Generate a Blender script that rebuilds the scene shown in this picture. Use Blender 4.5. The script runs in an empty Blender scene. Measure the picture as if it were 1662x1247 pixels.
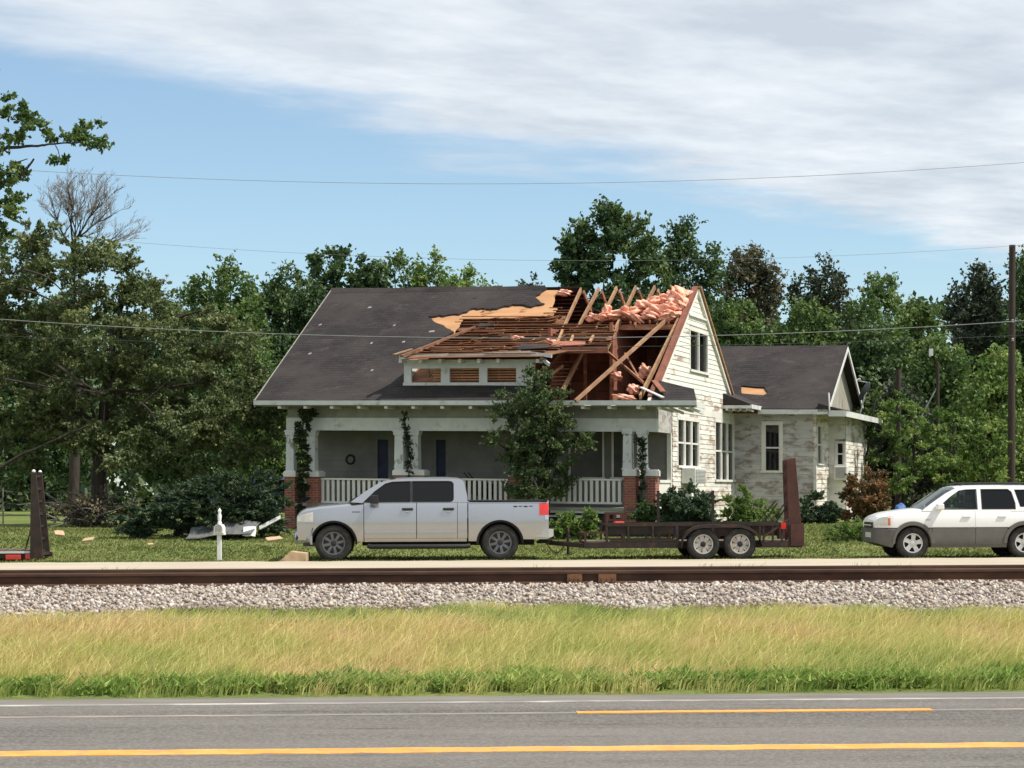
import bpy, bmesh, math, random
import numpy as np
from mathutils import Vector, Matrix, noise
from mathutils.geometry import tessellate_polygon

R = math.radians
random.seed(7)
rng = np.random.default_rng(11)
sc = bpy.context.scene
COL = sc.collection

# ------------------------------------------------------------------ camera
F = 3500.0                    # focal length in pixels of the 1662 px wide picture
ROLL = 0.0038
CAM = Vector((0, 0, 1.6))
cam = bpy.data.objects.new('camera', bpy.data.cameras.new('camera'))
COL.objects.link(cam)
cam.data.sensor_width = 36.0
cam.data.lens = F / 1662 * 36
cam.data.shift_y = (800 - 623.5) / 1662
cam.data.clip_end = 6000
_c, _s = math.cos(ROLL), math.sin(ROLL)
cam.matrix_world = Matrix(((_c, _s, 0, 0), (0, 0, -1, 0), (-_s, _c, 0, 1.6), (0, 0, 0, 1)))
sc.camera = cam

# ------------------------------------------------------------------ sky and sun
SUN_AZ, SUN_EL = R(-15), R(56)        # the sun stands to the right and a little on this side of the house
SUNV = Vector((math.cos(SUN_AZ) * math.cos(SUN_EL), math.sin(SUN_AZ) * math.cos(SUN_EL), math.sin(SUN_EL)))
sun = bpy.data.objects.new('sun', bpy.data.lights.new('sun', 'SUN'))
COL.objects.link(sun)
sun.data.energy = 4.6
sun.data.angle = R(0.6)
sun.data.color = (1.0, 0.95, 0.86)
sun.rotation_euler = SUNV.to_track_quat('Z', 'Y').to_euler()

world = bpy.data.worlds.new('World')
sc.world = world
world.use_nodes = True
wn, wl = world.node_tree.nodes, world.node_tree.links
wn.clear()

def N(nt, typ, **kw):
    n = nt.nodes.new(typ)
    for k, v in kw.items():
        if k.startswith('i_'):
            n.inputs[k[2:].replace('_', ' ')].default_value = v
        else:
            setattr(n, k, v)
    return n

def build_world():
    nt = world.node_tree
    L = nt.links.new
    out = N(nt, 'ShaderNodeOutputWorld')
    bg = N(nt, 'ShaderNodeBackground')
    bg.inputs['Strength'].default_value = 0.105
    sky = N(nt, 'ShaderNodeTexSky', sky_type='NISHITA', sun_disc=False)
    sky.sun_elevation = SUN_EL
    sky.sun_rotation = math.atan2(SUNV.x, SUNV.y)
    sky.air_density = 1.0
    sky.dust_density = 0.3
    sky.ozone_density = 1.6
    hsv = N(nt, 'ShaderNodeHueSaturation')
    hsv.inputs['Saturation'].default_value = 0.83
    hsv.inputs['Value'].default_value = 1.10
    L(sky.outputs[0], hsv.inputs['Color'])
    tint = N(nt, 'ShaderNodeMix', data_type='RGBA', blend_type='MULTIPLY')
    tint.inputs[0].default_value = 1.0
    L(hsv.outputs[0], tint.inputs[6])
    tint.inputs[7].default_value = (0.84, 0.97, 1.03, 1)
    tc = N(nt, 'ShaderNodeTexCoord')
    sep = N(nt, 'ShaderNodeSeparateXYZ')
    L(tc.outputs['Generated'], sep.inputs[0])
    def m(op, a, b=None, c=None):
        n = N(nt, 'ShaderNodeMath', operation=op)
        for i, x in enumerate((a, b, c)):
            if x is None:
                continue
            if isinstance(x, (int, float)):
                n.inputs[i].default_value = x
            else:
                L(x, n.inputs[i])
        return n.outputs[0]
    z = m('MAXIMUM', sep.outputs['Z'], 0.03)
    X = m('DIVIDE', sep.outputs['X'], z)          # position on a flat cloud deck overhead
    Y = m('DIVIDE', sep.outputs['Y'], z)
    edge = m('DIVIDE', m('SUBTRACT', m('ADD', m('MULTIPLY', X, 1.4), 6.45), Y), 1.72)
    # along / across the edge of the deck
    al = m('ADD', m('MULTIPLY', X, 0.58), m('MULTIPLY', Y, 0.81))
    ac = m('SUBTRACT', m('MULTIPLY', X, 0.81), m('MULTIPLY', Y, 0.58))
    cv = N(nt, 'ShaderNodeCombineXYZ')
    L(m('MULTIPLY', al, 0.8), cv.inputs[0]); L(ac, cv.inputs[1])
    n1 = N(nt, 'ShaderNodeTexNoise'); n1.inputs['Scale'].default_value = 1.5; n1.inputs['Detail'].default_value = 9; n1.inputs['Roughness'].default_value = 0.56
    n1.inputs['Distortion'].default_value = 0.35
    L(cv.outputs[0], n1.inputs['Vector'])
    n2 = N(nt, 'ShaderNodeTexNoise'); n2.inputs['Scale'].default_value = 0.7; n2.inputs['Detail'].default_value = 5
    cv2 = N(nt, 'ShaderNodeCombineXYZ')
    L(m('MULTIPLY', al, 0.5), cv2.inputs[0]); L(ac, cv2.inputs[1]); cv2.inputs[2].default_value = 3.7
    L(cv2.outputs[0], n2.inputs['Vector'])
    cover = m('ADD', m('MINIMUM', edge, 0.8), m('MULTIPLY', m('SUBTRACT', n1.outputs[0], 0.5), 1.5))
    cover = m('ADD', cover, m('MULTIPLY', m('SUBTRACT', n2.outputs[0], 0.5), 1.3))
    mr = N(nt, 'ShaderNodeMapRange', interpolation_type='SMOOTHSTEP')
    mr.inputs['From Min'].default_value = -0.12; mr.inputs['From Max'].default_value = 0.55
    mr.inputs['To Max'].default_value = 0.90
    L(cover, mr.inputs['Value'])
    # cloud brightness: thin parts white, thick parts greyer
    n3 = N(nt, 'ShaderNodeTexNoise'); n3.inputs['Scale'].default_value = 1.9; n3.inputs['Detail'].default_value = 8; n3.inputs['Roughness'].default_value = 0.6
    cv3 = N(nt, 'ShaderNodeCombineXYZ')
    L(m('MULTIPLY', al, 0.75), cv3.inputs[0]); L(m('MULTIPLY', ac, 1.1), cv3.inputs[1]); cv3.inputs[2].default_value = 9.1
    L(cv3.outputs[0], n3.inputs['Vector'])
    cr = N(nt, 'ShaderNodeValToRGB')
    cr.color_ramp.elements[0].position = 0.36; cr.color_ramp.elements[0].color = (5.0, 5.5, 6.1, 1)
    cr.color_ramp.elements[1].position = 0.66; cr.color_ramp.elements[1].color = (7.3, 7.6, 7.9, 1)
    L(n3.outputs[0], cr.inputs[0])
    mix = N(nt, 'ShaderNodeMix', data_type='RGBA')
    L(mr.outputs[0], mix.inputs[0])
    L(tint.outputs[2], mix.inputs[6])
    L(cr.outputs[0], mix.inputs[7])
    L(mix.outputs[2], bg.inputs['Color'])
    L(bg.outputs[0], out.inputs[0])
build_world()

vs = sc.view_settings
vs.view_transform = 'Standard'
vs.look = 'None'
vs.exposure = 0.28
vs.gamma = 1.0
vs.use_curve_mapping = False

# ------------------------------------------------------------------ pixels, terrain
def ray(px, py):
    x, y = (px - 831) / F, (800 - py) / F
    return Vector((x * _c + y * _s, 1, -x * _s + y * _c))

def at(px, py, Y):
    return CAM + ray(px, py) * Y

YAW = R(2.4)                                   # road and track run a little away to the right
RD = Vector((math.cos(YAW), math.sin(YAW), 0))
RN = Vector((-math.sin(YAW), math.cos(YAW), 0))
PQ = [-400, -60, 20.9, 21.7, 25.6, 26.4, 31.6, 33.4, 45, 51.3, 56, 62, 75, 120, 300, 3000]
PZ = [-.45, -.45, -.42, -.36, .06, .10, .10, .02, .0, .03, .30, .55, .72, .9, 1.0, 1.0]
def q_of(x, y):
    return -x * math.sin(YAW) + y * math.cos(YAW)
def ground_z(x, y):
    return float(np.interp(q_of(x, y), PQ, PZ))
def rq(a, q, z=0.0):
    p = RD * a + RN * q
    return Vector((p.x, p.y, z))
def on_ground(px, Y):
    x = ray(px, 860).x * Y
    return Vector((x, Y, ground_z(x, Y)))

# ------------------------------------------------------------------ objects
def tag(o, label=None, cat=None, group=None, kind=None):
    if label: o['label'] = label
    if cat: o['category'] = cat
    if group: o['group'] = group
    if kind: o['kind'] = kind
    return o

def thing(name, label, cat, loc=(0, 0, 0), rz=0.0, group=None):
    o = bpy.data.objects.new(name, None)
    o.empty_display_size = 0.2
    COL.objects.link(o)
    o.location = loc
    o.rotation_euler = (0, 0, rz)
    return tag(o, label, cat, group)

def link(name, me, parent=None, loc=None):
    o = bpy.data.objects.new(name, me)
    COL.objects.link(o)
    if parent: o.parent = parent
    if loc is not None: o.location = loc
    return o

class MB:
    """collects shapes, links them as one mesh object"""
    def __init__(self, tf=None):
        self.v, self.f, self.tf = [], [], tf
    def add(self, vs, fs):
        n = len(self.v)
        self.v += [self.tf(p) if self.tf else Vector(p) for p in vs]
        self.f += [tuple(i + n for i in f) for f in fs]
        return self
    def box(self, x0, x1, y0, y1, z0, z1):
        return self.add([(x0, y0, z0), (x1, y0, z0), (x1, y1, z0), (x0, y1, z0), (x0, y0, z1), (x1, y0, z1), (x1, y1, z1), (x0, y1, z1)],
                        [(0, 3, 2, 1), (4, 5, 6, 7), (0, 1, 5, 4), (1, 2, 6, 5), (2, 3, 7, 6), (3, 0, 4, 7)])
    def bar(self, a, b, w, h=None, up=(0, 0, 1), taper=1.0):
        a, b = Vector(a), Vector(b)
        h = w if h is None else h
        d = (b - a).normalized()
        u = Vector(up)
        s = d.cross(u)
        if s.length < 1e-4: s = d.cross(Vector((1, 0, 0)))
        s.normalize(); u = s.cross(d)
        vs = []
        for p, k in ((a, 1.0), (b, taper)):
            for i, j in ((-1, -1), (1, -1), (1, 1), (-1, 1)):
                vs.append(p + s * (i * w * k / 2) + u * (j * h * k / 2))
        return self.add(vs, [(0, 1, 2, 3), (7, 6, 5, 4), (0, 4, 5, 1), (1, 5, 6, 2), (2, 6, 7, 3), (3, 7, 4, 0)])
    def tube(self, pts, rad, n=8, caps=True):
        pts = [Vector(p) for p in pts]
        if not hasattr(rad, '__len__'): rad = [rad] * len(pts)
        vs, fs = [], []
        for i, p in enumerate(pts):
            d = (pts[min(i + 1, len(pts) - 1)] - pts[max(i - 1, 0)]).normalized()
            s = d.cross(Vector((0, 0, 1)))
            if s.length < 1e-3: s = Vector((1, 0, 0))
            s.normalize(); t = s.cross(d)
            for k in range(n):
                a = 2 * math.pi * k / n
                vs.append(p + (s * math.cos(a) + t * math.sin(a)) * rad[i])
        for i in range(len(pts) - 1):
            for k in range(n):
                fs.append((i * n + k, i * n + (k + 1) % n, (i + 1) * n + (k + 1) % n, (i + 1) * n + k))
        if caps:
            fs.append(tuple(range(n))[::-1]); fs.append(tuple(range((len(pts) - 1) * n, len(pts) * n)))
        return self.add(vs, fs)
    def lathe(self, prof, n=24, axis='y', c=(0, 0, 0)):
        """prof: (radius, along)"""
        vs, fs = [], []
        for r, h in prof:
            for k in range(n):
                a = 2 * math.pi * k / n
                if axis == 'y': p = (c[0] + r * math.cos(a), c[1] + h, c[2] + r * math.sin(a))
                elif axis == 'z': p = (c[0] + r * math.cos(a), c[1] + r * math.sin(a), c[2] + h)
                else: p = (c[0] + h, c[1] + r * math.cos(a), c[2] + r * math.sin(a))
                vs.append(p)
        for i in range(len(prof) - 1):
            for k in range(n):
                fs.append((i * n + k, i * n + (k + 1) % n, (i + 1) * n + (k + 1) % n, (i + 1) * n + k))
        return self.add(vs, fs)
    def loft(self, secs, caps=True, closed=True):
        n = len(secs[0]); vs = [p for s in secs for p in s]; fs = []
        for i in range(len(secs) - 1):
            for k in range(n if closed else n - 1):
                fs.append((i * n + k, i * n + (k + 1) % n, (i + 1) * n + (k + 1) % n, (i + 1) * n + k))
        if caps and closed:
            fs.append(tuple(range(n))[::-1]); fs.append(tuple(range((len(secs) - 1) * n, len(secs) * n)))
        return self.add(vs, fs)
    def plate(self, outline, place, t, holes=()):
        """2-D outline (with holes) placed by place(a, b, depth) and thickened"""
        loops = [list(outline)] + [list(h) for h in holes]
        flat = [p for l in loops for p in l]
        tris = tessellate_polygon([[Vector((p[0], p[1], 0)) for p in l] for l in loops])
        n = len(flat)
        vs = [place(p[0], p[1], 0) for p in flat] + [place(p[0], p[1], t) for p in flat]
        fs = [tuple(x) for x in tris] + [tuple(i + n for i in x)[::-1] for x in tris]
        k = 0
        for l in loops:
            m = len(l)
            for i in range(m):
                a, b = k + i, k + (i + 1) % m
                fs.append((a, b, b + n, a + n))
            k += m
        return self.add(vs, fs)
    def build(self, name, mat, parent=None, origin=(0, 0, 0), smooth=None, bevel=None):
        me = bpy.data.meshes.new(name)
        o3 = Vector(origin)
        me.from_pydata([tuple(Vector(p) - o3) for p in self.v], [], self.f)
        bm = bmesh.new(); bm.from_mesh(me)
        bmesh.ops.recalc_face_normals(bm, faces=bm.faces)
        if bevel:
            bmesh.ops.bevel(bm, geom=[e for e in bm.edges if e.is_manifold and e.calc_face_angle(0) > 0.6], offset=bevel, segments=1, affect='EDGES', clamp_overlap=True)
        bm.to_mesh(me); bm.free()
        if smooth:
            me.shade_smooth()
            me.set_sharp_from_angle(angle=R(smooth))
        me.materials.append(mat)
        return link(name, me, parent, o3 if parent is None else None)

_unit = {}
def unit_cube(mat):
    if mat.name not in _unit:
        m = MB().box(-.5, .5, -.5, .5, -.5, .5)
        me = bpy.data.meshes.new('piece')
        me.from_pydata([tuple(p) for p in m.v], [], m.f); me.materials.append(mat)
        _unit[mat.name] = me
    return _unit[mat.name]

def piece(name, mat, parent, a, b, w, h, up=(0, 0, 1), origin=(0, 0, 0)):
    """a straight stick from a to b that shares one cube mesh with its kind"""
    a, b = Vector(a), Vector(b)
    d = (b - a); ln = d.length; d.normalize()
    u = Vector(up); s = u.cross(d)
    if s.length < 1e-4: s = Vector((0, 1, 0)).cross(d)
    s.normalize(); u = d.cross(s)
    M = Matrix(((d.x * ln, s.x * w, u.x * h, 0), (d.y * ln, s.y * w, u.y * h, 0), (d.z * ln, s.z * w, u.z * h, 0), (0, 0, 0, 1)))
    o = link(name, unit_cube(mat), parent)
    rot = Matrix(((d.x, s.x, u.x), (d.y, s.y, u.y), (d.z, s.z, u.z))).to_euler()
    o.rotation_euler = rot
    o.scale = (ln, w, h)
    o.location = (a + b) / 2 - Vector(origin)
    return o

def copy_tree(o, parent=None):
    c = o.copy(); COL.objects.link(c); c.parent = parent
    for ch in list(o.children): copy_tree(ch, c)
    return c

def np_mesh(name, verts, faces, mat, tint=None, smooth=False):
    """verts (n,3), faces (m,k) arrays"""
    me = bpy.data.meshes.new(name)
    n, (m, k) = len(verts), faces.shape
    me.vertices.add(n); me.loops.add(m * k); me.polygons.add(m)
    me.vertices.foreach_set('co', np.ascontiguousarray(verts, dtype=np.float32).ravel())
    me.loops.foreach_set('vertex_index', np.ascontiguousarray(faces, dtype=np.int32).ravel())
    me.polygons.foreach_set('loop_start', np.arange(0, m * k, k, dtype=np.int32))
    if tint is not None:
        a = me.attributes.new('tint', 'FLOAT', 'POINT')
        a.data.foreach_set('value', np.ascontiguousarray(tint, dtype=np.float32))
    me.update(calc_edges=True)
    if smooth: me.shade_smooth()
    me.materials.append(mat)
    return me

# ------------------------------------------------------------------ materials
def new_mat(name):
    m = bpy.data.materials.new(name); m.use_nodes = True
    nt = m.node_tree; nt.nodes.clear()
    out = N(nt, 'ShaderNodeOutputMaterial')
    return m, nt, out

def pos_noise(nt, scale, stretch=(1, 1, 1), detail=6, rough=.6, rot=0.0):
    g = N(nt, 'ShaderNodeNewGeometry')
    mp = N(nt, 'ShaderNodeMapping'); mp.inputs['Scale'].default_value = stretch; mp.inputs['Rotation'].default_value = (0, 0, rot)
    nt.links.new(g.outputs['Position'], mp.inputs[0])
    n = N(nt, 'ShaderNodeTexNoise'); n.inputs['Scale'].default_value = scale; n.inputs['Detail'].default_value = detail; n.inputs['Roughness'].default_value = rough
    nt.links.new(mp.outputs[0], n.inputs['Vector'])
    return n.outputs[0]

def ramp(nt, fac, stops):
    r = N(nt, 'ShaderNodeValToRGB')
    e = r.color_ramp.elements
    while len(e) < len(stops): e.new(0.5)
    for i, (p, c) in enumerate(stops):
        e[i].position = p; e[i].color = (*c, 1) if len(c) == 3 else c
    nt.links.new(fac, r.inputs[0])
    return r.outputs[0]

def mixc(nt, fac, a, b, mode='MIX'):
    x = N(nt, 'ShaderNodeMix', data_type='RGBA', blend_type=mode)
    for i, v in ((0, fac), (6, a), (7, b)):
        if isinstance(v, (int, float)): x.inputs[i].default_value = v
        elif isinstance(v, tuple): x.inputs[i].default_value = (*v, 1)
        else: nt.links.new(v, x.inputs[i])
    return x.outputs[2]

def mat(name, c1, c2=None, rough=.8, scale=4.0, stretch=(1, 1, 1), lim=(.38, .62), bump=0.0, bscale=40.0, metal=0.0, spec=.3,
        dirt=None, dscale=1.2, dlim=(.5, .7), objvar=0.0, coat=0.0, rot=0.0, bstretch=None):
    m, nt, out = new_mat(name)
    p = N(nt, 'ShaderNodeBsdfPrincipled')
    p.inputs['Roughness'].default_value = rough; p.inputs['Metallic'].default_value = metal
    p.inputs['Specular IOR Level'].default_value = spec; p.inputs['Coat Weight'].default_value = coat
    c2 = c2 or tuple(x * .8 for x in c1)
    col = ramp(nt, pos_noise(nt, scale, stretch, rot=rot), [(lim[0], c1), (lim[1], c2)])
    if dirt:
        d = ramp(nt, pos_noise(nt, dscale, stretch, detail=9, rough=.68, rot=rot), [(dlim[0], (0, 0, 0)), (dlim[1], (1, 1, 1))])
        col = mixc(nt, d, col, dirt)
    if objvar:
        oi = N(nt, 'ShaderNodeObjectInfo')
        mr = N(nt, 'ShaderNodeMapRange'); mr.inputs['To Min'].default_value = 1 - objvar; mr.inputs['To Max'].default_value = 1 + objvar
        nt.links.new(oi.outputs['Random'], mr.inputs[0])
        cc = N(nt, 'ShaderNodeCombineColor')
        for i in range(3): nt.links.new(mr.outputs[0], cc.inputs[i])
        col = mixc(nt, 1.0, col, cc.outputs[0], 'MULTIPLY')
    nt.links.new(col, p.inputs['Base Color'])
    if bump:
        b = N(nt, 'ShaderNodeBump'); b.inputs['Strength'].default_value = bump; b.inputs['Distance'].default_value = .02
        nt.links.new(pos_noise(nt, bscale, bstretch or stretch, detail=4, rot=rot), b.inputs['Height'])
        nt.links.new(b.outputs[0], p.inputs['Normal'])
    nt.links.new(p.outputs[0], out.inputs[0])
    return m

def leaf_mat(name, dark, mid, light, trans=.35, rough=.55):
    m, nt, out = new_mat(name)
    a = N(nt, 'ShaderNodeAttribute', attribute_name='tint')
    col = ramp(nt, a.outputs['Fac'], [(0.0, dark), (.5, mid), (1.0, light)])
    p = N(nt, 'ShaderNodeBsdfPrincipled'); p.inputs['Roughness'].default_value = rough; p.inputs['Specular IOR Level'].default_value = .25
    t = N(nt, 'ShaderNodeBsdfTranslucent')
    nt.links.new(col, p.inputs['Base Color'])
    nt.links.new(mixc(nt, 1.0, col, (1.0, 1.05, .6), 'MULTIPLY'), t.inputs[0])
    x = N(nt, 'ShaderNodeMixShader'); x.inputs[0].default_value = trans
    nt.links.new(p.outputs[0], x.inputs[1]); nt.links.new(t.outputs[0], x.inputs[2])
    nt.links.new(x.outputs[0], out.inputs[0])
    return m

def glass_mat(name, tint, alpha, rough=.03):
    """thin window glass: partly see-through, mirror reflection on top"""
    m, nt, out = new_mat(name)
    tr = N(nt, 'ShaderNodeBsdfTransparent'); tr.inputs[0].default_value = (*tint, 1)
    df = N(nt, 'ShaderNodeBsdfDiffuse'); df.inputs[0].default_value = (.008, .009, .010, 1)
    gl = N(nt, 'ShaderNodeBsdfGlossy'); gl.inputs['Roughness'].default_value = rough
    fr = N(nt, 'ShaderNodeFresnel'); fr.inputs[0].default_value = 1.4
    x1 = N(nt, 'ShaderNodeMixShader'); x1.inputs[0].default_value = alpha
    nt.links.new(tr.outputs[0], x1.inputs[1]); nt.links.new(df.outputs[0], x1.inputs[2])
    x2 = N(nt, 'ShaderNodeMixShader')
    nt.links.new(fr.outputs[0], x2.inputs[0]); nt.links.new(x1.outputs[0], x2.inputs[1]); nt.links.new(gl.outputs[0], x2.inputs[2])
    nt.links.new(x2.outputs[0], out.inputs[0])
    return m

def emit_free(name, c, rough=.4, metal=0.0, spec=.5, coat=0.0):
    return mat(name, c, tuple(x * .93 for x in c), rough=rough, metal=metal, spec=spec, coat=coat, scale=3)
# ------------------------------------------------------------------ the setting
def ground_mat():
    m, nt, out = new_mat('ground')
    p = N(nt, 'ShaderNodeBsdfPrincipled'); p.inputs['Roughness'].default_value = .95; p.inputs['Specular IOR Level'].default_value = .1
    col = ramp(nt, pos_noise(nt, .35, detail=8), [(.3, (.10, .14, .036)), (.5, (.155, .195, .055)), (.7, (.24, .24, .09))])
    col = mixc(nt, ramp(nt, pos_noise(nt, 6.0), [(.35, (0, 0, 0)), (.7, (1, 1, 1))]), col, (.12, .145, .045))
    nt.links.new(col, p.inputs['Base Color'])
    b = N(nt, 'ShaderNodeBump'); b.inputs['Strength'].default_value = .8; b.inputs['Distance'].default_value = .06
    nt.links.new(pos_noise(nt, 14, detail=5), b.inputs['Height']); nt.links.new(b.outputs[0], p.inputs['Normal'])
    nt.links.new(p.outputs[0], out.inputs[0])
    return m
M_ground = ground_mat()

def profile_sheet(name, m, qs, aa, lift=0.0, jitter=0.0, parent=None, edge_jit=0.0, edge_sides=(0, 1)):
    """a sheet that follows the terrain profile; qs across, aa along the road"""
    vs, fs = [], []
    for i, a in enumerate(aa):
        for j, q in enumerate(qs):
            qq = q
            if edge_jit and ((j == 0 and 0 in edge_sides) or (j == len(qs) - 1 and 1 in edge_sides)): qq = q + rng.normal() * edge_jit
            z = float(np.interp(qq, PQ, PZ)) + lift + (rng.normal() * jitter if jitter else 0)
            vs.append(tuple(rq(a, qq, z)))
    n = len(qs)
    for i in range(len(aa) - 1):
        for j in range(n - 1):
            fs.append((i * n + j, (i + 1) * n + j, (i + 1) * n + j + 1, i * n + j + 1))
    me = bpy.data.meshes.new(name); me.from_pydata(vs, [], fs); me.materials.append(m)
    return link(name, me, parent)

aa_far = [-2500, -300, -60, -20, 20, 60, 300, 2500]
g = profile_sheet('ground', M_ground, PQ, aa_far)
tag(g, 'green and tan grassy ground running back to the trees', 'ground', kind='structure')

# highway
def asphalt():
    m, nt, out = new_mat('asphalt')
    p = N(nt, 'ShaderNodeBsdfPrincipled'); p.inputs['Roughness'].default_value = .85; p.inputs['Specular IOR Level'].default_value = .25
    col = ramp(nt, pos_noise(nt, .9, (.12, 1, 1), detail=8, rot=-YAW), [(.32, (.072, .064, .056)), (.5, (.118, .106, .094)), (.68, (.16, .146, .13))])
    col = mixc(nt, ramp(nt, pos_noise(nt, 34, detail=4), [(.42, (0, 0, 0)), (.72, (1, 1, 1))]), col, (.215, .198, .178))
    col = mixc(nt, ramp(nt, pos_noise(nt, 5.0, (.10, 1.5, 1), detail=8, rough=.7, rot=-YAW), [(.57, (0, 0, 0)), (.68, (.85, .85, .85))]), col, (.050, .043, .037))
    nt.links.new(col, p.inputs['Base Color'])
    b = N(nt, 'ShaderNodeBump'); b.inputs['Strength'].default_value = .35; b.inputs['Distance'].default_value = .01
    nt.links.new(pos_noise(nt, 60, detail=3), b.inputs['Height']); nt.links.new(b.outputs[0], p.inputs['Normal'])
    nt.links.new(p.outputs[0], out.inputs[0])
    return m
M_asphalt = asphalt()
M_shoulder = mat('shoulder', (.20, .18, .157), (.15, .135, .118), rough=.9, scale=3, stretch=(.3, 1, 1), bump=.3, bscale=70)
M_yellow = mat('yellow_paint', (.66, .285, .05), (.72, .36, .09), rough=.7, scale=4, dirt=(.28, .21, .14), dscale=9, dlim=(.50, .72))
M_worn = mat('worn_paint', (.36, .29, .22), (.2, .18, .165), rough=.8, scale=3, stretch=(.4, 2, 1), lim=(.4, .58), dirt=(.19, .175, .16), dscale=2.5, dlim=(.44, .6))
M_white_l = mat('worn_white_paint', (.48, .46, .43), (.25, .235, .22), rough=.8, scale=.8, lim=(.4, .6), dirt=(.24, .225, .21), dscale=1.1, dlim=(.45, .6))
ZR = -.40
def road_sheet(name, m, q0, q1, a0, a1, z, parent=None, n=1, ej=0.0):
    vs, fs = [], []
    for i in range(n + 1):
        a = a0 + (a1 - a0) * i / n
        qa, qb = q0 + rng.normal() * ej, q1 + rng.normal() * ej
        vs += [tuple(rq(a, qa - .002, z - .02)), tuple(rq(a, qa, z)), tuple(rq(a, qb, z)), tuple(rq(a, qb + .002, z - .02))]
    for i in range(n):
        for k in range(3): fs.append((4 * i + k, 4 * i + k + 4, 4 * i + k + 5, 4 * i + k + 1))
    me = bpy.data.meshes.new(name); me.from_pydata(vs, [], fs); me.materials.append(m)
    return link(name, me, parent)
def road_q(py, z): return (CAM.z - z) * F / (py - 800)
hw = road_sheet('highway', M_asphalt, -9.0, 21.15, -400, 400, ZR)
tag(hw, 'grey brown asphalt highway across the foreground', 'road', kind='structure')
road_sheet('shoulder', M_shoulder, 20.65, 21.32, -60, 60, ZR + .003, hw, 400, .02)
qs_ = road_q(1217, ZR)
road_sheet('solid_yellow_line', M_yellow, qs_ - .17, qs_ + .15, -60, 60, ZR + .005, hw, 500, .012)
qd = road_q(1158.5, ZR)
road_sheet('worn_lane_line', M_worn, qd - .07, qd + .06, -60, 60, ZR + .004, hw, 500, .008)
for k in (-2, -1, 0, 1, 2):
    a0 = (935 - 831) / F * qd + qd * math.tan(YAW) + k * 12.2
    road_sheet('yellow_dash', M_yellow, qd - .085, qd + .085, a0, a0 + 3.25, ZR + .008, hw, 24, .005)
road_sheet('edge_line', M_white_l, 20.52, 20.64, -60, 60, ZR + .005, hw, 300, .006)

# pale lane behind the track
M_lane = mat('pale_gravel', (.46, .395, .305), (.39, .335, .255), rough=.95, scale=1.2, stretch=(.3, 1, 1), bump=.5, bscale=40, dirt=(.33, .30, .2), dscale=.9, dlim=(.62, .8))
la = profile_sheet('gravel_lane', M_lane, [40.5, 42, 45, 47, 49.35], list(np.linspace(-60, 60, 300)), lift=.035, edge_jit=.12, edge_sides=(1,))
tag(la, 'pale dusty gravel lane between railway and lawn', 'road', kind='structure')

# ------------------------------------------------------------------ ballast and track
M_bed = mat('ballast_bed', (.30, .265, .23), (.20, .165, .135), rough=.95, scale=7, bump=.9, bscale=26)
BQ = [24.9, 25.8, 27.9, 28.5, 31.0, 31.6, 33.6]
BZ = [-.06, .10, .33, .352, .352, .33, .0]
def bank_z(q): return float(np.interp(q, BQ, BZ))
vs, fs = [], []
aas = list(np.linspace(-80, 80, 161))
for a in aas:
    for q, z in zip(BQ, BZ): vs.append(tuple(rq(a, q, z)))
for i in range(len(aas) - 1):
    for j in range(len(BQ) - 1):
        n = len(BQ); fs.append((i * n + j, (i + 1) * n + j, (i + 1) * n + j + 1, i * n + j + 1))
me = bpy.data.meshes.new('ballast_bank'); me.from_pydata(vs, [], fs); me.materials.append(M_bed)
tag(link('ballast_bank', me), 'low bank of crushed stone under the railway track', 'embankment', kind='structure')

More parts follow.
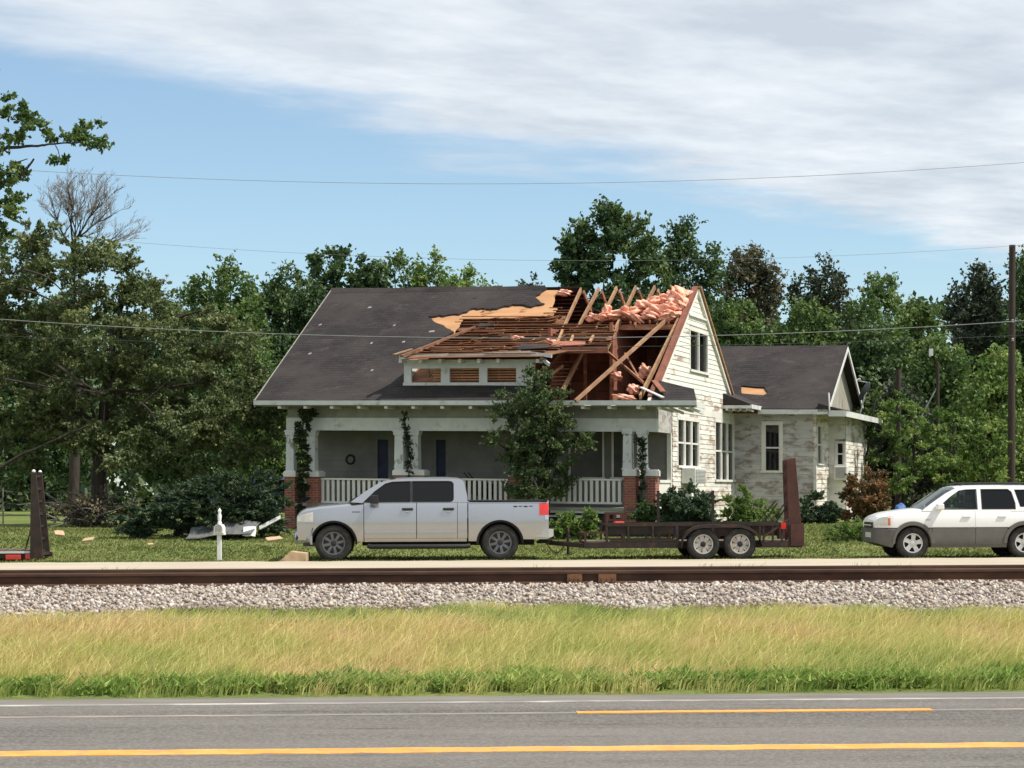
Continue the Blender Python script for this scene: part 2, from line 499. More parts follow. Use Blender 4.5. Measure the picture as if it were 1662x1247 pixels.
def stone_mat():
    m, nt, out = new_mat('ballast_stone')
    a = N(nt, 'ShaderNodeAttribute', attribute_name='tint')
    col = ramp(nt, a.outputs['Fac'], [(0, (.10, .08, .07)), (.22, (.24, .19, .16)), (.45, (.36, .31, .275)), (.62, (.45, .365, .28)), (.8, (.50, .46, .42)), (1, (.70, .66, .60))])
    p = N(nt, 'ShaderNodeBsdfPrincipled'); p.inputs['Roughness'].default_value = .85; p.inputs['Specular IOR Level'].default_value = .25
    col = mixc(nt, ramp(nt, pos_noise(nt, 40), [(.4, (0, 0, 0)), (.75, (.6, .6, .6))]), col, (.33, .27, .23))
    nt.links.new(col, p.inputs['Base Color']); nt.links.new(p.outputs[0], out.inputs[0])
    return m
def stones():
    n = 34000
    a = rng.uniform(-10.5, 10.5, n); q = rng.uniform(25.9, 30.9, n)
    keep = (rng.uniform(size=n) < np.where(q < 28.7, 1.0, .45))
    # ragged toe: fewer stones low down, thinned in patches
    toe = 26.40 + .22 * np.sin(a * 1.7) + .25 * np.sin(a * .63 + 1) + .15 * np.sin(a * 4.1)
    keep &= (q > toe - .25) & ((q > toe + .2) | (rng.uniform(size=n) < .35))
    a, q = a[keep], q[keep]; n = len(a)
    z = np.interp(q, BQ, BZ) + rng.uniform(-.02, .03, n)
    base = np.array([(1, 1, 1), (1, -1, 1), (-1, -1, 1), (-1, 1, 1), (1, 1, -1), (1, -1, -1), (-1, -1, -1), (-1, 1, -1)], float) * .62
    v = base[None] * rng.uniform(.55, 1.25, (n, 8, 3))
    sz = rng.uniform(.017, .039, n)
    v *= sz[:, None, None] * np.stack([rng.uniform(.8, 1.5, n), rng.uniform(.7, 1.2, n), rng.uniform(.6, 1.1, n)], 1)[:, None]
    # random rotation
    qn = rng.normal(size=(n, 4)); qn /= np.linalg.norm(qn, axis=1)[:, None]
    w, x, y, zz = qn.T
    Rm = np.stack([1 - 2 * (y * y + zz * zz), 2 * (x * y - w * zz), 2 * (x * zz + w * y), 2 * (x * y + w * zz), 1 - 2 * (x * x + zz * zz), 2 * (y * zz - w * x),
                   2 * (x * zz - w * y), 2 * (y * zz + w * x), 1 - 2 * (x * x + y * y)], 1).reshape(n, 3, 3)
    v = np.einsum('nij,nkj->nki', Rm, v)
    px = a * RD.x + q * RN.x; py = a * RD.y + q * RN.y
    v += np.stack([px, py, z], 1)[:, None]
    f = np.array([(0, 1, 2, 3), (7, 6, 5, 4), (0, 4, 5, 1), (1, 5, 6, 2), (2, 6, 7, 3), (3, 7, 4, 0)])
    faces = (np.arange(n)[:, None, None] * 8 + f[None]).reshape(-1, 4)
    t = np.clip(rng.beta(2.2, 1.8, n), 0, 1)
    o = link('ballast_stones', np_mesh('ballast_stones', v.reshape(-1, 3), faces, stone_mat(), np.repeat(t, 8)))
    tag(o, 'loose grey and tan crushed stones along the track', 'ballast', kind='stuff')
stones()

M_rail = mat('rusty_rail', (.085, .042, .026), (.055, .028, .02), rough=.75, scale=6, stretch=(.3, 1, 1), dirt=(.13, .07, .04), dscale=2, spec=.25)
M_railhead = mat('rail_head', (.30, .22, .15), (.22, .155, .11), rough=.45, metal=.5, scale=2, stretch=(.1, 1, 1))
M_tie = mat('tie_wood', (.075, .055, .04), (.05, .038, .03), rough=.95, scale=12, bump=.5)
M_joint = mat('joint_bar', (.20, .105, .05), (.13, .06, .04), rough=.9, scale=9)
track = thing('railway_track', 'rusty brown railway track on crushed stone ballast', 'railway', rq(0, 29.7, .35))
O = track.location
for i in range(-22, 23):
    piece('tie', M_tie, track, rq(i * .53, 28.35, .30), rq(i * .53, 31.05, .30), .22, .15, origin=O)
for q in (29.0, 30.44):
    prof = [(-.070, 0), (.070, 0), (.068, .014), (.010, .032), (.010, .125), (.036, .134), (.036, .165), (.026, .172), (-.026, .172), (-.036, .165), (-.036, .134), (-.010, .125), (-.010, .032), (-.068, .014)]
    secs = [[rq(a, q + y, .372 + z) for y, z in prof] for a in (-70, -12, 0, 12, 70)]
    r_ = MB().loft(secs).build('rail', M_rail, track, O)
    secs = [[rq(a, q + y, .372 + z) for y, z in ((-.028, .1745), (.028, .1745), (.028, .1765), (-.028, .1765))] for a in (-70, 0, 70)]
    MB().loft(secs).build('rail_head', M_railhead, r_, O)
for px_, w_, c_ in ((932, .10, 0), (985, .12, 1)):
    a = (px_ - 831) / F * 29.0 + 29.0 * math.tan(YAW)
    b = MB(); b.add([rq(a - w_, 28.915, .385), rq(a + w_, 28.915, .385), rq(a + w_, 28.935, .385), rq(a - w_, 28.935, .385), rq(a - w_, 28.925, .50), rq(a + w_, 28.925, .50), rq(a + w_, 28.985, .50), rq(a - w_, 28.985, .50)],
          [(0, 3, 2, 1), (4, 5, 6, 7), (0, 1, 5, 4), (1, 2, 6, 5), (2, 3, 7, 6), (3, 0, 4, 7)])
    for k in (-.6, 0, .6): b.tube([rq(a + k * w_, 28.90, .44), rq(a + k * w_, 28.93, .44)], .014, 6)
    b.build('joint_bar', M_joint, track, O)

# ------------------------------------------------------------------ grass
def blades(name, label, n, sample, h, wd, lean, m, tint, seg=2, wind=(.25, 0)):
    """tapered bent blades; sample(n) -> a, q, z ; h, tint -> functions of (a, q)"""
    a, q, z = sample(n); n = len(a)
    hh = h(a, q); tt = tint(a, q)
    px = a * RD.x + q * RN.x; py = a * RD.y + q * RN.y
    base = np.stack([px, py, z], 1)
    ang = rng.uniform(0, 2 * np.pi, n)
    side = np.stack([np.cos(ang), np.sin(ang), np.zeros(n)], 1)
    ld = rng.normal(size=(n, 2)) * lean + np.array(wind) * 1.0
    V, T = [], []
    for k in range(seg + 1):
        s = k / seg
        c = base + np.stack([ld[:, 0] * hh * s * s, ld[:, 1] * hh * s * s, hh * s * (1 - .15 * s)], 1)
        w_ = (wd * (1 - s) ** .7 + .0015) * rng.uniform(.7, 1.3, n)
        V += [c - side * w_[:, None] / 2, c + side * w_[:, None] / 2]
        T += [tt, tt]
    v = np.stack(V, 1); t = np.stack(T, 1); nv = 2 * (seg + 1)
    f = np.array([(2 * k, 2 * k + 1, 2 * k + 3, 2 * k + 2) for k in range(seg)])
    faces = (np.arange(n)[:, None, None] * nv + f[None]).reshape(-1, 4)
    o = link(name, np_mesh(name, v.reshape(-1, 3), faces, m, t.reshape(-1)))
    return tag(o, label, 'grass', kind='stuff')

def wavy(a, q, s=1.0, ph=0.0):
    return (np.sin(a * .9 * s + q * 1.3 * s + ph) + np.sin(a * 2.3 * s - q * .7 * s + 1.3 + ph) + np.sin(a * .37 * s + q * 2.9 * s + 2.1 + ph) + .6 * np.sin(a * 5.1 * s + q * 3.3 * s)) / 3.6

def verge_mat():
    m, nt, out = new_mat('verge_grass')
    a = N(nt, 'ShaderNodeAttribute', attribute_name='tint')
    col = ramp(nt, a.outputs['Fac'], [(0, (.10, .19, .04)), (.25, (.21, .32, .065)), (.5, (.50, .54, .17)), (.75, (.74, .66, .27)), (1, (.80, .62, .33))])
    p = N(nt, 'ShaderNodeBsdfPrincipled'); p.inputs['Roughness'].default_value = .7; p.inputs['Specular IOR Level'].default_value = .15
    t = N(nt, 'ShaderNodeBsdfTranslucent')
    nt.links.new(col, p.inputs['Base Color']); nt.links.new(col, t.inputs[0])
    x = N(nt, 'ShaderNodeMixShader'); x.inputs[0].default_value = .35
    nt.links.new(p.outputs[0], x.inputs[1]); nt.links.new(t.outputs[0], x.inputs[2]); nt.links.new(x.outputs[0], out.inputs[0])
    return m
M_verge = verge_mat()
def verge_sample(n):
    a = rng.uniform(-10, 10, n); q = 21.25 + 5.4 * rng.uniform(0, 1, n)
    edge = 21.3 + .10 * np.sin(a * 3.1) + .09 * np.sin(a * 7.7 + 1) + .06 * np.sin(a * 19)
    top = 26.15 + .22 * np.sin(a * 1.7) + .25 * np.sin(a * .63 + 1) + .12 * np.sin(a * 4.1)
    k = (q > edge) & (q < top + rng.normal(size=n) * .10)
    a, q = a[k], q[k]
    z = np.interp(q, PQ, PZ) + np.where(q > 25.3, np.maximum(np.interp(q, BQ, BZ) - np.interp(q, PQ, PZ), 0), 0) - .01
    return a, q, z
def verge_h(a, q):
    near = np.clip((22.2 - q) / .9, 0, 1); far = np.clip((q - 25.2) / 1.0, 0, 1)
    h = .25 + .05 * wavy(a, q, 2.2) - .14 * far - .06 * near * (1 - .6 * wavy(a, q, 3.1, 2))
    return np.clip(h * rng.uniform(.55, 1.25, len(a)), .04, .5)
def verge_t(a, q):
    near = np.clip((22.1 + .18 * np.sin(a * 2.2) + .12 * np.sin(a * 5.7) - q) / .7, 0, 1); far = np.clip((q - 25.0) / .9, 0, 1)
    t = .76 + .30 * wavy(a, q, .7) + .13 * wavy(a, q, 2.7, 1) + .10 * rng.normal(size=len(a))
    t = t - (.36 + .15 * wavy(a, q, 1.9, 5)) * near - (.22 + .14 * wavy(a, q, .8, 3)) * far
    return np.clip(t, 0, 1)
blades('verge_grass', 'tall green to straw yellow grass between highway and track', 105000, verge_sample, verge_h, .013, .30, M_verge, verge_t, seg=2, wind=(.42, -.08))
# leafy weeds at the edge of the pavement
def weed_sample(n):
    c = rng.uniform(-9.5, 9.5, 420); cq = 21.45 + np.abs(rng.normal(size=420)) * .28
    i = rng.integers(0, 420, n)
    a = c[i] + rng.normal(size=n) * .07; q = cq[i] + rng.normal(size=n) * .06
    return a, q, np.interp(q, PQ, PZ) + rng.uniform(0, .12, n)
blades('roadside_weeds', 'leafy dark green weeds along the pavement edge', 20000, weed_sample, lambda a, q: rng.uniform(.03, .10, len(a)), .035, .7, M_verge,
       lambda a, q: np.clip(.27 + .12 * wavy(a, q, 2) + .08 * rng.normal(size=len(a)), 0, .45), seg=1)
# dry thatch at the toe of the ballast
def toe_sample(n):
    a = rng.uniform(-10, 10, n); q = 26.25 + .22 * np.sin(a * 1.7) + .25 * np.sin(a * .63 + 1) + rng.normal(size=n) * .2
    k = wavy(a, q, 1.1, 4) > -.15
    a, q = a[k], q[k]
    return a, q, np.maximum(np.interp(q, BQ, BZ), np.interp(q, PQ, PZ)) - .005
M_thatch = leaf_mat('dry_thatch', (.13, .085, .055), (.24, .165, .11), (.36, .27, .18), trans=.1, rough=.9)
blades('dry_thatch', 'dead brown thatch where the ballast meets the grass', 22000, toe_sample, lambda a, q: rng.uniform(.03, .09, len(a)), .012, .9, M_thatch, lambda a, q: rng.uniform(0, 1, len(a)), seg=1)
# lawn
M_lawn = leaf_mat('lawn_grass', (.075, .105, .032), (.155, .185, .06), (.33, .30, .13), trans=.3, rough=.7)
def lawn_sample(n):
    a = rng.uniform(-19, 19, n); q = 49.2 + 17 * rng.uniform(0, 1, n) ** 1.25
    k = q > 49.3 + .12 * np.sin(a * 2.1) + .1 * np.sin(a * 5.3)
    a, q = a[k], q[k]
    return a, q, np.interp(q, PQ, PZ) - .005
blades('lawn_grass', 'mown green lawn in front of the house', 110000, lawn_sample, lambda a, q: np.clip(.055 + .035 * wavy(a, q, .8) + .02 * wavy(a, q, 2.4, 1) + .015 * rng.normal(size=len(a)), .02, .16), .045, .5, M_lawn,
       lambda a, q: np.clip(.52 + .30 * wavy(a, q, .55) + .22 * wavy(a, q, 1.7, 2) + .18 * rng.normal(size=len(a)), 0, 1), seg=1)
# small weeds sprouting beside the far rail
def sprout_sample(n):
    c = np.array([-4.6, -4.3, 1.75, 4.05, 4.35, 4.6, 4.95, 6.3, 6.9]); i = rng.integers(0, len(c), n)
    a = c[i] + rng.normal(size=n) * .09; q = 31.1 + rng.normal(size=n) * .08
    return a, q, np.full(n, .34)
blades('track_weeds', 'sparse green weeds sprouting beside the far rail', 260, sprout_sample, lambda a, q: rng.uniform(.12, .30, len(a)), .018, .35, M_verge, lambda a, q: rng.uniform(.1, .5, len(a)))
# ------------------------------------------------------------------ the damaged house: frame of reference
TH = R(17.5)
P0 = Vector((-7.488, 63.0, 0))
U = Vector((math.cos(TH), -math.sin(TH), 0)); V = Vector((math.sin(TH), math.cos(TH), 0))
def _solve(px, py, n, c):
    r = ray(px, py); t = (c - (CAM - P0).dot(n)) / r.dot(n)
    return CAM + r * t
_pl = _solve(415, 652, V, 0.0); _pr = _solve(1055, 652, V, 0.0)
LEN = (_pr - P0).dot(U)                        # left roof edge to gable wall
WE = _pl.z
KS = (_pl.z - _pr.z) / LEN                     # the old house has settled towards its right end
def HP(u, v, w):
    p = P0 + U * u + V * v
    return Vector((p.x, p.y, w - KS * u))
def hp(p): return HP(*p)
def HL(P):
    d = P - P0; u = d.dot(U); return u, d.dot(V), P.z + KS * u
def on_v(px, py, v): u, _, w = HL(_solve(px, py, V, v)); return u, w
def on_u(px, py, u): _, v, w = HL(_solve(px, py, U, u)); return v, w
def on_slope(px, py, w0, s, v0=0.0):
    """point (u, v) where the line of sight meets w = w0 + s (v - v0)"""
    a = HL(CAM); b = HL(CAM + ray(px, py)); d = [b[i] - a[i] for i in range(3)]
    t = (w0 + s * (a[1] - v0) - a[2]) / (d[2] - s * d[1])
    return a[0] + t * d[0], a[1] + t * d[1]
_vl, _wl = on_u(538, 470, 0.0); _vr, _wr = on_u(1130, 469, LEN)
VR = (_vl + _vr) / 2                           # ridge
SL = ((_wl - WE) / _vl + (_wr - WE) / _vr) / 2   # roof slope
WR = WE + SL * VR
def on_roof(px, py, off=0.0): return on_slope(px, py, WE + off, SL)
def RF(u, v, off=0.0):                         # point on the front roof, off = height above it
    return HP(u, v, WE + SL * v + off)
def RB(u, v, off=0.0):                         # rear roof
    return HP(u, v, WR - SL * (v - VR) + off)
VC, VWALL = .72, 2.58                          # porch posts, front wall
VBACK = 2 * VR - .1
WG = .62                                       # ground at the house
print('house', LEN, WE, KS, VR, SL, WR)

house = thing('damaged_house', 'old white wooden house with porch and its roof torn open at the right', 'house', (HP(LEN / 2, 5, 0).x, HP(LEN / 2, 5, 0).y, WG))
HO = house.location

# materials of the house
def shingle():
    m, nt, out = new_mat('shingle')
    p = N(nt, 'ShaderNodeBsdfPrincipled'); p.inputs['Roughness'].default_value = .9; p.inputs['Specular IOR Level'].default_value = .2
    g_ = N(nt, 'ShaderNodeNewGeometry'); mp = N(nt, 'ShaderNodeMapping'); mp.inputs['Rotation'].default_value = (0, 0, TH)
    nt.links.new(g_.outputs['Position'], mp.inputs[0])
    s = N(nt, 'ShaderNodeSeparateXYZ'); nt.links.new(mp.outputs[0], s.inputs[0])
    cb = N(nt, 'ShaderNodeCombineXYZ'); nt.links.new(s.outputs['X'], cb.inputs[0]); nt.links.new(s.outputs['Z'], cb.inputs[1])
    b = N(nt, 'ShaderNodeTexBrick'); b.inputs['Scale'].default_value = 1.0; b.inputs['Brick Width'].default_value = .32; b.inputs['Row Height'].default_value = .078
    b.inputs['Mortar Size'].default_value = .006; b.inputs['Color1'].default_value = (.025, .022, .0225, 1); b.inputs['Color2'].default_value = (.038, .033, .033, 1); b.inputs['Mortar'].default_value = (.015, .013, .0135, 1)
    nt.links.new(cb.outputs[0], b.inputs['Vector'])
    col = mixc(nt, ramp(nt, pos_noise(nt, .55, (1, 1, 1), detail=8), [(.4, (0, 0, 0)), (.62, (1, 1, 1))]), b.outputs['Color'], (.050, .042, .040))
    col = mixc(nt, ramp(nt, pos_noise(nt, 2.2, (.6, 1, 1), detail=9, rough=.75), [(.54, (0, 0, 0)), (.70, (.8, .8, .8))]), col, (.076, .065, .060))
    nt.links.new(col, p.inputs['Base Color'])
    bp = N(nt, 'ShaderNodeBump'); bp.inputs['Strength'].default_value = .7; bp.inputs['Distance'].default_value = .012
    nt.links.new(b.outputs['Fac'], bp.inputs['Height']); bp.invert = True
    nt.links.new(bp.outputs[0], p.inputs['Normal']); nt.links.new(p.outputs[0], out.inputs[0])
    return m
M_shingle = shingle()
M_ply = mat('plywood', (.50, .275, .135), (.42, .22, .105), rough=.85, scale=2.2, stretch=(.4, 1, 3), rot=TH, bump=.2)
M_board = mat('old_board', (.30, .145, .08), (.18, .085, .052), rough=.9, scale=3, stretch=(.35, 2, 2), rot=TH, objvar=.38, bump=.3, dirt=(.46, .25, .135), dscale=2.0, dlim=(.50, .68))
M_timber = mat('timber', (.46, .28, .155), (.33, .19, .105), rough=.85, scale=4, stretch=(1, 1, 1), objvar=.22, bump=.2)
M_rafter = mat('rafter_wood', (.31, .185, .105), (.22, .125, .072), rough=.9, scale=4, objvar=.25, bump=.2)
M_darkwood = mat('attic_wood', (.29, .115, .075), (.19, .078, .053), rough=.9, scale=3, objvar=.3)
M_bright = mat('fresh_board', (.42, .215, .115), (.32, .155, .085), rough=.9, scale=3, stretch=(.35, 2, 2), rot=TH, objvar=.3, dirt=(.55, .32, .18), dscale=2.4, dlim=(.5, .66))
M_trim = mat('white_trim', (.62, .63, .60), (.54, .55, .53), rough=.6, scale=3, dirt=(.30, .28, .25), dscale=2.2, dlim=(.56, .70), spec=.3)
M_paint = mat('white_paint', (.72, .70, .645), (.64, .62, .57), rough=.6, scale=2, spec=.3)
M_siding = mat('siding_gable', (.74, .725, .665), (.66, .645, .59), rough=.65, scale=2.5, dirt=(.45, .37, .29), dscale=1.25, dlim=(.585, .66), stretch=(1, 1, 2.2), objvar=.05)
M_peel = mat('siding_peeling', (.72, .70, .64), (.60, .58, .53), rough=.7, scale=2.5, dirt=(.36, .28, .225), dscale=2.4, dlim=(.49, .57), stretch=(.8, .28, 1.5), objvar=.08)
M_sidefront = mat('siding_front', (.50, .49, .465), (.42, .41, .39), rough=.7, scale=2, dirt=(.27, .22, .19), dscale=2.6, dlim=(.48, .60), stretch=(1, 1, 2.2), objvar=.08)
M_porchwall = mat('porch_wall', (.235, .23, .205), (.195, .19, .17), rough=.75, scale=1.5, dirt=(.15, .145, .13), dscale=1.2, dlim=(.5, .75))  # darker than the side walls: porch shade is put into this colour
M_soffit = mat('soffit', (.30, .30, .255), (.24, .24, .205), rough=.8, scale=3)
M_glass = glass_mat('window_glass', (.4, .45, .45), .75)
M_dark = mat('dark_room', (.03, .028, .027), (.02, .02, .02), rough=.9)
M_blue = mat('blue_door', (.035, .045, .085), (.025, .03, .06), rough=.6)
M_brick = None
def brick_mat():
    m, nt, out = new_mat('brick')
    p = N(nt, 'ShaderNodeBsdfPrincipled'); p.inputs['Roughness'].default_value = .85
    g_ = N(nt, 'ShaderNodeNewGeometry'); mp = N(nt, 'ShaderNodeMapping'); mp.inputs['Rotation'].default_value = (0, 0, TH)
    nt.links.new(g_.outputs['Position'], mp.inputs[0])
    s = N(nt, 'ShaderNodeSeparateXYZ'); nt.links.new(mp.outputs[0], s.inputs[0])
    ad = N(nt, 'ShaderNodeMath', operation='ADD'); nt.links.new(s.outputs['X'], ad.inputs[0]); nt.links.new(s.outputs['Y'], ad.inputs[1])
    cb = N(nt, 'ShaderNodeCombineXYZ'); nt.links.new(ad.outputs[0], cb.inputs[0]); nt.links.new(s.outputs['Z'], cb.inputs[1])
    b = N(nt, 'ShaderNodeTexBrick'); b.inputs['Scale'].default_value = 1.0; b.inputs['Brick Width'].default_value = .21; b.inputs['Row Height'].default_value = .072
    b.inputs['Mortar Size'].default_value = .008; b.inputs['Color1'].default_value = (.34, .095, .055, 1); b.inputs['Color2'].default_value = (.23, .06, .042, 1); b.inputs['Mortar'].default_value = (.30, .25, .21, 1)
    nt.links.new(cb.outputs[0], b.inputs['Vector'])
    nt.links.new(b.outputs['Color'], p.inputs['Base Color'])
    bp = N(nt, 'ShaderNodeBump'); bp.inputs['Distance'].default_value = .01; bp.invert = True
    nt.links.new(b.outputs['Fac'], bp.inputs['Height']); nt.links.new(bp.outputs[0], p.inputs['Normal'])
    nt.links.new(p.outputs[0], out.inputs[0])
    return m
M_brick = brick_mat()

def hbox(name, m, u0, u1, v0, v1, w0, w1, parent=None, bevel=None):
    return MB(hp).box(u0, u1, v0, v1, w0, w1).build(name, m, parent or house, HO, bevel=bevel)
def hstick(name, m, a, b, w, h, parent=None, up=None):
    return piece(name, m, parent or house, HP(*a), HP(*b), w, h, up=up or (0, 0, 1), origin=HO)
def rag(pts, step=.10, amp=.05, keep=()):
    """roughen the edges of an outline; edges whose index is in keep stay straight"""
    out = []
    n = len(pts)
    for i in range(n):
        a, b = pts[i], pts[(i + 1) % n]
        out.append(a)
        if i in keep: continue
        d = math.hypot(b[0] - a[0], b[1] - a[1]); k = int(d / step)
        for j in range(1, k):
            t = j / k
            nx, ny = -(b[1] - a[1]) / d, (b[0] - a[0]) / d
            e = random.uniform(-amp, amp)
            out.append((a[0] + (b[0] - a[0]) * t + nx * e, a[1] + (b[1] - a[1]) * t + ny * e))
    return out

# ------------------------------------------------------------------ main roof
def roof_pts(pxs): return [on_roof(*p) for p in pxs]
# shingles left on the front slope
front = roof_pts([(415, 652), (538, 470), (888, 470), (868, 485), (884, 495), (862, 500), (832, 496), (806, 503), (770, 502), (745, 512), (694, 516), (716, 529), (737, 541), (700, 557), (664, 576), (660, 627), (884, 629), (896, 652)])
MB().plate(rag(front, .11, .05, keep=(0, 1, 13, 14, 15, 17)), lambda u, v, d: RF(u, v, d), .045).build('roof_shingles', M_shingle, house, HO)
# bare plywood sheet under the torn edge
ply = roof_pts([(684, 513), (720, 500), (880, 470), (906, 470), (896, 497), (905, 500), (897, 511), (752, 517), (738, 541), (700, 530)])
MB().plate(rag(ply, .16, .04, keep=(1, 2)), lambda u, v, d: RF(u, v, -.045 + d), .022).build('plywood_sheet', M_ply, house, HO)
# lifted shingle tabs and scars
M_scar = mat('shingle_scar', (.30, .29, .28), (.24, .23, .22), rough=.9)
for px_, py_, s_ in ((600, 502, .16), (520, 530, .12), (503, 577, .13), (701, 541, .26), (603, 560, .10), (655, 558, .12), (640, 531, .10), (604, 604, .10), (770, 486, .2)):
    u, v = on_roof(px_, py_); s_ *= .72
    m_ = M_shingle if px_ == 770 else M_scar
    MB().add([RF(u - s_ / 2, v - .05, .055), RF(u + s_ / 2, v - .03, .06), RF(u + s_ * .4, v + .03, .07), RF(u - s_ * .4, v + .02, .062), RF(u - s_ / 2, v - .05, .05), RF(u + s_ / 2, v - .03, .05), RF(u + s_ * .4, v + .05, .05), RF(u - s_ * .4, v + .04, .05)],
             [(0, 1, 2, 3), (4, 7, 6, 5), (0, 4, 5, 1), (1, 5, 6, 2), (2, 6, 7, 3), (3, 7, 4, 0)]).build('torn_shingle', m_, house, HO)
# ridge cap, partly lifted
for i, (a, b, dz) in enumerate(((541, 545, .02), (545, 600, .05), (601, 660, .03), (661, 740, .07), (741, 812, .04), (813, 884, .03))):
    u0, u1 = on_roof(a, 470)[0], on_roof(b, 470)[0]
    MB().add([RF(u0, VR - .16, .05), RF(u1, VR - .16, .05), HP(u1, VR, WR + .07 + dz), HP(u0, VR, WR + .07 + dz * .4), RB(u0, VR + .16, .05), RB(u1, VR + .16, .05)],
             [(0, 1, 2, 3), (3, 2, 5, 4), (0, 3, 4), (1, 5, 2), (0, 4, 5, 1)]).build('ridge_cap', M_shingle, house, HO)
# left barge board
MB().add([RF(-.005, .0, .05), RF(-.005, VR, .05), RF(-.005, VR, -.16), RF(-.005, 0, -.16), RF(-.04, 0, .05), RF(-.04, VR, .05), RF(-.04, VR, -.16), RF(-.04, 0, -.16)],
         [(0, 1, 2, 3), (7, 6, 5, 4), (0, 4, 5, 1), (1, 5, 6, 2), (2, 6, 7, 3), (3, 7, 4, 0)]).build('barge_board', M_soffit, house, HO)
# deck under the shingles (closed, so no light leaks), and the rear slope with its hole
uD = on_roof(905, 480)[0]
deck = roof_pts([(415, 652), (538, 470), (900, 470), (890, 498), (745, 512), (690, 585), (884, 632), (896, 652)])
MB().plate(deck, lambda u, v, d: RF(u, v, -.09 + d), .03).build('roof_deck', M_board, house, HO)
uH0, uH1 = on_roof(940, 470)[0], LEN - .12
rear = [(0, VR), (uH0, VR), (uH0 + .1, VR + .9), (uH0 + 1.0, VR + 1.35), (uH1 - .5, VR + 1.45), (uH1, VR + 1.1), (LEN, VR + 1.3), (LEN, 2 * VR), (0, 2 * VR)]
rs = MB().plate(rag(rear, .2, .06, keep=(0, 6, 7, 8)), lambda u, v, d: RB(u, v, d), .045).build('rear_shingles', M_shingle, house, HO)
k = 0
v = VR + .1
while v < 2 * VR - .1:
    u0 = 0.05
    for (a, b) in (((0.05, 4.2), (4.21, 8.0), (8.01, LEN - .05))):
        lim = LEN - .05
        if v < VR + 1.45: lim = uH0 + max(0, (v - VR - .8)) * 1.0
        bb = min(b, lim)
        if bb - a > .3:
            piece('rear_deck_board', M_darkwood, house, RB(a, v, -.03), RB(bb, v, -.03), .165, .022, up=(0, 0, 1), origin=HO)
    v += .172
# rafters of both slopes on the open right part
def rafter(px0, py0, px1, py1, m=M_rafter, w=.05, h=.13, off=-.08, name='rafter'):
    a, b = on_roof(px0, py0, off), on_roof(px1, py1, off)
    return piece(name, m, house, RF(*a, off), RF(*b, off), w, h, up=(0, 0, 1), origin=HO)
for a in ((943, 470, 911, 540), (972, 468.5, 929, 549), (1001, 467.5, 961, 549), (1032, 466.5, 997, 541), (1063, 466, 1030, 530), (1096, 467, 1066, 530)): rafter(*a)
rafter(1006, 521, 984, 567, m=M_timber, w=.07, h=.15, off=-.02)
rafter(947, 568, 909, 643, w=.07)
rafter(919, 562, 868, 622, w=.07)
rafter(1101, 520, 1039, 645, m=M_timber, w=.06, h=.14)
rafter(1127, 470, 1055, 645, m=M_darkwood, w=.13, h=.10, off=.0, name='rake_rafter')
for px_ in (943, 972, 1001, 1032, 1063, 1096, 1122):
    u = on_roof(px_, 470)[0]
    piece('rear_rafter', M_board, house, RB(u + .05, VR + .02, -.10), RB(u + .05, 2 * VR - .3, -.10), .05, .12, origin=HO)
# a loose lath nailed across the rear rafters
piece('lath', M_board, house, RB(on_roof(930, 470)[0], VR + .45, .0), RB(on_roof(1060, 470)[0], VR + .42, .0), .06, .03, origin=HO)
# remaining deck boards near the ridge and mid slope
def roof_row(py, px0, px1, off=-.055, m=M_board, wd=.15, segs=2, name='deck_board', plane=None):
    f_on = plane[0] if plane else (lambda x, y: on_roof(x, y, off))
    f_pt = plane[1] if plane else (lambda u, v: RF(u, v, off))
    cuts = sorted([px0 + random.uniform(-6, 6), px1 + random.uniform(-8, 8)] + [random.uniform(px0 + 25, px1 - 25) for _ in range(segs - 1)])
    for a, b in zip(cuts[:-1], cuts[1:]):
        ua, va = f_on(a + .5, py); ub, vb = f_on(b - .5, py)
        dv = random.uniform(-.02, .02); o = random.uniform(-.004, .012)
        pa, pb = f_pt(ua, va), f_pt(ub, va + dv)
        pa.z += o; pb.z += random.uniform(-.004, .012)
        piece(name, m, house, pa, pb, wd, .022, origin=HO)
MB().plate(roof_pts([(744, 511), (893, 499), (921, 499), (912, 531), (741, 531)]), lambda u, v, d: RF(u, v, -.125 + d), .02).build('under_deck', M_board, house, HO)
for py_, x0, x1 in ((500, 895, 920), (504.5, 893, 921), (509, 888, 916), (514, 752, 914), (518.5, 748, 912), (523, 744, 908), (527.5, 741, 935)):
    roof_row(py_, x0, x1, segs=3 if x1 - x0 > 80 else 1)
for py_ in (588, 594, 600, 606, 612, 618, 624, 630, 636, 642):
    roof_row(py_, 893 + random.uniform(-3, 3), 936 - (py_ - 588) * .48, off=-.13, wd=.09, segs=1, name='lath')

# ------------------------------------------------------------------ upstairs room laid open
uRoom = on_roof(985, 570)[0] - .05
wC = HL(_solve(1000, 527, V, 3.95))[2]          # ceiling of the room
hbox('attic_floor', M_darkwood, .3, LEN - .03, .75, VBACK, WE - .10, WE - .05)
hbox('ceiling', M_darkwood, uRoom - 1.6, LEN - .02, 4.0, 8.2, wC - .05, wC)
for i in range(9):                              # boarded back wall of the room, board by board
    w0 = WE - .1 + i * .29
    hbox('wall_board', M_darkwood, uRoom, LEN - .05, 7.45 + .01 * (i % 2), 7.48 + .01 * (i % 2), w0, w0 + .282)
for i in range(8):  # nearer back wall added in the left bay to catch sky light
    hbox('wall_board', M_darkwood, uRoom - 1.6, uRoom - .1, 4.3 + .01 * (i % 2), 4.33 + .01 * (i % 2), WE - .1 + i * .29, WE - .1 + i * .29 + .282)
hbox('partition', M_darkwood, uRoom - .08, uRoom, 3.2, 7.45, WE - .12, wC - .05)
hbox('partition', M_darkwood, uRoom - 1.7, uRoom - 1.62, 2.4, 7.45, WE - .12, wC - .2)
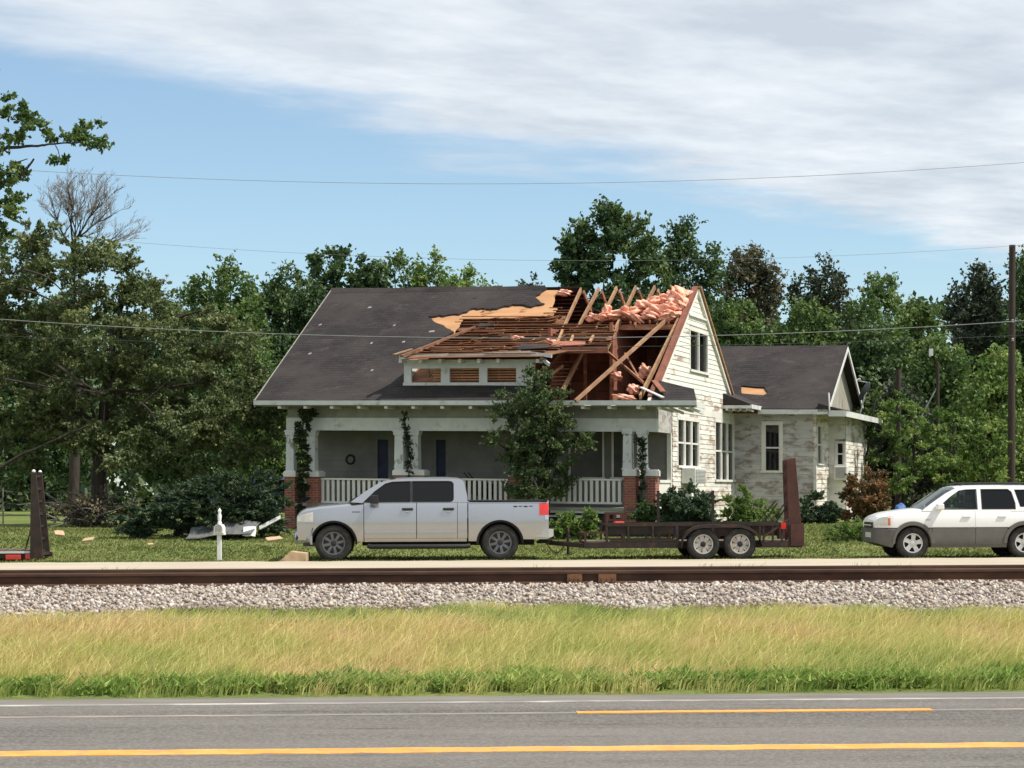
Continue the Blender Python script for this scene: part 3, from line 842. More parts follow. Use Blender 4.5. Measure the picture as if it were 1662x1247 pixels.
for u_, v_, top in ((uRoom + .02, 3.1, wC), (uRoom + 1.05, 7.3, wC), (uRoom + .35, 7.3, wC), (uRoom + 1.8, 7.3, wC), (uRoom - .75, 3.0, WE + 1.6)):
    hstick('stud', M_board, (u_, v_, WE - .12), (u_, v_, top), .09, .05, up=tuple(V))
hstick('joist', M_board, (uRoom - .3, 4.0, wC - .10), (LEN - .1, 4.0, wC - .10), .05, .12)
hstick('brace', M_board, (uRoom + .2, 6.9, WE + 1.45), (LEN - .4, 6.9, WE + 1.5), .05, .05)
M_fallen = mat('fallen_wood', (.42, .25, .14), (.28, .16, .095), rough=.85, scale=2.5)
def slant(name, px0, py0, px1, py1, off0, off1, w, h, m=M_timber):
    a, b = on_roof(px0, py0, off0), on_roof(px1, py1, off1)
    return piece(name, m, house, RF(*a, off0), RF(*b, off1), w, h, origin=HO)
slant('fallen_timber', 1082, 519, 934, 651, .02, .10, .075, .09, M_fallen)
slant('brace', 984, 570, 1052, 628, -.35, -.45, .05, .07, M_board)
slant('brace', 1014, 574, 1036, 612, -.45, -.5, .05, .05, M_board)
slant('brace', 913, 594, 875, 622, .0, .02, .06, .08)

# ------------------------------------------------------------------ dormer
VD = on_roof(700, 628)[1] + .02                 # dormer front wall
dL, _ = on_v(656, 605, VD); dR, _ = on_v(868, 605, VD)
wS = HL(_solve(760, 628, V, VD))[2]; wT = HL(_solve(760, 584, V, VD))[2]
dormer = hbox('dormer', M_trim, dL, dR, VD, VD + .06, wT - .16, wT)         # head board; its other pieces hang below it
def dsub(name, m, *b): return hbox(name, m, *b, parent=dormer)
wins = [(668, 716), (730, 778), (791, 838)]
wb, wt_ = HL(_solve(760, 621, V, VD))[2], HL(_solve(760, 598, V, VD))[2]
dsub('dormer_sill', M_trim, dL - .03, dR + .03, VD - .03, VD + .07, wS - .02, wb)
dsub('dormer_frieze', M_trim, dL, dR, VD - .012, VD + .05, wt_, wT - .16)
xs = [656] + [x for w_ in wins for x in w_] + [868]
for a, b in zip(xs[::2], xs[1::2]):
    ua, ub = on_v(a, 610, VD)[0], on_v(b, 610, VD)[0]
    dsub('mullion', M_trim, ua, ub, VD - .02 - random.uniform(0, .01), VD + .05, wb, wt_)
M_lath = mat('lath_wood', (.66, .36, .19), (.55, .28, .14), rough=.85, scale=3, objvar=.2)
# side cheek walls and slatted back seen through the empty openings
dsub('cheek', M_trim, dL, dL + .05, VD + .06, VD + 2.2, wS - .3, wT)
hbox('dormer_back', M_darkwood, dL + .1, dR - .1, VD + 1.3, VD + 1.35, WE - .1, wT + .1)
for i in range(7):
    w0 = wb + .02 + i * .075
    hstick('lath', M_lath, (dL + .75 + .02 * (i % 3), VD + .35, w0), (dR - .1, VD + .35, w0), .02, .038, up=(0, 0, 1))
for px_ in (684, 740, 800):
    u_ = on_v(px_, 610, VD)[0]
    hstick('stud', M_timber, (u_, VD + .6, wb - .3), (u_, VD + .6, wt_ + .2), .05, .05, up=tuple(V))
# dormer eave: white fascia, slightly rising to the right, rafter tails below
SD = None
eL = on_v(648, 580, VD - .42); eM = on_v(860, 573, VD - .42)
MB(hp).add([(eL[0], VD - .42, eL[1] - .055), (eM[0], VD - .42, eM[1] - .055), (eM[0], VD - .38, eM[1] - .055), (eL[0], VD - .38, eL[1] - .055),
            (eL[0], VD - .42, eL[1] + .055), (eM[0], VD - .42, eM[1] + .055), (eM[0], VD - .38, eM[1] + .055), (eL[0], VD - .38, eL[1] + .055)],
           [(0, 3, 2, 1), (4, 5, 6, 7), (0, 1, 5, 4), (1, 2, 6, 5), (2, 3, 7, 6), (3, 0, 4, 7)]).build('dormer_fascia', M_trim, house, HO)
eE = on_v(896, 577, VD - .5)
MB(hp).bar((eM[0] - .05, VD - .41, eM[1]), (eE[0], VD - .52, eE[1] - .02), .04, .10).build('dormer_fascia', M_trim, house, HO)
MB(hp).bar((eM[0] + .25, VD - .2, eM[1] - .12), (eE[0] - .1, VD - .45, eE[1] - .26), .05, .10).build('broken_board', M_trim, house, HO)
MB(hp).bar((eM[0] + .1, VD - .1, eM[1] - .25), (eE[0] - .25, VD - .3, eE[1] - .1), .12, .03).build('broken_board', M_soffit, house, HO)
for px_ in (650, 682, 714, 746, 777, 808, 872):
    uu, ww = on_v(px_, 586, VD - .35)
    hbox('rafter_tail', M_paint, uu - .045, uu + .045, VD - .37, VD + .0, ww - .05, ww + .055)
hbox('dormer_soffit', M_soffit, eL[0] + .1, eM[0], VD - .37, VD + .3, eL[1] + .02, eL[1] + .035)
# dormer roof plane and its boards
wDe = (eL[1] + eM[1]) / 2 + .06
vTop = on_roof(850, 528)[1]
SD = (WE + SL * vTop - wDe) / (vTop - (VD - .42))
def on_dor(px, py, off=0.0): return on_slope(px, py, wDe + off, SD, VD - .42)
def DF(u, v, off=0.0): return HP(u, v, wDe + off + SD * (v - (VD - .42)))
def dplane(off): return (lambda x, y: on_dor(x, y, off), lambda u, v: DF(u, v, off))
base_d = [on_dor(*p) for p in ((655, 577), (768, 533), (760, 528), (1001, 524), (986, 564), (920, 566), (880, 574))]
MB().plate(base_d, lambda u, v, d: DF(u, v, -.09 + d), .02).build('dormer_deck', M_board, house, HO)
rows = [(574.5, 664, 880), (571, 676, 884), (567.5, 686, 905), (564, 696, 950), (560.5, 705, 985), (557, 714, 987), (553.5, 722, 988), (550, 731, 990), (546.5, 740, 992), (543, 749, 994), (539.5, 757, 995), (536, 764, 997), (532.5, 770, 999), (529, 772, 1000)]
for i, (py_, x0, x1) in enumerate(rows):
    roof_row(py_, x0, x1, wd=.20, segs=3 + (i % 2), plane=dplane(-.04 + .012 * (i % 2)), m=M_board if i % 3 else M_bright)
for i, (px_, py_, w_) in enumerate(((700, 570, .9), (770, 568, .5), (840, 562, .6), (800, 572, .8), (885, 565, .4), (905, 545, .35), (815, 548, .3), (765, 552, .3), (860, 536, .4))):
    u, v = on_dor(px_, py_, .0)
    piece('deck_board', M_timber, house, DF(u, v, .01), DF(u + w_, v + random.uniform(-.06, .06), .03), .12, .02, origin=HO)
# rafters lying over the right half of the dormer deck
for a in ((913, 537, 905, 556), (930, 546, 926, 556), (963, 546, 957, 556)):
    u0, v0 = on_dor(a[0], a[1], .03); u1, v1 = on_dor(a[2], a[3], .03)
    piece('rafter', M_timber, house, DF(u0, v0, .04), DF(u1, v1, .04), .06, .07, origin=HO)
for px_ in (765, 830, 880):
    pass
# hip board along the left edge and a strip of fascia under the boards at the right
u0, v0 = on_dor(652, 579, .02); u1, v1 = on_dor(770, 532, .02)
piece('hip_board', M_board, house, DF(u0, v0, .03), DF(u1, v1, .03), .12, .06, origin=HO)
u0, v0 = on_dor(650, 577, .0); u1, v1 = on_dor(668, 569, .0)
piece('hip_board', M_timber, house, DF(u0 - .25, v0 + .1, .0), DF(u1, v1, .04), .14, .03, origin=HO)
u0, v0 = on_dor(912, 564.5, 0); u1, v1 = on_dor(986, 565, 0)
piece('header', M_darkwood, house, DF(u0, v0, -.08), DF(u1, v0, -.08), .06, .16, origin=HO)
# splintered ends and scraps scattered over the torn area
r5 = random.Random(21)
for k in range(46):
    if k < 30:
        px_, py_ = r5.uniform(700, 985), r5.uniform(533, 570)
        if px_ < 770 - (py_ - 533) * 2.4: continue
        u, v = on_dor(px_, py_, .02); f_ = DF
    else:
        px_, py_ = r5.uniform(750, 925), r5.uniform(503, 528); u, v = on_roof(px_, py_, .0); f_ = RF
    ln, an = r5.uniform(.10, .5), r5.gauss(0, .35)
    a3, b3 = f_(u, v, .03), f_(u + ln * math.cos(an), v + ln * math.sin(an), r5.uniform(.02, .12))
    m5 = r5.choice((M_bright, M_board, M_timber, M_darkwood, M_ply))
    MB().bar(a3, b3, r5.uniform(.04, .12), .018, taper=r5.uniform(.15, .9)).build('splinter', m5, house, HO)
# flap of dark shingle felt and crumpled bits on the boards
for px_, py_, w_, d_, m_ in ((868, 563, .9, .25, M_shingle), (925, 558, 1.0, .22, M_darkwood), (790, 528, .5, .12, M_shingle), (855, 519, .3, .1, M_shingle), (840, 513, .3, .1, M_shingle)):
    u, v = on_dor(px_, py_, .03)
    MB().add([DF(u - w_ / 2, v - d_, .02), DF(u + w_ / 2, v - d_ * .8, .05), DF(u + w_ * .4, v + d_, .04), DF(u - w_ * .5, v + d_ * .7, .08), DF(u - w_ / 2, v - d_, -.0), DF(u + w_ / 2, v - d_ * .8, .03), DF(u + w_ * .4, v + d_, .02), DF(u - w_ * .5, v + d_ * .7, .05)],
             [(0, 1, 2, 3), (4, 7, 6, 5), (0, 4, 5, 1), (1, 5, 6, 2), (2, 6, 7, 3), (3, 7, 4, 0)]).build('felt_flap', m_, house, HO)

# ------------------------------------------------------------------ eaves and porch
uE = LEN + 1.32                                 # roof corner that stayed on beyond the gable
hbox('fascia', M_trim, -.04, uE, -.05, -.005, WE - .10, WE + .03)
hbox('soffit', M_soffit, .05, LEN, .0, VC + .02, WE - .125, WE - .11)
for px_ in (455, 497, 540, 584, 628, 672, 719, 765, 812, 858, 903, 947, 990, 1037):
    uu, ww = on_v(px_, 662, .12)
    hbox('rafter_tail', M_paint, uu - .05, uu + .05, .03, VC, WE - .20, WE - .055)
uP0 = on_v(465, 690, VC)[0]
beamT, beamM, beamB = WE - .06, on_v(831, 679, VC)[1], on_v(831, 700, VC)[1]
hbox('porch_frieze', M_soffit, uP0 + .03, LEN - .01, VC + .03, VC + .20, beamM, beamT)
hbox('porch_beam', M_trim, uP0, LEN + .004, VC - .02, VC + .22, beamB, beamM)
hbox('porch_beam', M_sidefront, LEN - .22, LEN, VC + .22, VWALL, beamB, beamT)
hbox('porch_beam', M_trim, uP0, uP0 + .2, VC + .22, VWALL, beamB, beamT)
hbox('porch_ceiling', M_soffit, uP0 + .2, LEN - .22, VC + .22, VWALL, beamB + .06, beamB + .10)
FW = on_v(831, 822, VC)[1]                      # porch floor
hbox('porch_floor', M_soffit, uP0 - .05, LEN + .05, VC - .12, VWALL, FW - .08, FW)
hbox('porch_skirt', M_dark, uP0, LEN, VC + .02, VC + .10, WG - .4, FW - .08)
for a in ((892, 1000, 826, 834), (1000, 1068, 826, 842), (885, 945, 836, 840)):
    u0, w1 = on_v(a[0], a[2], VC - .1); u1, w0 = on_v(a[1], a[3], VC - .1)
    hbox('skirt_board', M_trim, u0, u1, VC - .06, VC + .0, w0, w1)

def column(pxc, pxw, py0, py1, parent=house):
    """square tapered porch post with base and capital"""
    u0, w0 = on_v(pxc - pxw / 2, py1, VC + .1); u1, _ = on_v(pxc + pxw / 2, py1, VC + .1)
    _, w1 = on_v(pxc, py0, VC + .1); c = (u0 + u1) / 2; h = (u1 - u0) / 2
    b = MB(hp); vc = VC + .1
    def sec(w, k): return [(c - h * k, vc - h * k, w), (c + h * k, vc - h * k, w), (c + h * k, vc + h * k, w), (c - h * k, vc + h * k, w)]
    H_ = w1 - w0
    b.loft([sec(w0, 1.18), sec(w0 + .06, 1.18), sec(w0 + .065, 1.0), sec(w1 - .14, .9), sec(w1 - .135, 1.12), sec(w1 - .05, 1.12), sec(w1 - .045, 1.25), sec(w1 + .01, 1.25)])
    return b.build('porch_column', M_column, parent, HO)
M_column = mat('column_paint', (.66, .68, .66), (.58, .60, .585), rough=.65, scale=3, dirt=(.27, .24, .21), dscale=4.5, dlim=(.56, .63), stretch=(1, 1, .6))
for c in ((473, 13, 699, 768), (507, 14, 699, 768), (650, 15, 699, 766), (674, 15, 699, 766), (840, 14, 699, 768), (1020, 15, 697, 763), (1043, 15, 697, 763)):
    column(*c)
def pier(px0, px1, py_cap0, py_cap1):
    u0, w1 = on_v(px0, py_cap0, VC - .08); u1, w0 = on_v(px1, py_cap1, VC - .08); d = .44
    p = hbox('brick_pier', M_brick, u0 + .03, u1 - .03, VC - .12, VC - .12 + d, WG - .4, w0)
    MB(hp).loft([[(u0 - e, VC - .15 - e, w), (u1 + e, VC - .15 - e, w), (u1 + e, VC - .09 + d + e, w), (u0 - e, VC - .09 + d + e, w)] for w, e in ((w0, 0), (w0 + (w1 - w0) * .75, 0), (w1, -.05))]).build('pier_cap', M_paint, p, HO)
pier(461, 481, 764, 774); pier(496, 519, 764, 774); pier(638, 690, 762, 772); pier(826, 856, 764, 774); pier(1011, 1034, 762, 773); pier(1048, 1066, 762, 773)
def railing(px0, px1, n):
    u0, wt2 = on_v(px0, 776, VC + .1); u1, _ = on_v(px1, 776, VC + .1); _, wb2 = on_v(px0, 815, VC + .1)
    r_ = hbox('railing', M_paint, u0, u1, VC + .06, VC + .14, wt2 - .05, wt2)
    hbox('bottom_rail', M_paint, u0, u1, VC + .07, VC + .13, wb2 - .03, wb2 + .03, parent=r_)
    for i in range(n):
        u = u0 + (i + .5) * (u1 - u0) / n
        piece('baluster', M_paint, r_, HP(u, VC + .1, wb2 + .03), HP(u, VC + .1, wt2 - .05), .03, .085, up=tuple(U), origin=HO)
railing(520, 637, 14); railing(691, 825, 16); railing(857, 1010, 17)
# porch end panel on the right, under a slim rail
vA, vB = VC + .45, VWALL
hbox('end_panel', M_paint, LEN - .10, LEN - .04, vA, vB, FW, FW + .72)
hbox('end_rail', M_paint, LEN - .13, LEN - .01, vA, vB, FW + .72, FW + .80)
hbox('end_post', M_paint, LEN - .12, LEN + .004, VWALL - .10, VWALL, FW, beamB)

def wall_with(name, m, plane, c, a0, a1, b0, b1, holes, th=.08, parent=None, sgn=1):
    def place(a, b, d): return HP(a, c + d * sgn, b) if plane == 'v' else HP(c - d * sgn, a, b)
    return MB().plate([(a0, b0), (a1, b0), (a1, b1), (a0, b1)], place, th, [[(h[0], h[2]), (h[1], h[2]), (h[1], h[3]), (h[0], h[3])] for h in holes]).build(name, m, parent or house, HO)

def siding(wall, m, plane, c, a0, a1, b0, b1, holes, bh=.145, clip=None, lift=.016, only=None):
    w = b0; out_ = (-V if plane == 'v' else U)
    while w < b1 - .03:
        h = min(bh, b1 - w); mid = w + h / 2
        lo, hi = (a0, a1) if not clip else clip(w + h)
        lo, hi = max(lo, a0), min(hi, a1)
        spans = [(lo, hi)]
        for (h0, h1, g0, g1) in holes:
            if g0 < mid < g1:
                nw = []
                for s0, s1 in spans:
                    if h0 > s0: nw.append((s0, min(s1, h0)))
                    if h1 < s1: nw.append((max(s0, h1), s1))
                spans = [s for s in nw if s[1] - s[0] > .02]
        for s0, s1 in spans:
            if s1 - s0 < .03: continue
            d = lift + random.uniform(0, .004)
            pa, pb = (HP(s0, c - d, mid), HP(s1, c - d, mid)) if plane == 'v' else (HP(c + d, s0, mid), HP(c + d, s1, mid))
            up = Vector((0, 0, 1)) - out_ * .10
            piece('siding_board', m(mid, s0) if callable(m) else m, wall, pa, pb, .018, h * 1.02, up=tuple(up), origin=HO)
        w += bh

def window(plane, c, a0, a1, b0, b1, lights=1, sash=True, casing=.10, parent=None, name='window', pane=M_glass, mid=.5):
    o = -1 if plane == 'v' else 1
    def bx(mb, p0, p1, q0, q1, d0, d1):
        if plane == 'v': mb.box(p0, p1, c + min(o * d0, o * d1), c + max(o * d0, o * d1), q0, q1)
        else: mb.box(c + min(o * d0, o * d1), c + max(o * d0, o * d1), p0, p1, q0, q1)
    fr = MB(hp)
    bx(fr, a0 - casing, a0, b0, b1, -.05, .035); bx(fr, a1, a1 + casing, b0, b1, -.05, .035)
    bx(fr, a0 - casing, a1 + casing, b1, b1 + casing * 1.2, -.05, .04)
    f = fr.build(name, M_paint, parent or house, HO)
    s = MB(hp); bx(s, a0 - casing - .03, a1 + casing + .03, b0 - .07, b0, -.05, .08); s.build('sill', M_paint, f, HO)
    step = (a1 - a0) / lights
    for i in range(lights):
        x0, x1 = a0 + i * step, a0 + (i + 1) * step
        if i:
            mb = MB(hp); bx(mb, x0 - .05, x0 + .05, b0, b1, -.05, .03); mb.build('mullion', M_paint, f, HO)
        e = .05 if i else 0; e2 = .05 if i < lights - 1 else 0
        x0 += e; x1 -= e2
        if sash:
            mb = MB(hp); bm_ = b0 + (b1 - b0) * mid
            bx(mb, x0, x1, bm_ - .025, bm_ + .025, -.045, .012); bx(mb, x0, x0 + .035, b0, b1, -.045, .008); bx(mb, x1 - .035, x1, b0, b1, -.045, .008)
            mb.build('sash', M_paint, f, HO)
        mb = MB(hp); bx(mb, x0, x1, b0, b1, -.035, -.03); mb.build('pane', pane, f, HO)
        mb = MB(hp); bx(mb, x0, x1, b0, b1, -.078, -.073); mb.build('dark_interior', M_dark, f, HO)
    return f

# front wall under the porch
holes = []
def vrect(px0, px1, py0, py1, v):
    u0, w1 = on_v(px0, py0, v); u1, w0 = on_v(px1, py1, v); return (u0, u1, w0, w1)
d1 = vrect(613, 631, 710, 822, VWALL); d2 = vrect(708, 724, 710, 775, VWALL); d3 = vrect(926, 978, 698, 775, VWALL); d4 = vrect(996, 1013, 698, 775, VWALL)
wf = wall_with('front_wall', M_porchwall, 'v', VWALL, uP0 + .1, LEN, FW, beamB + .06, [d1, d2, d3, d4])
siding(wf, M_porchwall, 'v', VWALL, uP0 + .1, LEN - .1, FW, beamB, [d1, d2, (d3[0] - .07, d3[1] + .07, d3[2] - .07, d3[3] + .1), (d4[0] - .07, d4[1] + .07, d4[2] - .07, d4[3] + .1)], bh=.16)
hbox('door', M_blue, d1[0], d1[1], VWALL + .03, VWALL + .07, d1[2], d1[3])
hbox('screen', M_blue, d2[0], d2[1], VWALL + .03, VWALL + .07, d2[2], d2[3])
for d in (d3, d4): window('v', VWALL, d[0], d[1], d[2], d[3], casing=.06, sash=False)
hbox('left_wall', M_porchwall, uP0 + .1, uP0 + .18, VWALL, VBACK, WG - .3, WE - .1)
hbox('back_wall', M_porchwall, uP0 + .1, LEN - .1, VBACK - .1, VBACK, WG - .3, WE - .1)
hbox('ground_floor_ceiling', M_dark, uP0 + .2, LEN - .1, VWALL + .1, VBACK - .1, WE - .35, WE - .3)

# right-hand wall and gable
VS1 = 11.35
def urect(px0, px1, py0, py1, u):
    v0, w1 = on_u(px0, py0, u); v1, w0 = on_u(px1, py1, u); return (v0, v1, w0, w1)
wA = urect(1099, 1133, 681, 757, LEN); wB = urect(1160, 1190, 685, 779, LEN); wGb = urect(1119, 1147, 536, 606, LEN)
side_w0 = WG - .4
wall_r = wall_with('side_wall', M_peel, 'u', LEN - .005, VWALL + .0, VS1, side_w0, WE + .02, [wA, wB])
def peel_or_not(w, a): return M_peel if (w < WE + .45 or random.random() < .06) else M_siding
siding(wall_r, M_peel, 'u', LEN, VWALL, VS1, side_w0, WE - .18, [(wA[0] - .1, wA[1] + .1, wA[2] - .07, wA[3] + .12), (wB[0] - .1, wB[1] + .1, wB[2] - .07, wB[3] + .12)])
# gable triangle
def place_g(a, b, d): return HP(LEN - .005 - d, a, b)
gb = MB().plate([(.02, WE + .02), (2 * VR - .02, WE + .02), (VR, WR - .05)], place_g, .08, [[(wGb[0], wGb[2]), (wGb[1], wGb[2]), (wGb[1], wGb[3]), (wGb[0], wGb[3])]]).build('gable', M_siding, house, HO)
siding(gb, peel_or_not, 'u', LEN, 0, 2 * VR, WE + .02, WR - .1, [(wGb[0] - .1, wGb[1] + .1, wGb[2] - .07, wGb[3] + .12)], clip=lambda w: ((w - WE) / SL + .05, 2 * VR - (w - WE) / SL - .05))
hbox('band_board', M_paint, LEN, LEN + .035, VWALL, VS1, WE - .18, WE + .02)
window('u', LEN, *wA, lights=3); window('u', LEN, *wB, lights=3)
gw = window('u', LEN, *wGb, lights=2, casing=.10, sash=False, pane=glass_mat('clear_glass', (.8, .85, .8), .2))
# curtain behind the left light of the gable window, loose flap on its sill
M_curtain = mat('curtain', (.55, .55, .46), (.40, .40, .34), rough=.9, scale=9, stretch=(1, 6, .2))
hbox('curtain', M_curtain, LEN - .07, LEN - .055, wGb[0] + .1, wGb[0] + (wGb[1] - wGb[0]) * .46, wGb[2], wGb[3], parent=gw)
hbox('hood_board', M_paint, LEN + .01, LEN + .09, wGb[0] - .3, wGb[1] + .3, wGb[3] + .42, wGb[3] + .48)
def rake(v0, w0, v1, w1, m, u0, u1, h0, h1, name):
    MB(hp).add([(u0, v0, w0 + h0), (u1, v0, w0 + h0), (u1, v1, w1 + h0), (u0, v1, w1 + h0), (u0, v0, w0 + h1), (u1, v0, w0 + h1), (u1, v1, w1 + h1), (u0, v1, w1 + h1)],
               [(0, 3, 2, 1), (4, 5, 6, 7), (0, 1, 5, 4), (1, 2, 6, 5), (2, 3, 7, 6), (3, 0, 4, 7)]).build(name, m, house, HO)
rake(VR, WR, 2 * VR - .05, WE + .03, M_timber, LEN, LEN + .16, -.06, .0, 'rake_board')
rake(VR, WR - .14, 2 * VR - .05, WE - .11, M_siding, LEN + .022, LEN + .10, -.10, .04, 'rake_board')
rake(.1, WE + .08, VR, WR + .02, M_darkwood, LEN - .10, LEN + .05, -.14, -.02, 'rake_board')
rake(.35, WE + .10, VR, WR - .13, M_siding, LEN + .022, LEN + .05, -.12, .0, 'rake_board')
# the corner of the overhang that stayed, front
def corner(): 
    b = MB(hp); v1 = 1.0
    b.add([(LEN + .02, 0, WE), (uE, 0, WE), (uE - .25, v1 * .75, WE + SL * .75 * .8), (LEN + .02, v1, WE + SL * v1), (LEN + .02, 0, WE - .06), (uE, 0, WE - .06), (uE - .25, v1 * .75, WE + SL * .75 * .8 - .06), (LEN + .02, v1, WE + SL * v1 - .06)],
          [(0, 1, 2, 3), (4, 7, 6, 5), (0, 4, 5, 1), (1, 5, 6, 2), (2, 6, 7, 3), (3, 7, 4, 0)])
    b.build('overhang', M_shingle, house, HO)
    hbox('overhang_fascia', M_trim, uE - .045, uE, .0, 1.0, WE - .16, WE - .01)
    hbox('overhang_soffit', M_soffit, LEN + .05, uE - .05, .02, 1.0, WE - .13, WE - .10)
    for i in range(4):
        u_ = LEN + .25 + i * .28
        MB(hp).bar((u_, .06, WE - .17), (u_ + .2, .9, WE - .24 - .05 * (i % 2)), .05, .07).build('splintered_board', M_trim, house, HO)
    MB(hp).bar((LEN - .4, .6, WE + .42), (LEN + .35, .05, WE + .12), .12, .03).build('splintered_board', M_paint, house, HO)
    MB(hp).bar((LEN - .1, .9, WE + .62), (LEN + .3, .3, WE + .28), .16, .03).build('splintered_board', M_darkwood, house, HO)
corner()
# little pent roof above the rear side windows
pa, pb = on_u(1172, 638, LEN), on_u(1203, 640, LEN)
pt = MB(hp); o_ = .95
pt.add([(LEN, pa[0], pa[1]), (LEN, pb[0] + .1, pb[1]), (LEN + o_, pb[0] + .1, pb[1] - .36), (LEN + o_, pa[0] - .15, pa[1] - .36), (LEN, pa[0], pa[1] - .42), (LEN, pb[0] + .1, pb[1] - .42), (LEN + o_, pb[0] + .1, pb[1] - .42), (LEN + o_, pa[0] - .15, pa[1] - .42)],
       [(0, 1, 2, 3), (4, 7, 6, 5), (0, 4, 5, 1), (1, 5, 6, 2), (2, 6, 7, 3), (3, 7, 4, 0)])
pt.build('pent_roof', M_shingle, house, HO)
hbox('pent_fascia', M_trim, LEN + o_, LEN + o_ + .04, pa[0] - .17, pb[0] + .1, pa[1] - .50, pa[1] - .37)
hbox('pent_fascia', M_trim, LEN + .03, LEN + o_, pa[0] - .19, pa[0] - .15, pa[1] - .50, pa[1] - .40)
for i in range(4):
    u_ = LEN + .15 + i * .22
    MB(hp).bar((u_, pa[0] - .1, pa[1] - .52), (u_ + .12, pa[0] + .3, pa[1] - .56), .05, .07).build('splintered_board', M_trim, house, HO)

# ------------------------------------------------------------------ rear wing
VW = 11.35
uW = on_v(1323, 740, VW)[0]
uRk = on_v(1344, 660, VW - .45)[0]
vA_, wA_ = on_u(1376, 563, uRk)                 # ridge of the wing
eW = on_v(1300, 666, VW - .45)[1]
SW = (wA_ - eW) / (vA_ - (VW - .45))
vEnd = 2 * vA_ - VW
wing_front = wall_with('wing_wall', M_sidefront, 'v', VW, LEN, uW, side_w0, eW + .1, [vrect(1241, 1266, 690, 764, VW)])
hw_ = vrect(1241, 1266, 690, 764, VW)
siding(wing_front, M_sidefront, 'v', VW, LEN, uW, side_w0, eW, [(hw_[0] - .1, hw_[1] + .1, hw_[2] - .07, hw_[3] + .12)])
window('v', VW, *hw_)
hws = urect(1326, 1333, 692, 752, uW)
wing_side = wall_with('wing_wall', M_peel, 'u', uW, VW, VW + 2.6, side_w0, eW + .1, [hws])
siding(wing_side, M_peel, 'u', uW, VW, VW + 2.6, side_w0, eW - .05, [(hws[0] - .1, hws[1] + .1, hws[2] - .07, hws[3] + .12)])
window('u', uW, *hws)
uW2 = on_v(1372, 740, VW + 2.6)[0]
hj = vrect(1358, 1370, 720, 754, VW + 2.6)
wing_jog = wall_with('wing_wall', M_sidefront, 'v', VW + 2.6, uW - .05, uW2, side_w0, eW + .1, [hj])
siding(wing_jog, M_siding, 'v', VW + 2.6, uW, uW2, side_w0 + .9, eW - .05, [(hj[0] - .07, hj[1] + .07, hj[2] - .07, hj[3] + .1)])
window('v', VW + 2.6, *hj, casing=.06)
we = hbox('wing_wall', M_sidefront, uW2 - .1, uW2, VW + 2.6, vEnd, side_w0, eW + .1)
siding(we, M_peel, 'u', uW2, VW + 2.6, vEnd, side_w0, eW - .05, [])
hbox('corner_board', M_peel, uW - .05, uW + .045, VW - .045, VW + .05, side_w0, eW)
# roof of the wing
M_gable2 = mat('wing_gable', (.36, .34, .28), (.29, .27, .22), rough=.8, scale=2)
def WFp(u, v, off=0.0): return HP(u, v, eW + SW * (v - VW + .45) + off)
def WBp(u, v, off=0.0): return HP(u, v, wA_ - SW * (v - vA_) + off)
uS = LEN - 1.5
hole = [(on_slope(x, y, eW, SW, VW - .45)) for x, y in ((1203, 628), (1241, 631), (1246, 641), (1236, 645), (1204, 641))]
MB().plate([(uS, VW - .45), (uRk, VW - .45), (uRk, vA_), (uS, vA_)], lambda a, b, d: WFp(a, b, d), .05, [rag(hole, .12, .02)]).build('wing_roof', M_shingle, house, HO)
big = [(hole[0][0] - .2, hole[0][1] + .25), (hole[1][0] + .2, hole[1][1] + .25), (hole[2][0] + .2, hole[3][1] + .12), (hole[4][0] - .2, hole[4][1] + .12)]
MB().plate(big, lambda a, b, d: WFp(a, b, -.03 + d), .02).build('plywood_sheet', M_ply, house, HO)
MB().plate([(uS, VW - .40), (uRk - .03, VW - .40), (uRk - .03, vA_), (uS, vA_)], lambda a, b, d: WFp(a, b, -.14 + d), .03).build('wing_deck', M_darkwood, house, HO)
MB().plate([(uS, vA_), (uRk, vA_), (uRk, vEnd + .45), (uS, vEnd + .45)], lambda a, b, d: WBp(a, b, d), .05).build('wing_roof', M_shingle, house, HO)
hbox('wing_fascia', M_trim, LEN + .9, uRk, VW - .50, VW - .45, eW - .13, eW + .02)
for px_ in (1255, 1292, 1329):
    uu, _ = on_v(px_, 672, VW - .3)
    hbox('rafter_tail', M_paint, uu - .05, uu + .05, VW - .42, VW, eW - .14, eW - .03)
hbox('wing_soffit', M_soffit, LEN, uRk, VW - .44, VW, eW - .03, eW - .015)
def rake2(sign, m, u0, u1, h0, h1, name):
    v0 = VW - .45 if sign < 0 else vEnd + .45
    w0 = eW
    MB(hp).add([(u0, v0, w0 + h0), (u1, v0, w0 + h0), (u1, vA_, wA_ + h0), (u0, vA_, wA_ + h0), (u0, v0, w0 + h1), (u1, v0, w0 + h1), (u1, vA_, wA_ + h1), (u0, vA_, wA_ + h1)],
               [(0, 3, 2, 1), (4, 5, 6, 7), (0, 1, 5, 4), (1, 2, 6, 5), (2, 3, 7, 6), (3, 0, 4, 7)]).build(name, m, house, HO)
rake2(-1, M_trim, uRk - .03, uRk + .02, -.15, .0, 'rake_board'); rake2(1, M_trim, uRk - .03, uRk + .02, -.15, .0, 'rake_board')
MB().plate([(VW - .3, eW), (vEnd + .3, eW), (vA_, wA_ - .12)], lambda a, b, d: HP(uRk - .32 - d, a, b), .06).build('gable', M_gable2, house, HO)
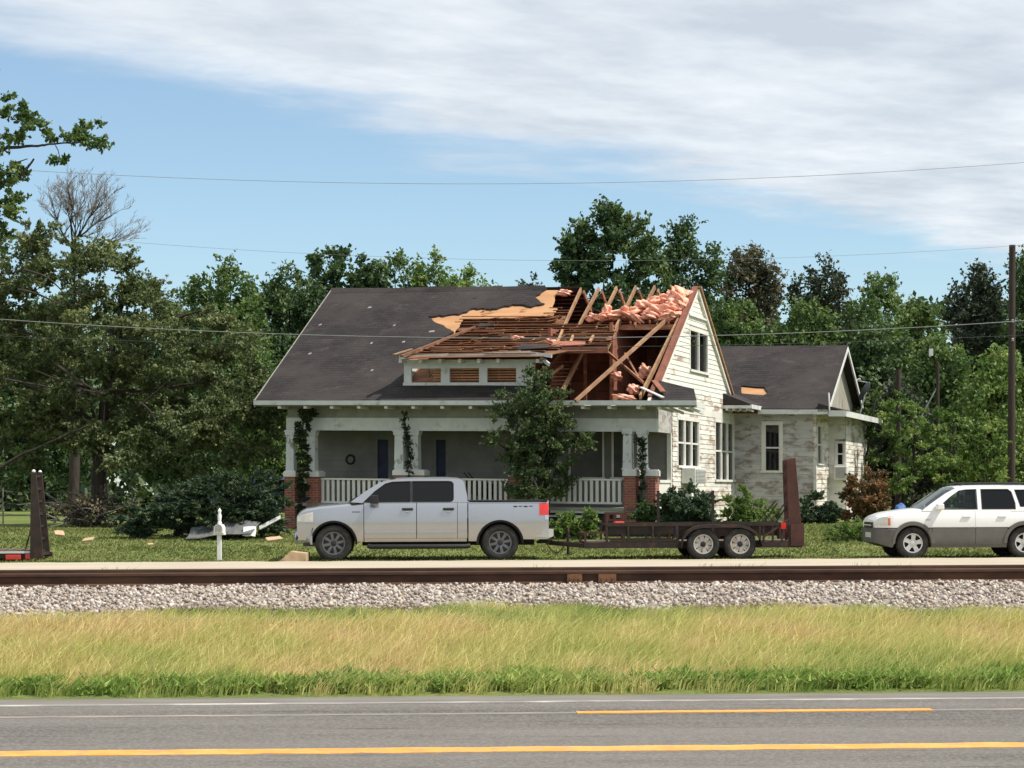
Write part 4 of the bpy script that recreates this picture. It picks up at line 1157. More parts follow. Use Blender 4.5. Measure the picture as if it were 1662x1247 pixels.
# pent along the foot of the wing gable
oP = .55
pw = MB(hp)
pw.add([(uRk - .32, VW - .5, eW + .22), (uRk - .32, vEnd + .5, eW + .22), (uRk + oP, vEnd + .5, eW - .02), (uRk + oP, VW - .5, eW - .02), (uRk - .32, VW - .5, eW - .05), (uRk - .32, vEnd + .5, eW - .05), (uRk + oP, vEnd + .5, eW - .07), (uRk + oP, VW - .5, eW - .07)],
       [(0, 1, 2, 3), (4, 7, 6, 5), (0, 4, 5, 1), (1, 5, 6, 2), (2, 6, 7, 3), (3, 7, 4, 0)])
pw.build('pent_roof', M_shingle, house, HO)
hbox('pent_fascia', M_trim, uRk + oP, uRk + oP + .04, VW - .52, vEnd + .5, eW - .2, eW - .02)
hbox('pent_fascia', M_trim, uRk + .03, uRk + oP, VW - .55, VW - .505, eW - .2, eW - .01)
MB(hp).bar((uRk + .02, VW - .4, eW + .55), (uRk + .06, VW - .5, eW - .02), .16, .03, up=(1, 0, 0)).build('hanging_board', M_trim, house, HO)

# ------------------------------------------------------------------ things fixed to or lying on the house
M_ac = mat('appliance_white', (.66, .66, .62), (.58, .58, .54), rough=.5, scale=6)
M_acg = mat('grille_grey', (.34, .34, .33), (.25, .25, .24), rough=.7, scale=20)
def window_ac(name, label, plane, c, a0, a1, b0, b1, dep=.42):
    base = HP(c + .2, (a0 + a1) / 2, b0) if plane == 'u' else HP((a0 + a1) / 2, c - .2, b0)
    t = thing(name, label, 'air conditioner', base)
    def B(p0, p1, q0, q1, e0, e1):
        return MB(hp).box(c + e0, c + e1, p0, p1, q0, q1) if plane == 'u' else MB(hp).box(p0, p1, c - e1, c - e0, q0, q1)
    B(a0, a1, b0, b1, .0, dep).build('case', M_ac, t, base, bevel=.015)
    B(a0 + .05, a1 - .05, b0 + .05, b1 - .05, dep, dep + .008).build('coil', M_acg, t, base)
    n = 9
    for i in range(n):
        q = b0 + .06 + (b1 - b0 - .14) * i / (n - 1)
        B(a0 + .04, a1 - .04, q, q + .014, dep + .008, dep + .022).build('louvre', M_ac, t, base)
    return t
a_ = urect(1101, 1128, 758, 785, LEN)
window_ac('window_air_conditioner', 'pale window air conditioner under the three-light window of the side wall', 'u', LEN + .04, a_[0] + .2, a_[0] + 1.6, a_[2], a_[3] - .02)
b_ = vrect(1357, 1372, 757, 779, VW + 2.6)
window_ac('window_air_conditioner', 'white window air conditioner at the far right end of the rear wing', 'v', VW + 2.6 - .03, b_[0], b_[1] + .12, b_[2], b_[3])
hbox('meter_pier', M_peel, uW + .05, uW + .28, VW + 2.0, VW + 2.5, side_w0, side_w0 + 1.2)

# pink insulation batts: puffy torn slabs heaped on the ceiling below the ridge
M_pink = mat('insulation', (.83, .43, .305), (.74, .33, .225), rough=.95, scale=5, bump=.9, bscale=16, dirt=(.88, .56, .44), dscale=4, dlim=(.45, .65), spec=.05)
def puff(c, s, seed, rz=0.0, tilt=0.0):
    bm = bmesh.new(); bmesh.ops.create_icosphere(bm, subdivisions=4, radius=1.0)
    r_ = random.Random(seed); ph = [r_.uniform(0, 6.28) for _ in range(9)]; of = Vector((seed * 3.7, seed * 1.3, 0))
    for v in bm.verts:
        p = v.co.copy()
        q = Vector([math.copysign(abs(x) ** .8, x) for x in p])
        n_ = 1 + .20 * math.sin(4.1 * p.x + ph[0]) * math.sin(3.7 * p.y + ph[1]) + .16 * math.sin(7.3 * p.z + 5 * p.x + ph[2]) + .12 * math.sin(9.7 * p.y + 3 * p.z + ph[3]) + .24 * noise.fractal(p * 1.5 + of, .8, 2.1, 4)
        v.co = Vector((q.x * s[0], q.y * s[1], q.z * s[2])) * n_
    bm.transform(Matrix.Rotation(rz, 4, 'Z') @ Matrix.Rotation(tilt, 4, 'Y'))
    me = bpy.data.meshes.new('insulation_batt'); bm.to_mesh(me); bm.free()
    me.shade_smooth(); me.materials.append(M_pink)
    return link('insulation_batt', me, None, c)
ins = [(1106, 479, 9, 10, 5.2), (1098, 482, 11, 9, 5.1), (1080, 487, 12, 7, 5.0), (1062, 490, 12, 6, 4.9), (1050, 497, 12, 7, 4.7), (1035, 503, 13, 7, 4.6), (1018, 508, 13, 6, 4.5), (1000, 511, 13, 6, 4.4), (985, 505, 5, 8, 4.5),
       (982, 515, 12, 5, 4.3), (966, 517, 12, 5, 4.25), (1070, 505, 13, 8, 4.5), (1088, 503, 12, 8, 4.55), (1098, 497, 11, 9, 4.7), (1055, 513, 13, 5, 4.3), (1080, 515, 14, 5, 4.3), (1093, 512, 11, 6, 4.35), (1030, 517, 14, 4, 4.25), (1108, 491, 6, 10, 4.8)]
for i, (px_, py_, a_, b_, v_) in enumerate(ins):
    P = _solve(px_, py_, V, v_)
    puff(P, (a_ / 48, .36, b_ / 46), i, rz=-TH + random.uniform(-.4, .4), tilt=random.uniform(-.5, .5))
    o = bpy.data.objects[-1] if False else None
INS_LABEL = {'insulation_batt': 'topmost pink insulation lump of the heap, against the gable peak', 'insulation_batt.008': 'upright pointed pink insulation tuft over the left end of the heap',
             'insulation_batt.010': 'pink insulation lump at the far left tip of the heap', 'insulation_batt.018': 'pink insulation lump squeezed against the rake of the gable', 'insulation_batt.016': 'lowest right pink insulation lump of the heap above the dark room'}
for o in [o for o in COL.objects if o.name.startswith('insulation_batt')]:
    tag(o, INS_LABEL.get(o.name, 'torn pink insulation in the heap under the ridge beside the gable'), 'insulation', 'pink insulation heaped under the ridge')
def lump(px_, py_, a_, b_, v_, label, seed, rough=False):
    o = puff(_solve(px_, py_, V, v_), (a_ / 56, .2, b_ / 56), seed, rz=-TH, tilt=random.uniform(-.3, .3))
    tag(o, label, 'insulation', 'stray pieces of pink insulation')
lump(915, 476, 11, 5, VR - .25, 'small pale pink insulation clump on the plywood at the ridge', 41)
lump(838, 549, 9, 3, 2.3, 'thin pink insulation shred lying across the brown boards left of centre', 42)
lump(898, 556, 13, 4, 1.7, 'pink insulation shred above the broken end of the dormer eave', 43)
lump(1000, 612, 8, 7, 3.2, 'pink insulation wad hanging inside the open room by the stud', 44)
lump(1027, 632, 8, 7, 1.6, 'pink insulation wad at the foot of the open room', 45)
lump(1015, 645, 16, 4, .8, 'low strip of pink insulation behind the eave', 46)
lump(1046, 603, 9, 10, 2.8, 'pink insulation batt against the gable inside the open room', 47)

# satellite dish on the wing
M_dish = mat('dish_grey', (.05, .055, .065), (.04, .043, .05), rough=.6)
M_lnb = mat('dish_arm', (.55, .57, .58), (.45, .46, .47), rough=.5)
dc = at(1407, 637, HP(uRk + .3, vA_ + .8, 0).y)
foot = HP(uRk + .25, vA_ + 1.0, eW + .02)
dish = thing('satellite_dish', 'dark satellite dish fixed to the right end of the wing roof', 'satellite dish', foot)
Rm = Matrix.Rotation(R(62), 4, 'Z') @ Matrix.Rotation(R(-62), 4, 'X')
pr = [(0.001, 0), (.1, .006), (.2, .025), (.28, .05), (.36, .085), (.36, .095), (.28, .062), (.2, .037), (.1, .018), (0.001, .012)]
m_ = MB().lathe(pr, 28, 'z'); m_.v = [dc + (Rm @ Vector(p)) for p in m_.v]; m_.build('reflector', M_dish, dish, foot, smooth=40)
tip = dc + Rm @ Vector((0, -.2, .5))
MB().tube([dc + Rm @ Vector((0, -.33, .06)), tip], .018, 6).build('arm', M_lnb, dish, foot)
MB().tube([tip, tip + Vector((.12, -.03, .05))], .05, 8).build('receiver', M_lnb, dish, foot)
MB().tube([foot, dc + Vector((-.08, 0, -.1)), dc], .025, 6).build('mast', M_lnb, dish, foot)
# ------------------------------------------------------------------ vehicles
def paint(name, c, metal=.0, rough=.32, dirt=None):
    m, nt, out = new_mat(name)
    p = N(nt, 'ShaderNodeBsdfPrincipled'); p.inputs['Roughness'].default_value = rough; p.inputs['Metallic'].default_value = metal
    p.inputs['Coat Weight'].default_value = .6; p.inputs['Coat Roughness'].default_value = .08
    col = ramp(nt, pos_noise(nt, 1.5, detail=4), [(.3, c), (.7, tuple(x * .96 for x in c))])
    if dirt:
        g_ = N(nt, 'ShaderNodeNewGeometry'); s = N(nt, 'ShaderNodeSeparateXYZ'); nt.links.new(g_.outputs['Position'], s.inputs[0])
        mr = N(nt, 'ShaderNodeMapRange'); mr.inputs['From Min'].default_value = .95; mr.inputs['From Max'].default_value = .25; nt.links.new(s.outputs['Z'], mr.inputs[0])
        mu = N(nt, 'ShaderNodeMath', operation='MULTIPLY'); nt.links.new(mr.outputs[0], mu.inputs[0]); nt.links.new(pos_noise(nt, 7, detail=6), mu.inputs[1])
        col = mixc(nt, mu.outputs[0], col, dirt)          # second tone mixed in, strongest low on the body
    nt.links.new(col, p.inputs['Base Color']); nt.links.new(p.outputs[0], out.inputs[0])
    return m
M_silver = paint('silver_paint', (.42, .435, .455), metal=.75, rough=.26, dirt=(.40, .33, .24))
M_whitecar = paint('white_car_paint', (.80, .80, .79), rough=.35, dirt=(.55, .49, .40))
M_clad = mat('grey_cladding', (.135, .125, .112), (.11, .102, .092), rough=.6, scale=3)
M_black = mat('black_plastic', (.018, .018, .019), (.025, .025, .026), rough=.6, scale=8)
M_seam = mat('underbody', (.012, .012, .012), (.018, .017, .016), rough=.9)
M_tyre = mat('tyre_rubber', (.022, .021, .020), (.035, .033, .030), rough=.9, scale=9, dirt=(.075, .066, .055), dscale=6, dlim=(.5, .8))
M_rimdark = mat('dark_rim', (.05, .05, .053), (.035, .035, .037), rough=.35, metal=.7)
M_rimedge = mat('grey_rim', (.16, .165, .175), (.12, .125, .13), rough=.4, metal=.6)
M_rimlight = mat('bright_rim', (.62, .62, .61), (.5, .5, .5), rough=.35, metal=.5)
M_rimsteel = mat('steel_wheel', (.50, .47, .43), (.40, .37, .33), rough=.6, scale=9, dirt=(.28, .21, .15), dscale=6)
M_chrome = mat('chrome', (.72, .73, .74), (.65, .66, .67), rough=.15, metal=1.0)
M_lamp = mat('headlamp', (.72, .70, .63), (.60, .58, .52), rough=.15, scale=9, coat=1.0)
M_amber = mat('amber_lens', (.72, .22, .05), (.6, .16, .04), rough=.2, coat=1.0)
M_red = mat('red_lens', (.62, .03, .02), (.5, .02, .015), rough=.2, coat=1.0)
M_tint = glass_mat('tinted_glass', (.08, .09, .10), .9)
M_clear = glass_mat('car_glass', (.78, .86, .80), .06)
M_seat = mat('seat_cloth', (.06, .058, .055), (.05, .048, .045), rough=.9)

class Body:
    def __init__(self, hw, yin, zb, zt): self.hw, self.yin, self.zb, self.zt = hw, yin, zb, zt
    def y(self, x, z): return self.hw(x) - self.yin(z)
    def loft(self, xs, crown=.03, nz=9, ny=8, zlo=None, zhi=None, lift=0.0):
        secs = []
        for x in xs:
            b = self.zb(x) if zlo is None else max(self.zb(x), zlo); t = self.zt(x) if zhi is None else min(self.zt(x), zhi)
            b = min(b, t - .02); s = []
            for k in range(nz):
                z = b + (t - .035 - b) * k / (nz - 1); s.append((x, -(self.y(x, z) + lift), z))
            w = self.y(x, t) + lift
            for k in range(ny + 1):
                q = -1 + 2 * k / ny; e = .95 * q
                s.append((x, e * w, t + crown * (1 - q * q) - (.006 if abs(q) == 1 else 0)))
            for k in range(nz):
                z = t - .035 - (t - .035 - b) * k / (nz - 1); s.append((x, self.y(x, z) + lift, z))
            secs.append(s)
        return MB().loft(secs)
    def patch(self, x0, x1, z0, z1, side, lift=.008, nx=10, nz=8, th=.02):
        """panel lying on the body side; z0, z1 numbers or functions of x"""
        f0 = z0 if callable(z0) else (lambda x: z0); f1 = z1 if callable(z1) else (lambda x: z1)
        vs, fs = [], []
        for d in (lift, lift - th):
            for i in range(nx + 1):
                x = x0 + (x1 - x0) * i / nx
                for j in range(nz + 1):
                    z = f0(x) + (f1(x) - f0(x)) * j / nz
                    vs.append((x, side * (self.y(x, z) + d), z))
        m = nz + 1; n = (nx + 1) * m
        for i in range(nx):
            for j in range(nz):
                a = i * m + j
                fs.append((a, a + m, a + m + 1, a + 1)); fs.append((n + a, n + a + 1, n + a + m + 1, n + a + m))
        def rim(seq):
            for a, b in zip(seq[:-1], seq[1:]): fs.append((a, b, b + n, a + n))
        rim([i * m for i in range(nx + 1)]); rim([i * m + nz for i in range(nx + 1)]); rim(list(range(m))); rim([nx * m + j for j in range(m)])
        return MB().add(vs, fs)

def arch(x, cx, r, zc):
    d = abs(x - cx)
    return zc + math.sqrt(r * r - d * d) if d < r else 0
def stations(x0, x1, arches=(), n=30):
    xs = set(round(x0 + (x1 - x0) * i / n, 4) for i in range(n + 1))
    for cx, r in arches:
        for k in range(25):
            x = cx - r * math.cos(math.pi * k / 24)
            if x0 < x < x1: xs.add(round(x, 4))
    return sorted(xs)

def wheel(parent, x, y, z, r, rim, wd, side, style):
    """side -1: outer face towards -y"""
    w = bpy.data.objects.new('wheel', None); COL.objects.link(w); w.parent = parent; w.location = (x, y, z); w.empty_display_size = .1
    if side > 0: w.rotation_euler = (0, 0, math.pi)
    h = wd / 2
    t = MB().lathe([(rim - .01, h * .8), (rim, h), (rim + (r - rim) * .5, h * 1.08), (r * .95, h * .95), (r, h * .6), (r, -h * .6), (r * .95, -h * .95), (rim + (r - rim) * .5, -h * 1.08), (rim + .012, -h * .98), (rim - .01, -h * .86)], 40, 'y')
    for k in range(40):                         # tread blocks
        a = 2 * math.pi * k / 40; c_, s_ = math.cos(a), math.sin(a); a2 = a + .10; c2, s2 = math.cos(a2), math.sin(a2)
        for yy in (-.62, .12):
            t.add([(c_ * r * .99, h * yy, s_ * r * .99), (c2 * r * .99, h * yy, s2 * r * .99), (c2 * r * .99, h * (yy + .5), s2 * r * .99), (c_ * r * .99, h * (yy + .5), s_ * r * .99),
                   (c_ * r * 1.012, h * yy, s_ * r * 1.012), (c2 * r * 1.012, h * yy, s2 * r * 1.012), (c2 * r * 1.012, h * (yy + .5), s2 * r * 1.012), (c_ * r * 1.012, h * (yy + .5), s_ * r * 1.012)],
                  [(4, 5, 6, 7), (0, 1, 5, 4), (1, 2, 6, 5), (2, 3, 7, 6), (3, 0, 4, 7)])
    t.build('tyre', M_tyre, w, smooth=35)
    m1, m2, n = {'truck': (M_rimdark, M_rimedge, 8), 'suv': (M_black, M_rimlight, 5), 'trailer': (M_black, M_rimsteel, 8)}[style]
    MB().lathe([(rim, -h * .9), (rim - .022, -h * .86), (rim - .03, -h * .2), (.02, -h * .2)], 36, 'y').build('rim', m1, w, smooth=35)
    MB().lathe([(rim + .004, -h * .93), (rim + .002, -h * .99), (rim - .022, -h * .96), (rim - .026, -h * .86)], 36, 'y').build('rim_lip', m2, w, smooth=35)
    for k in range(n):
        a = 2 * math.pi * k / n + .2; b = MB()
        pr = [(.04, .034), (rim * .5, .030), (rim * .82, .034), (rim - .012, .05)] if style != 'suv' else [(.035, .06), (rim * .5, .045), (rim * .8, .055), (rim - .012, .075)]
        if style == 'trailer': pr = [(.05, .03), (rim * .55, .045), (rim * .8, .06), (rim - .012, .075)]
        secs = []
        for i, (rr, ww) in enumerate(pr):
            yo = -h * (.82 - .12 * (i in (0,)) if style != 'trailer' else .7)
            d = Vector((math.cos(a), 0, math.sin(a))); s = Vector((-math.sin(a), 0, math.cos(a)))
            secs.append([d * rr - s * ww + Vector((0, yo, 0)), d * rr + s * ww + Vector((0, yo, 0)), d * rr + s * ww * .7 + Vector((0, yo + .035, 0)), d * rr - s * ww * .7 + Vector((0, yo + .035, 0))])
        b.loft(secs).build('spoke', m2, w)
    MB().lathe([(.001, -h * .92), (.035, -h * .92), (.06, -h * .84), (.07, -h * .5)], 20, 'y').build('hub_cap', m1 if style != 'suv' else m2, w, smooth=40)
    return w

def panel_side(outline, holes, ymap, side, th=.035):
    def place(x, z, d): return Vector((x, side * (ymap(z) - d), z))
    return MB().plate(outline, place, th, holes)

# ------------------------------------------------------------------ silver pickup truck
s70 = 70.3
def build_truck():
    base = on_ground(683, 50.75); base.x = (683 - 831) / F * 49.85
    base.z = ground_z(base.x, 49.9)
    t = thing('pickup_truck', 'silver crew cab pickup truck with dark wheels hitched to the trailer', 'pickup truck', base, YAW)
    FX, RX, WZ, WRr = -2.05, 1.79, .42, .425
    def hw(x):
        y = 1.0
        if x < -2.3: y -= .20 * ((-2.3 - x) / .62) ** 2
        if x > 2.65: y -= .03 * ((x - 2.65) / .27) ** 2
        return y
    def yin(z): return .045 * ((z - .88) / .45) ** 2 + (.03 * ((z - 1.15) / .22) ** 2 if z > 1.15 else 0) + .010 * math.exp(-((z - .74) / .05) ** 2)
    def zb(x): 
        s = .46 if x < 2.3 else .50
        if x < -2.55: s = .50
        return max(s, arch(x, FX, .545, .40), arch(x, RX, .545, .40))
    def zt(x): return float(np.interp(x, [-2.92, -2.86, -2.72, -2.35, -1.55, -1.3, 1.04, 1.05, 2.92], [1.03, 1.12, 1.19, 1.255, 1.33, 1.36, 1.36, 1.385, 1.385]))
    B = Body(hw, yin, zb, zt)
    ar = [(FX, .545), (RX, .545)]
    B.loft(stations(-2.90, -1.36, ar), crown=.05).build('front_body', M_silver, t, smooth=35)
    # cab core behind the doors, sills
    C = Body(lambda x: .975, yin, lambda x: .46, lambda x: 1.36)
    C.loft(stations(-1.355, 1.03, n=4), crown=0).build('cab_core', M_seam, t)
    for sd in (-1, 1):
        for x0, x1 in ((-1.345, -.145), (-.13, .80)):
            B2 = Body(hw, yin, zb, zt)
            z0 = (lambda x: max(.52, arch(x, RX, .575, .40)))
            d = B2.patch(x0, x1, .53, 1.372, sd, lift=.004, nz=14).build('door', M_silver, t, smooth=30)
            hx = x1 - .33
            hb = MB().box(hx, hx + .26, min(sd * .985, sd * 1.035), max(sd * .985, sd * 1.035), 1.185, 1.235)
            hb.build('handle', M_black, d, bevel=.012)
            MB().box(hx + .08, hx + .16, min(sd * .985, sd * 1.012), max(sd * .985, sd * 1.012), 1.13, 1.18).build('handle_recess', M_chrome, d, bevel=.01)
            # side moulding
            B.patch(x0 + .02, x1 - .02, .655, .705, sd, lift=.022, nz=3).build('moulding', M_silver, d, smooth=30)
        B.patch(-1.34, 1.02, .455, .525, sd, lift=.006, nz=2).build('rocker_panel', M_silver, t)
        B.patch(.81, 1.03, .53, 1.372, sd, lift=.004, nz=14).build('cab_corner', M_silver, t, smooth=30)
        MB().tube([(-1.25, sd * 1.05, .36), (-1.18, sd * 1.09, .345), (1.0, sd * 1.09, .345), (1.08, sd * 1.05, .36)], .055, 10).build('running_board', M_black, t, smooth=40)
        # greenhouse side frame
        ym = lambda z: .955 - .185 * max(0, (z - 1.36)) / .56 - .02
        outl = [(-1.66, 1.375), (-1.35, 1.60), (-.99, 1.825), (-.80, 1.878), (-.58, 1.905), (.10, 1.925), (.66, 1.918), (.86, 1.90), (.94, 1.87), (.985, 1.74), (1.035, 1.5), (1.04, 1.36), (-1.40, 1.35)]
        w1 = [(-1.36, 1.375), (-1.30, 1.43), (-1.10, 1.62), (-.86, 1.79), (-.70, 1.832), (-.29, 1.845), (-.29, 1.38)]
        w2 = [(-.225, 1.38), (-.225, 1.845), (.60, 1.845), (.68, 1.83), (.715, 1.78), (.715, 1.45), (.69, 1.40), (.62, 1.38)]
        panel_side(outl, [w1, w2], ym, sd).build('cab_frame', M_silver, t)
        for w_ in (w1, w2):
            pn = panel_side(w_, [], lambda z: ym(z) - .014, sd, th=.004).build('side_window', M_tint, t)
            c_ = (sum(p[0] for p in w_) / len(w_), sum(p[1] for p in w_) / len(w_))
            big = [(c_[0] + (p[0] - c_[0]) * 1.035, c_[1] + (p[1] - c_[1]) * 1.06) for p in w_]
            panel_side(big, [w_], lambda z: ym(z) + .006, sd, th=.008).build('window_trim', M_black, pn)
        panel_side([(-.29, 1.38), (-.225, 1.38), (-.225, 1.845), (-.29, 1.845)], [], lambda z: ym(z) + .004, sd, th=.01).build('door_pillar', M_black, t)
        # mirror
        MB().loft([[(-1.22 + dx, sd * y_, 1.34), (-1.03 + dx, sd * y_, 1.34), (-1.05 + dx, sd * y_, 1.53), (-1.20 + dx, sd * y_, 1.53)] for y_, dx in ((.98, .03), (1.05, 0), (1.16, .02))]).build('mirror', M_black, t, bevel=.015)
        # lamps
        B.patch(-2.89, -2.52, lambda x: .93 - .02 * (x + 2.9), lambda x: 1.06 + .10 * (x + 2.89) / .37 * (1 if x < -2.6 else .9), sd, lift=.008, nx=10).build('headlight', M_lamp, t, smooth=40)
        B.patch(2.70, 2.915, 1.06, 1.335, sd, lift=.010).build('tail_light', M_red, t, smooth=40)
        B.patch(2.83, 2.915, .955, 1.055, sd, lift=.010).build('reverse_light', M_chrome, t, smooth=40)
        # badge strokes on bed side and fender
        for k in range(4):
            x = 2.10 + k * .12; B.patch(x, x + .09, 1.245 + .012 * (k % 2), 1.275, sd, lift=.004, nx=2, nz=1, th=.006).build('badge', M_black, t)
        B.patch(-1.62, -1.44, 1.135, 1.160, sd, lift=.004, nx=2, nz=1, th=.006).build('badge', M_rimedge, t)
        # fuel door
        if sd < 0: B.patch(1.12, 1.30, 1.02, 1.20, sd, lift=.004, nx=4, nz=4, th=.006).build('fuel_door', M_silver, t, smooth=30)
        # arch lips
        for cx in (FX, RX):
            secs = []
            for k in range(25):
                a = math.pi * k / 24; x, z = cx + .55 * math.cos(a), .40 + .55 * math.sin(a)
                x2, z2 = cx + .50 * math.cos(a), .40 + .50 * math.sin(a); yy = B.y(x, max(z, .5))
                secs.append([(x, sd * (yy + .006), z), (x, sd * (yy + .022), z), (x2, sd * (yy + .01), z2), (x2, sd * (yy - .1), z2)])
            MB().loft(secs).build('arch_lip', M_seam, t)
    # roof, glass, bed
    xs = [-.62, -.4, -.1, .3, .6, .8, .93]; secs = []
    ro = lambda x: float(np.interp(x, [-.62, -.4, .1, .66, .86, .94], [1.902, 1.914, 1.925, 1.918, 1.90, 1.87]))
    for x in xs:
        w = .755
        secs.append([(x, w * q, ro(x) + .035 * (1 - q ** 4) + dz) for q, dz in [(-1 + .2 * k, 0) for k in range(11)] + [(1, -.03), (-1, -.03)]])
    MB().loft(secs).build('roof', M_silver, t, smooth=30)
    def glass_sheet(name, a, b, wa, wb_, bulge, n=10):
        vs, fs = [], []
        for i in range(6):
            f = i / 5; x = a[0] + (b[0] - a[0]) * f; z = a[1] + (b[1] - a[1]) * f; w = wa + (wb_ - wa) * f
            for k in range(n + 1):
                q = -1 + 2 * k / n; vs.append((x + bulge * (1 - q * q), w * q, z + abs(bulge) * .3 * (1 - q * q)))
        for i in range(5):
            for k in range(n): fs.append((i * (n + 1) + k, i * (n + 1) + k + 1, (i + 1) * (n + 1) + k + 1, (i + 1) * (n + 1) + k))
        return MB().add(vs, fs).build(name, M_tint, t, smooth=60)
    glass_sheet('windshield', (-1.64, 1.365), (-.61, 1.90), .91, .75, -.10)
    glass_sheet('rear_window', (1.025, 1.40), (.93, 1.87), .88, .74, .03)
    bed = [x for x in stations(1.06, 2.915, ar)]
    secs_o = []
    for x in bed:
        b, tt = zb(x), 1.385; s = []
        for sgn in (-1, 1):
            o_ = [(x, sgn * B.y(x, b + (tt - .02 - b) * k / 8), b + (tt - .02 - b) * k / 8) for k in range(9)] + [(x, sgn * (B.y(x, tt) - .03), tt), (x, sgn * (B.y(x, tt) - .14), tt), (x, sgn * .82, 1.30), (x, sgn * .82, 1.0)]
            s += o_ if sgn < 0 else o_[::-1]
        secs_o.append(s)
    MB().loft(secs_o).build('cargo_bed', M_silver, t, smooth=30)
    for sd in (-1, 1): MB().box(1.08, 2.90, min(sd * .83, sd * .955), max(sd * .83, sd * .955), 1.386, 1.408).build('bed_rail_cap', M_black, t, bevel=.006)
    MB().box(2.87, 2.925, -.86, .86, .62, 1.40).build('tailgate', M_silver, t, bevel=.015)
    MB().loft([[(2.55, -.98, .55), (2.55, -.98, .74), (2.55, .98, .74), (2.55, .98, .55)], [(2.92, -.98, .52), (2.92, -.98, .74), (2.92, .98, .74), (2.92, .98, .52)], [(3.04, -.90, .56), (3.04, -.90, .73), (3.04, .90, .73), (3.04, .90, .56)]]).build('rear_bumper', M_chrome, t, bevel=.01)
    # front: grille, bumper, under tray
    MB().box(-2.925, -2.86, -.62, .62, .80, 1.02).build('grille', M_black, t, bevel=.01)
    for k in range(3): MB().box(-2.935, -2.92, -.6, .6, .835 + k * .06, .855 + k * .06).build('grille_bar', M_chrome, t)
    secs = []
    for k in range(13):
        q = -1 + 2 * k / 12; x = -2.99 + .42 * abs(q) ** 3.2; y = q * .97
        secs.append([(x, y, .40), (x - .03, y, .52), (x - .02, y, .66), (x + .05, y, .78), (x + .03 + .22 * (1 - abs(q) ** 3), y, .78), (x + .03 + .22 * (1 - abs(q) ** 3), y, .40)])
    MB().loft(secs).build('front_bumper', M_silver, t, smooth=35)
    for sd in (-1, 1): MB().lathe([(.001, -.02), (.06, -.02), (.07, .02)], 14, 'x', (-2.90, sd * .74, .56)).build('fog_light', M_black, t)
    MB().box(-2.75, -2.45, -.95, .95, .36, .44).build('air_dam', M_black, t)
    MB().box(-1.4, 2.6, -.55, .55, .36, .50).build('chassis', M_seam, t)
    for cx in (FX, RX):
        MB().box(cx - .56, cx + .56, -.62, .62, .46, 1.0).build('wheel_housing', M_seam, t)
        MB().tube([(cx, -.8, WZ), (cx, .8, WZ)], .05, 8).build('axle', M_seam, t)
    for cx in (FX, RX):
        for sd in (-1, 1): wheel(t, cx, sd * .84, WRr, WRr, .262, .28, sd, 'truck')
    # seats, dash
    for x in (-.75, .25):
        for y in (-.4, .4):
            MB().box(x, x + .5, y - .26, y + .26, .9, 1.12).box(x + .42, x + .56, y - .25, y + .25, 1.1, 1.62).box(x + .45, x + .54, y - .12, y + .12, 1.64, 1.80).build('seat', M_seat, t, bevel=.03)
    return t
truck = build_truck()

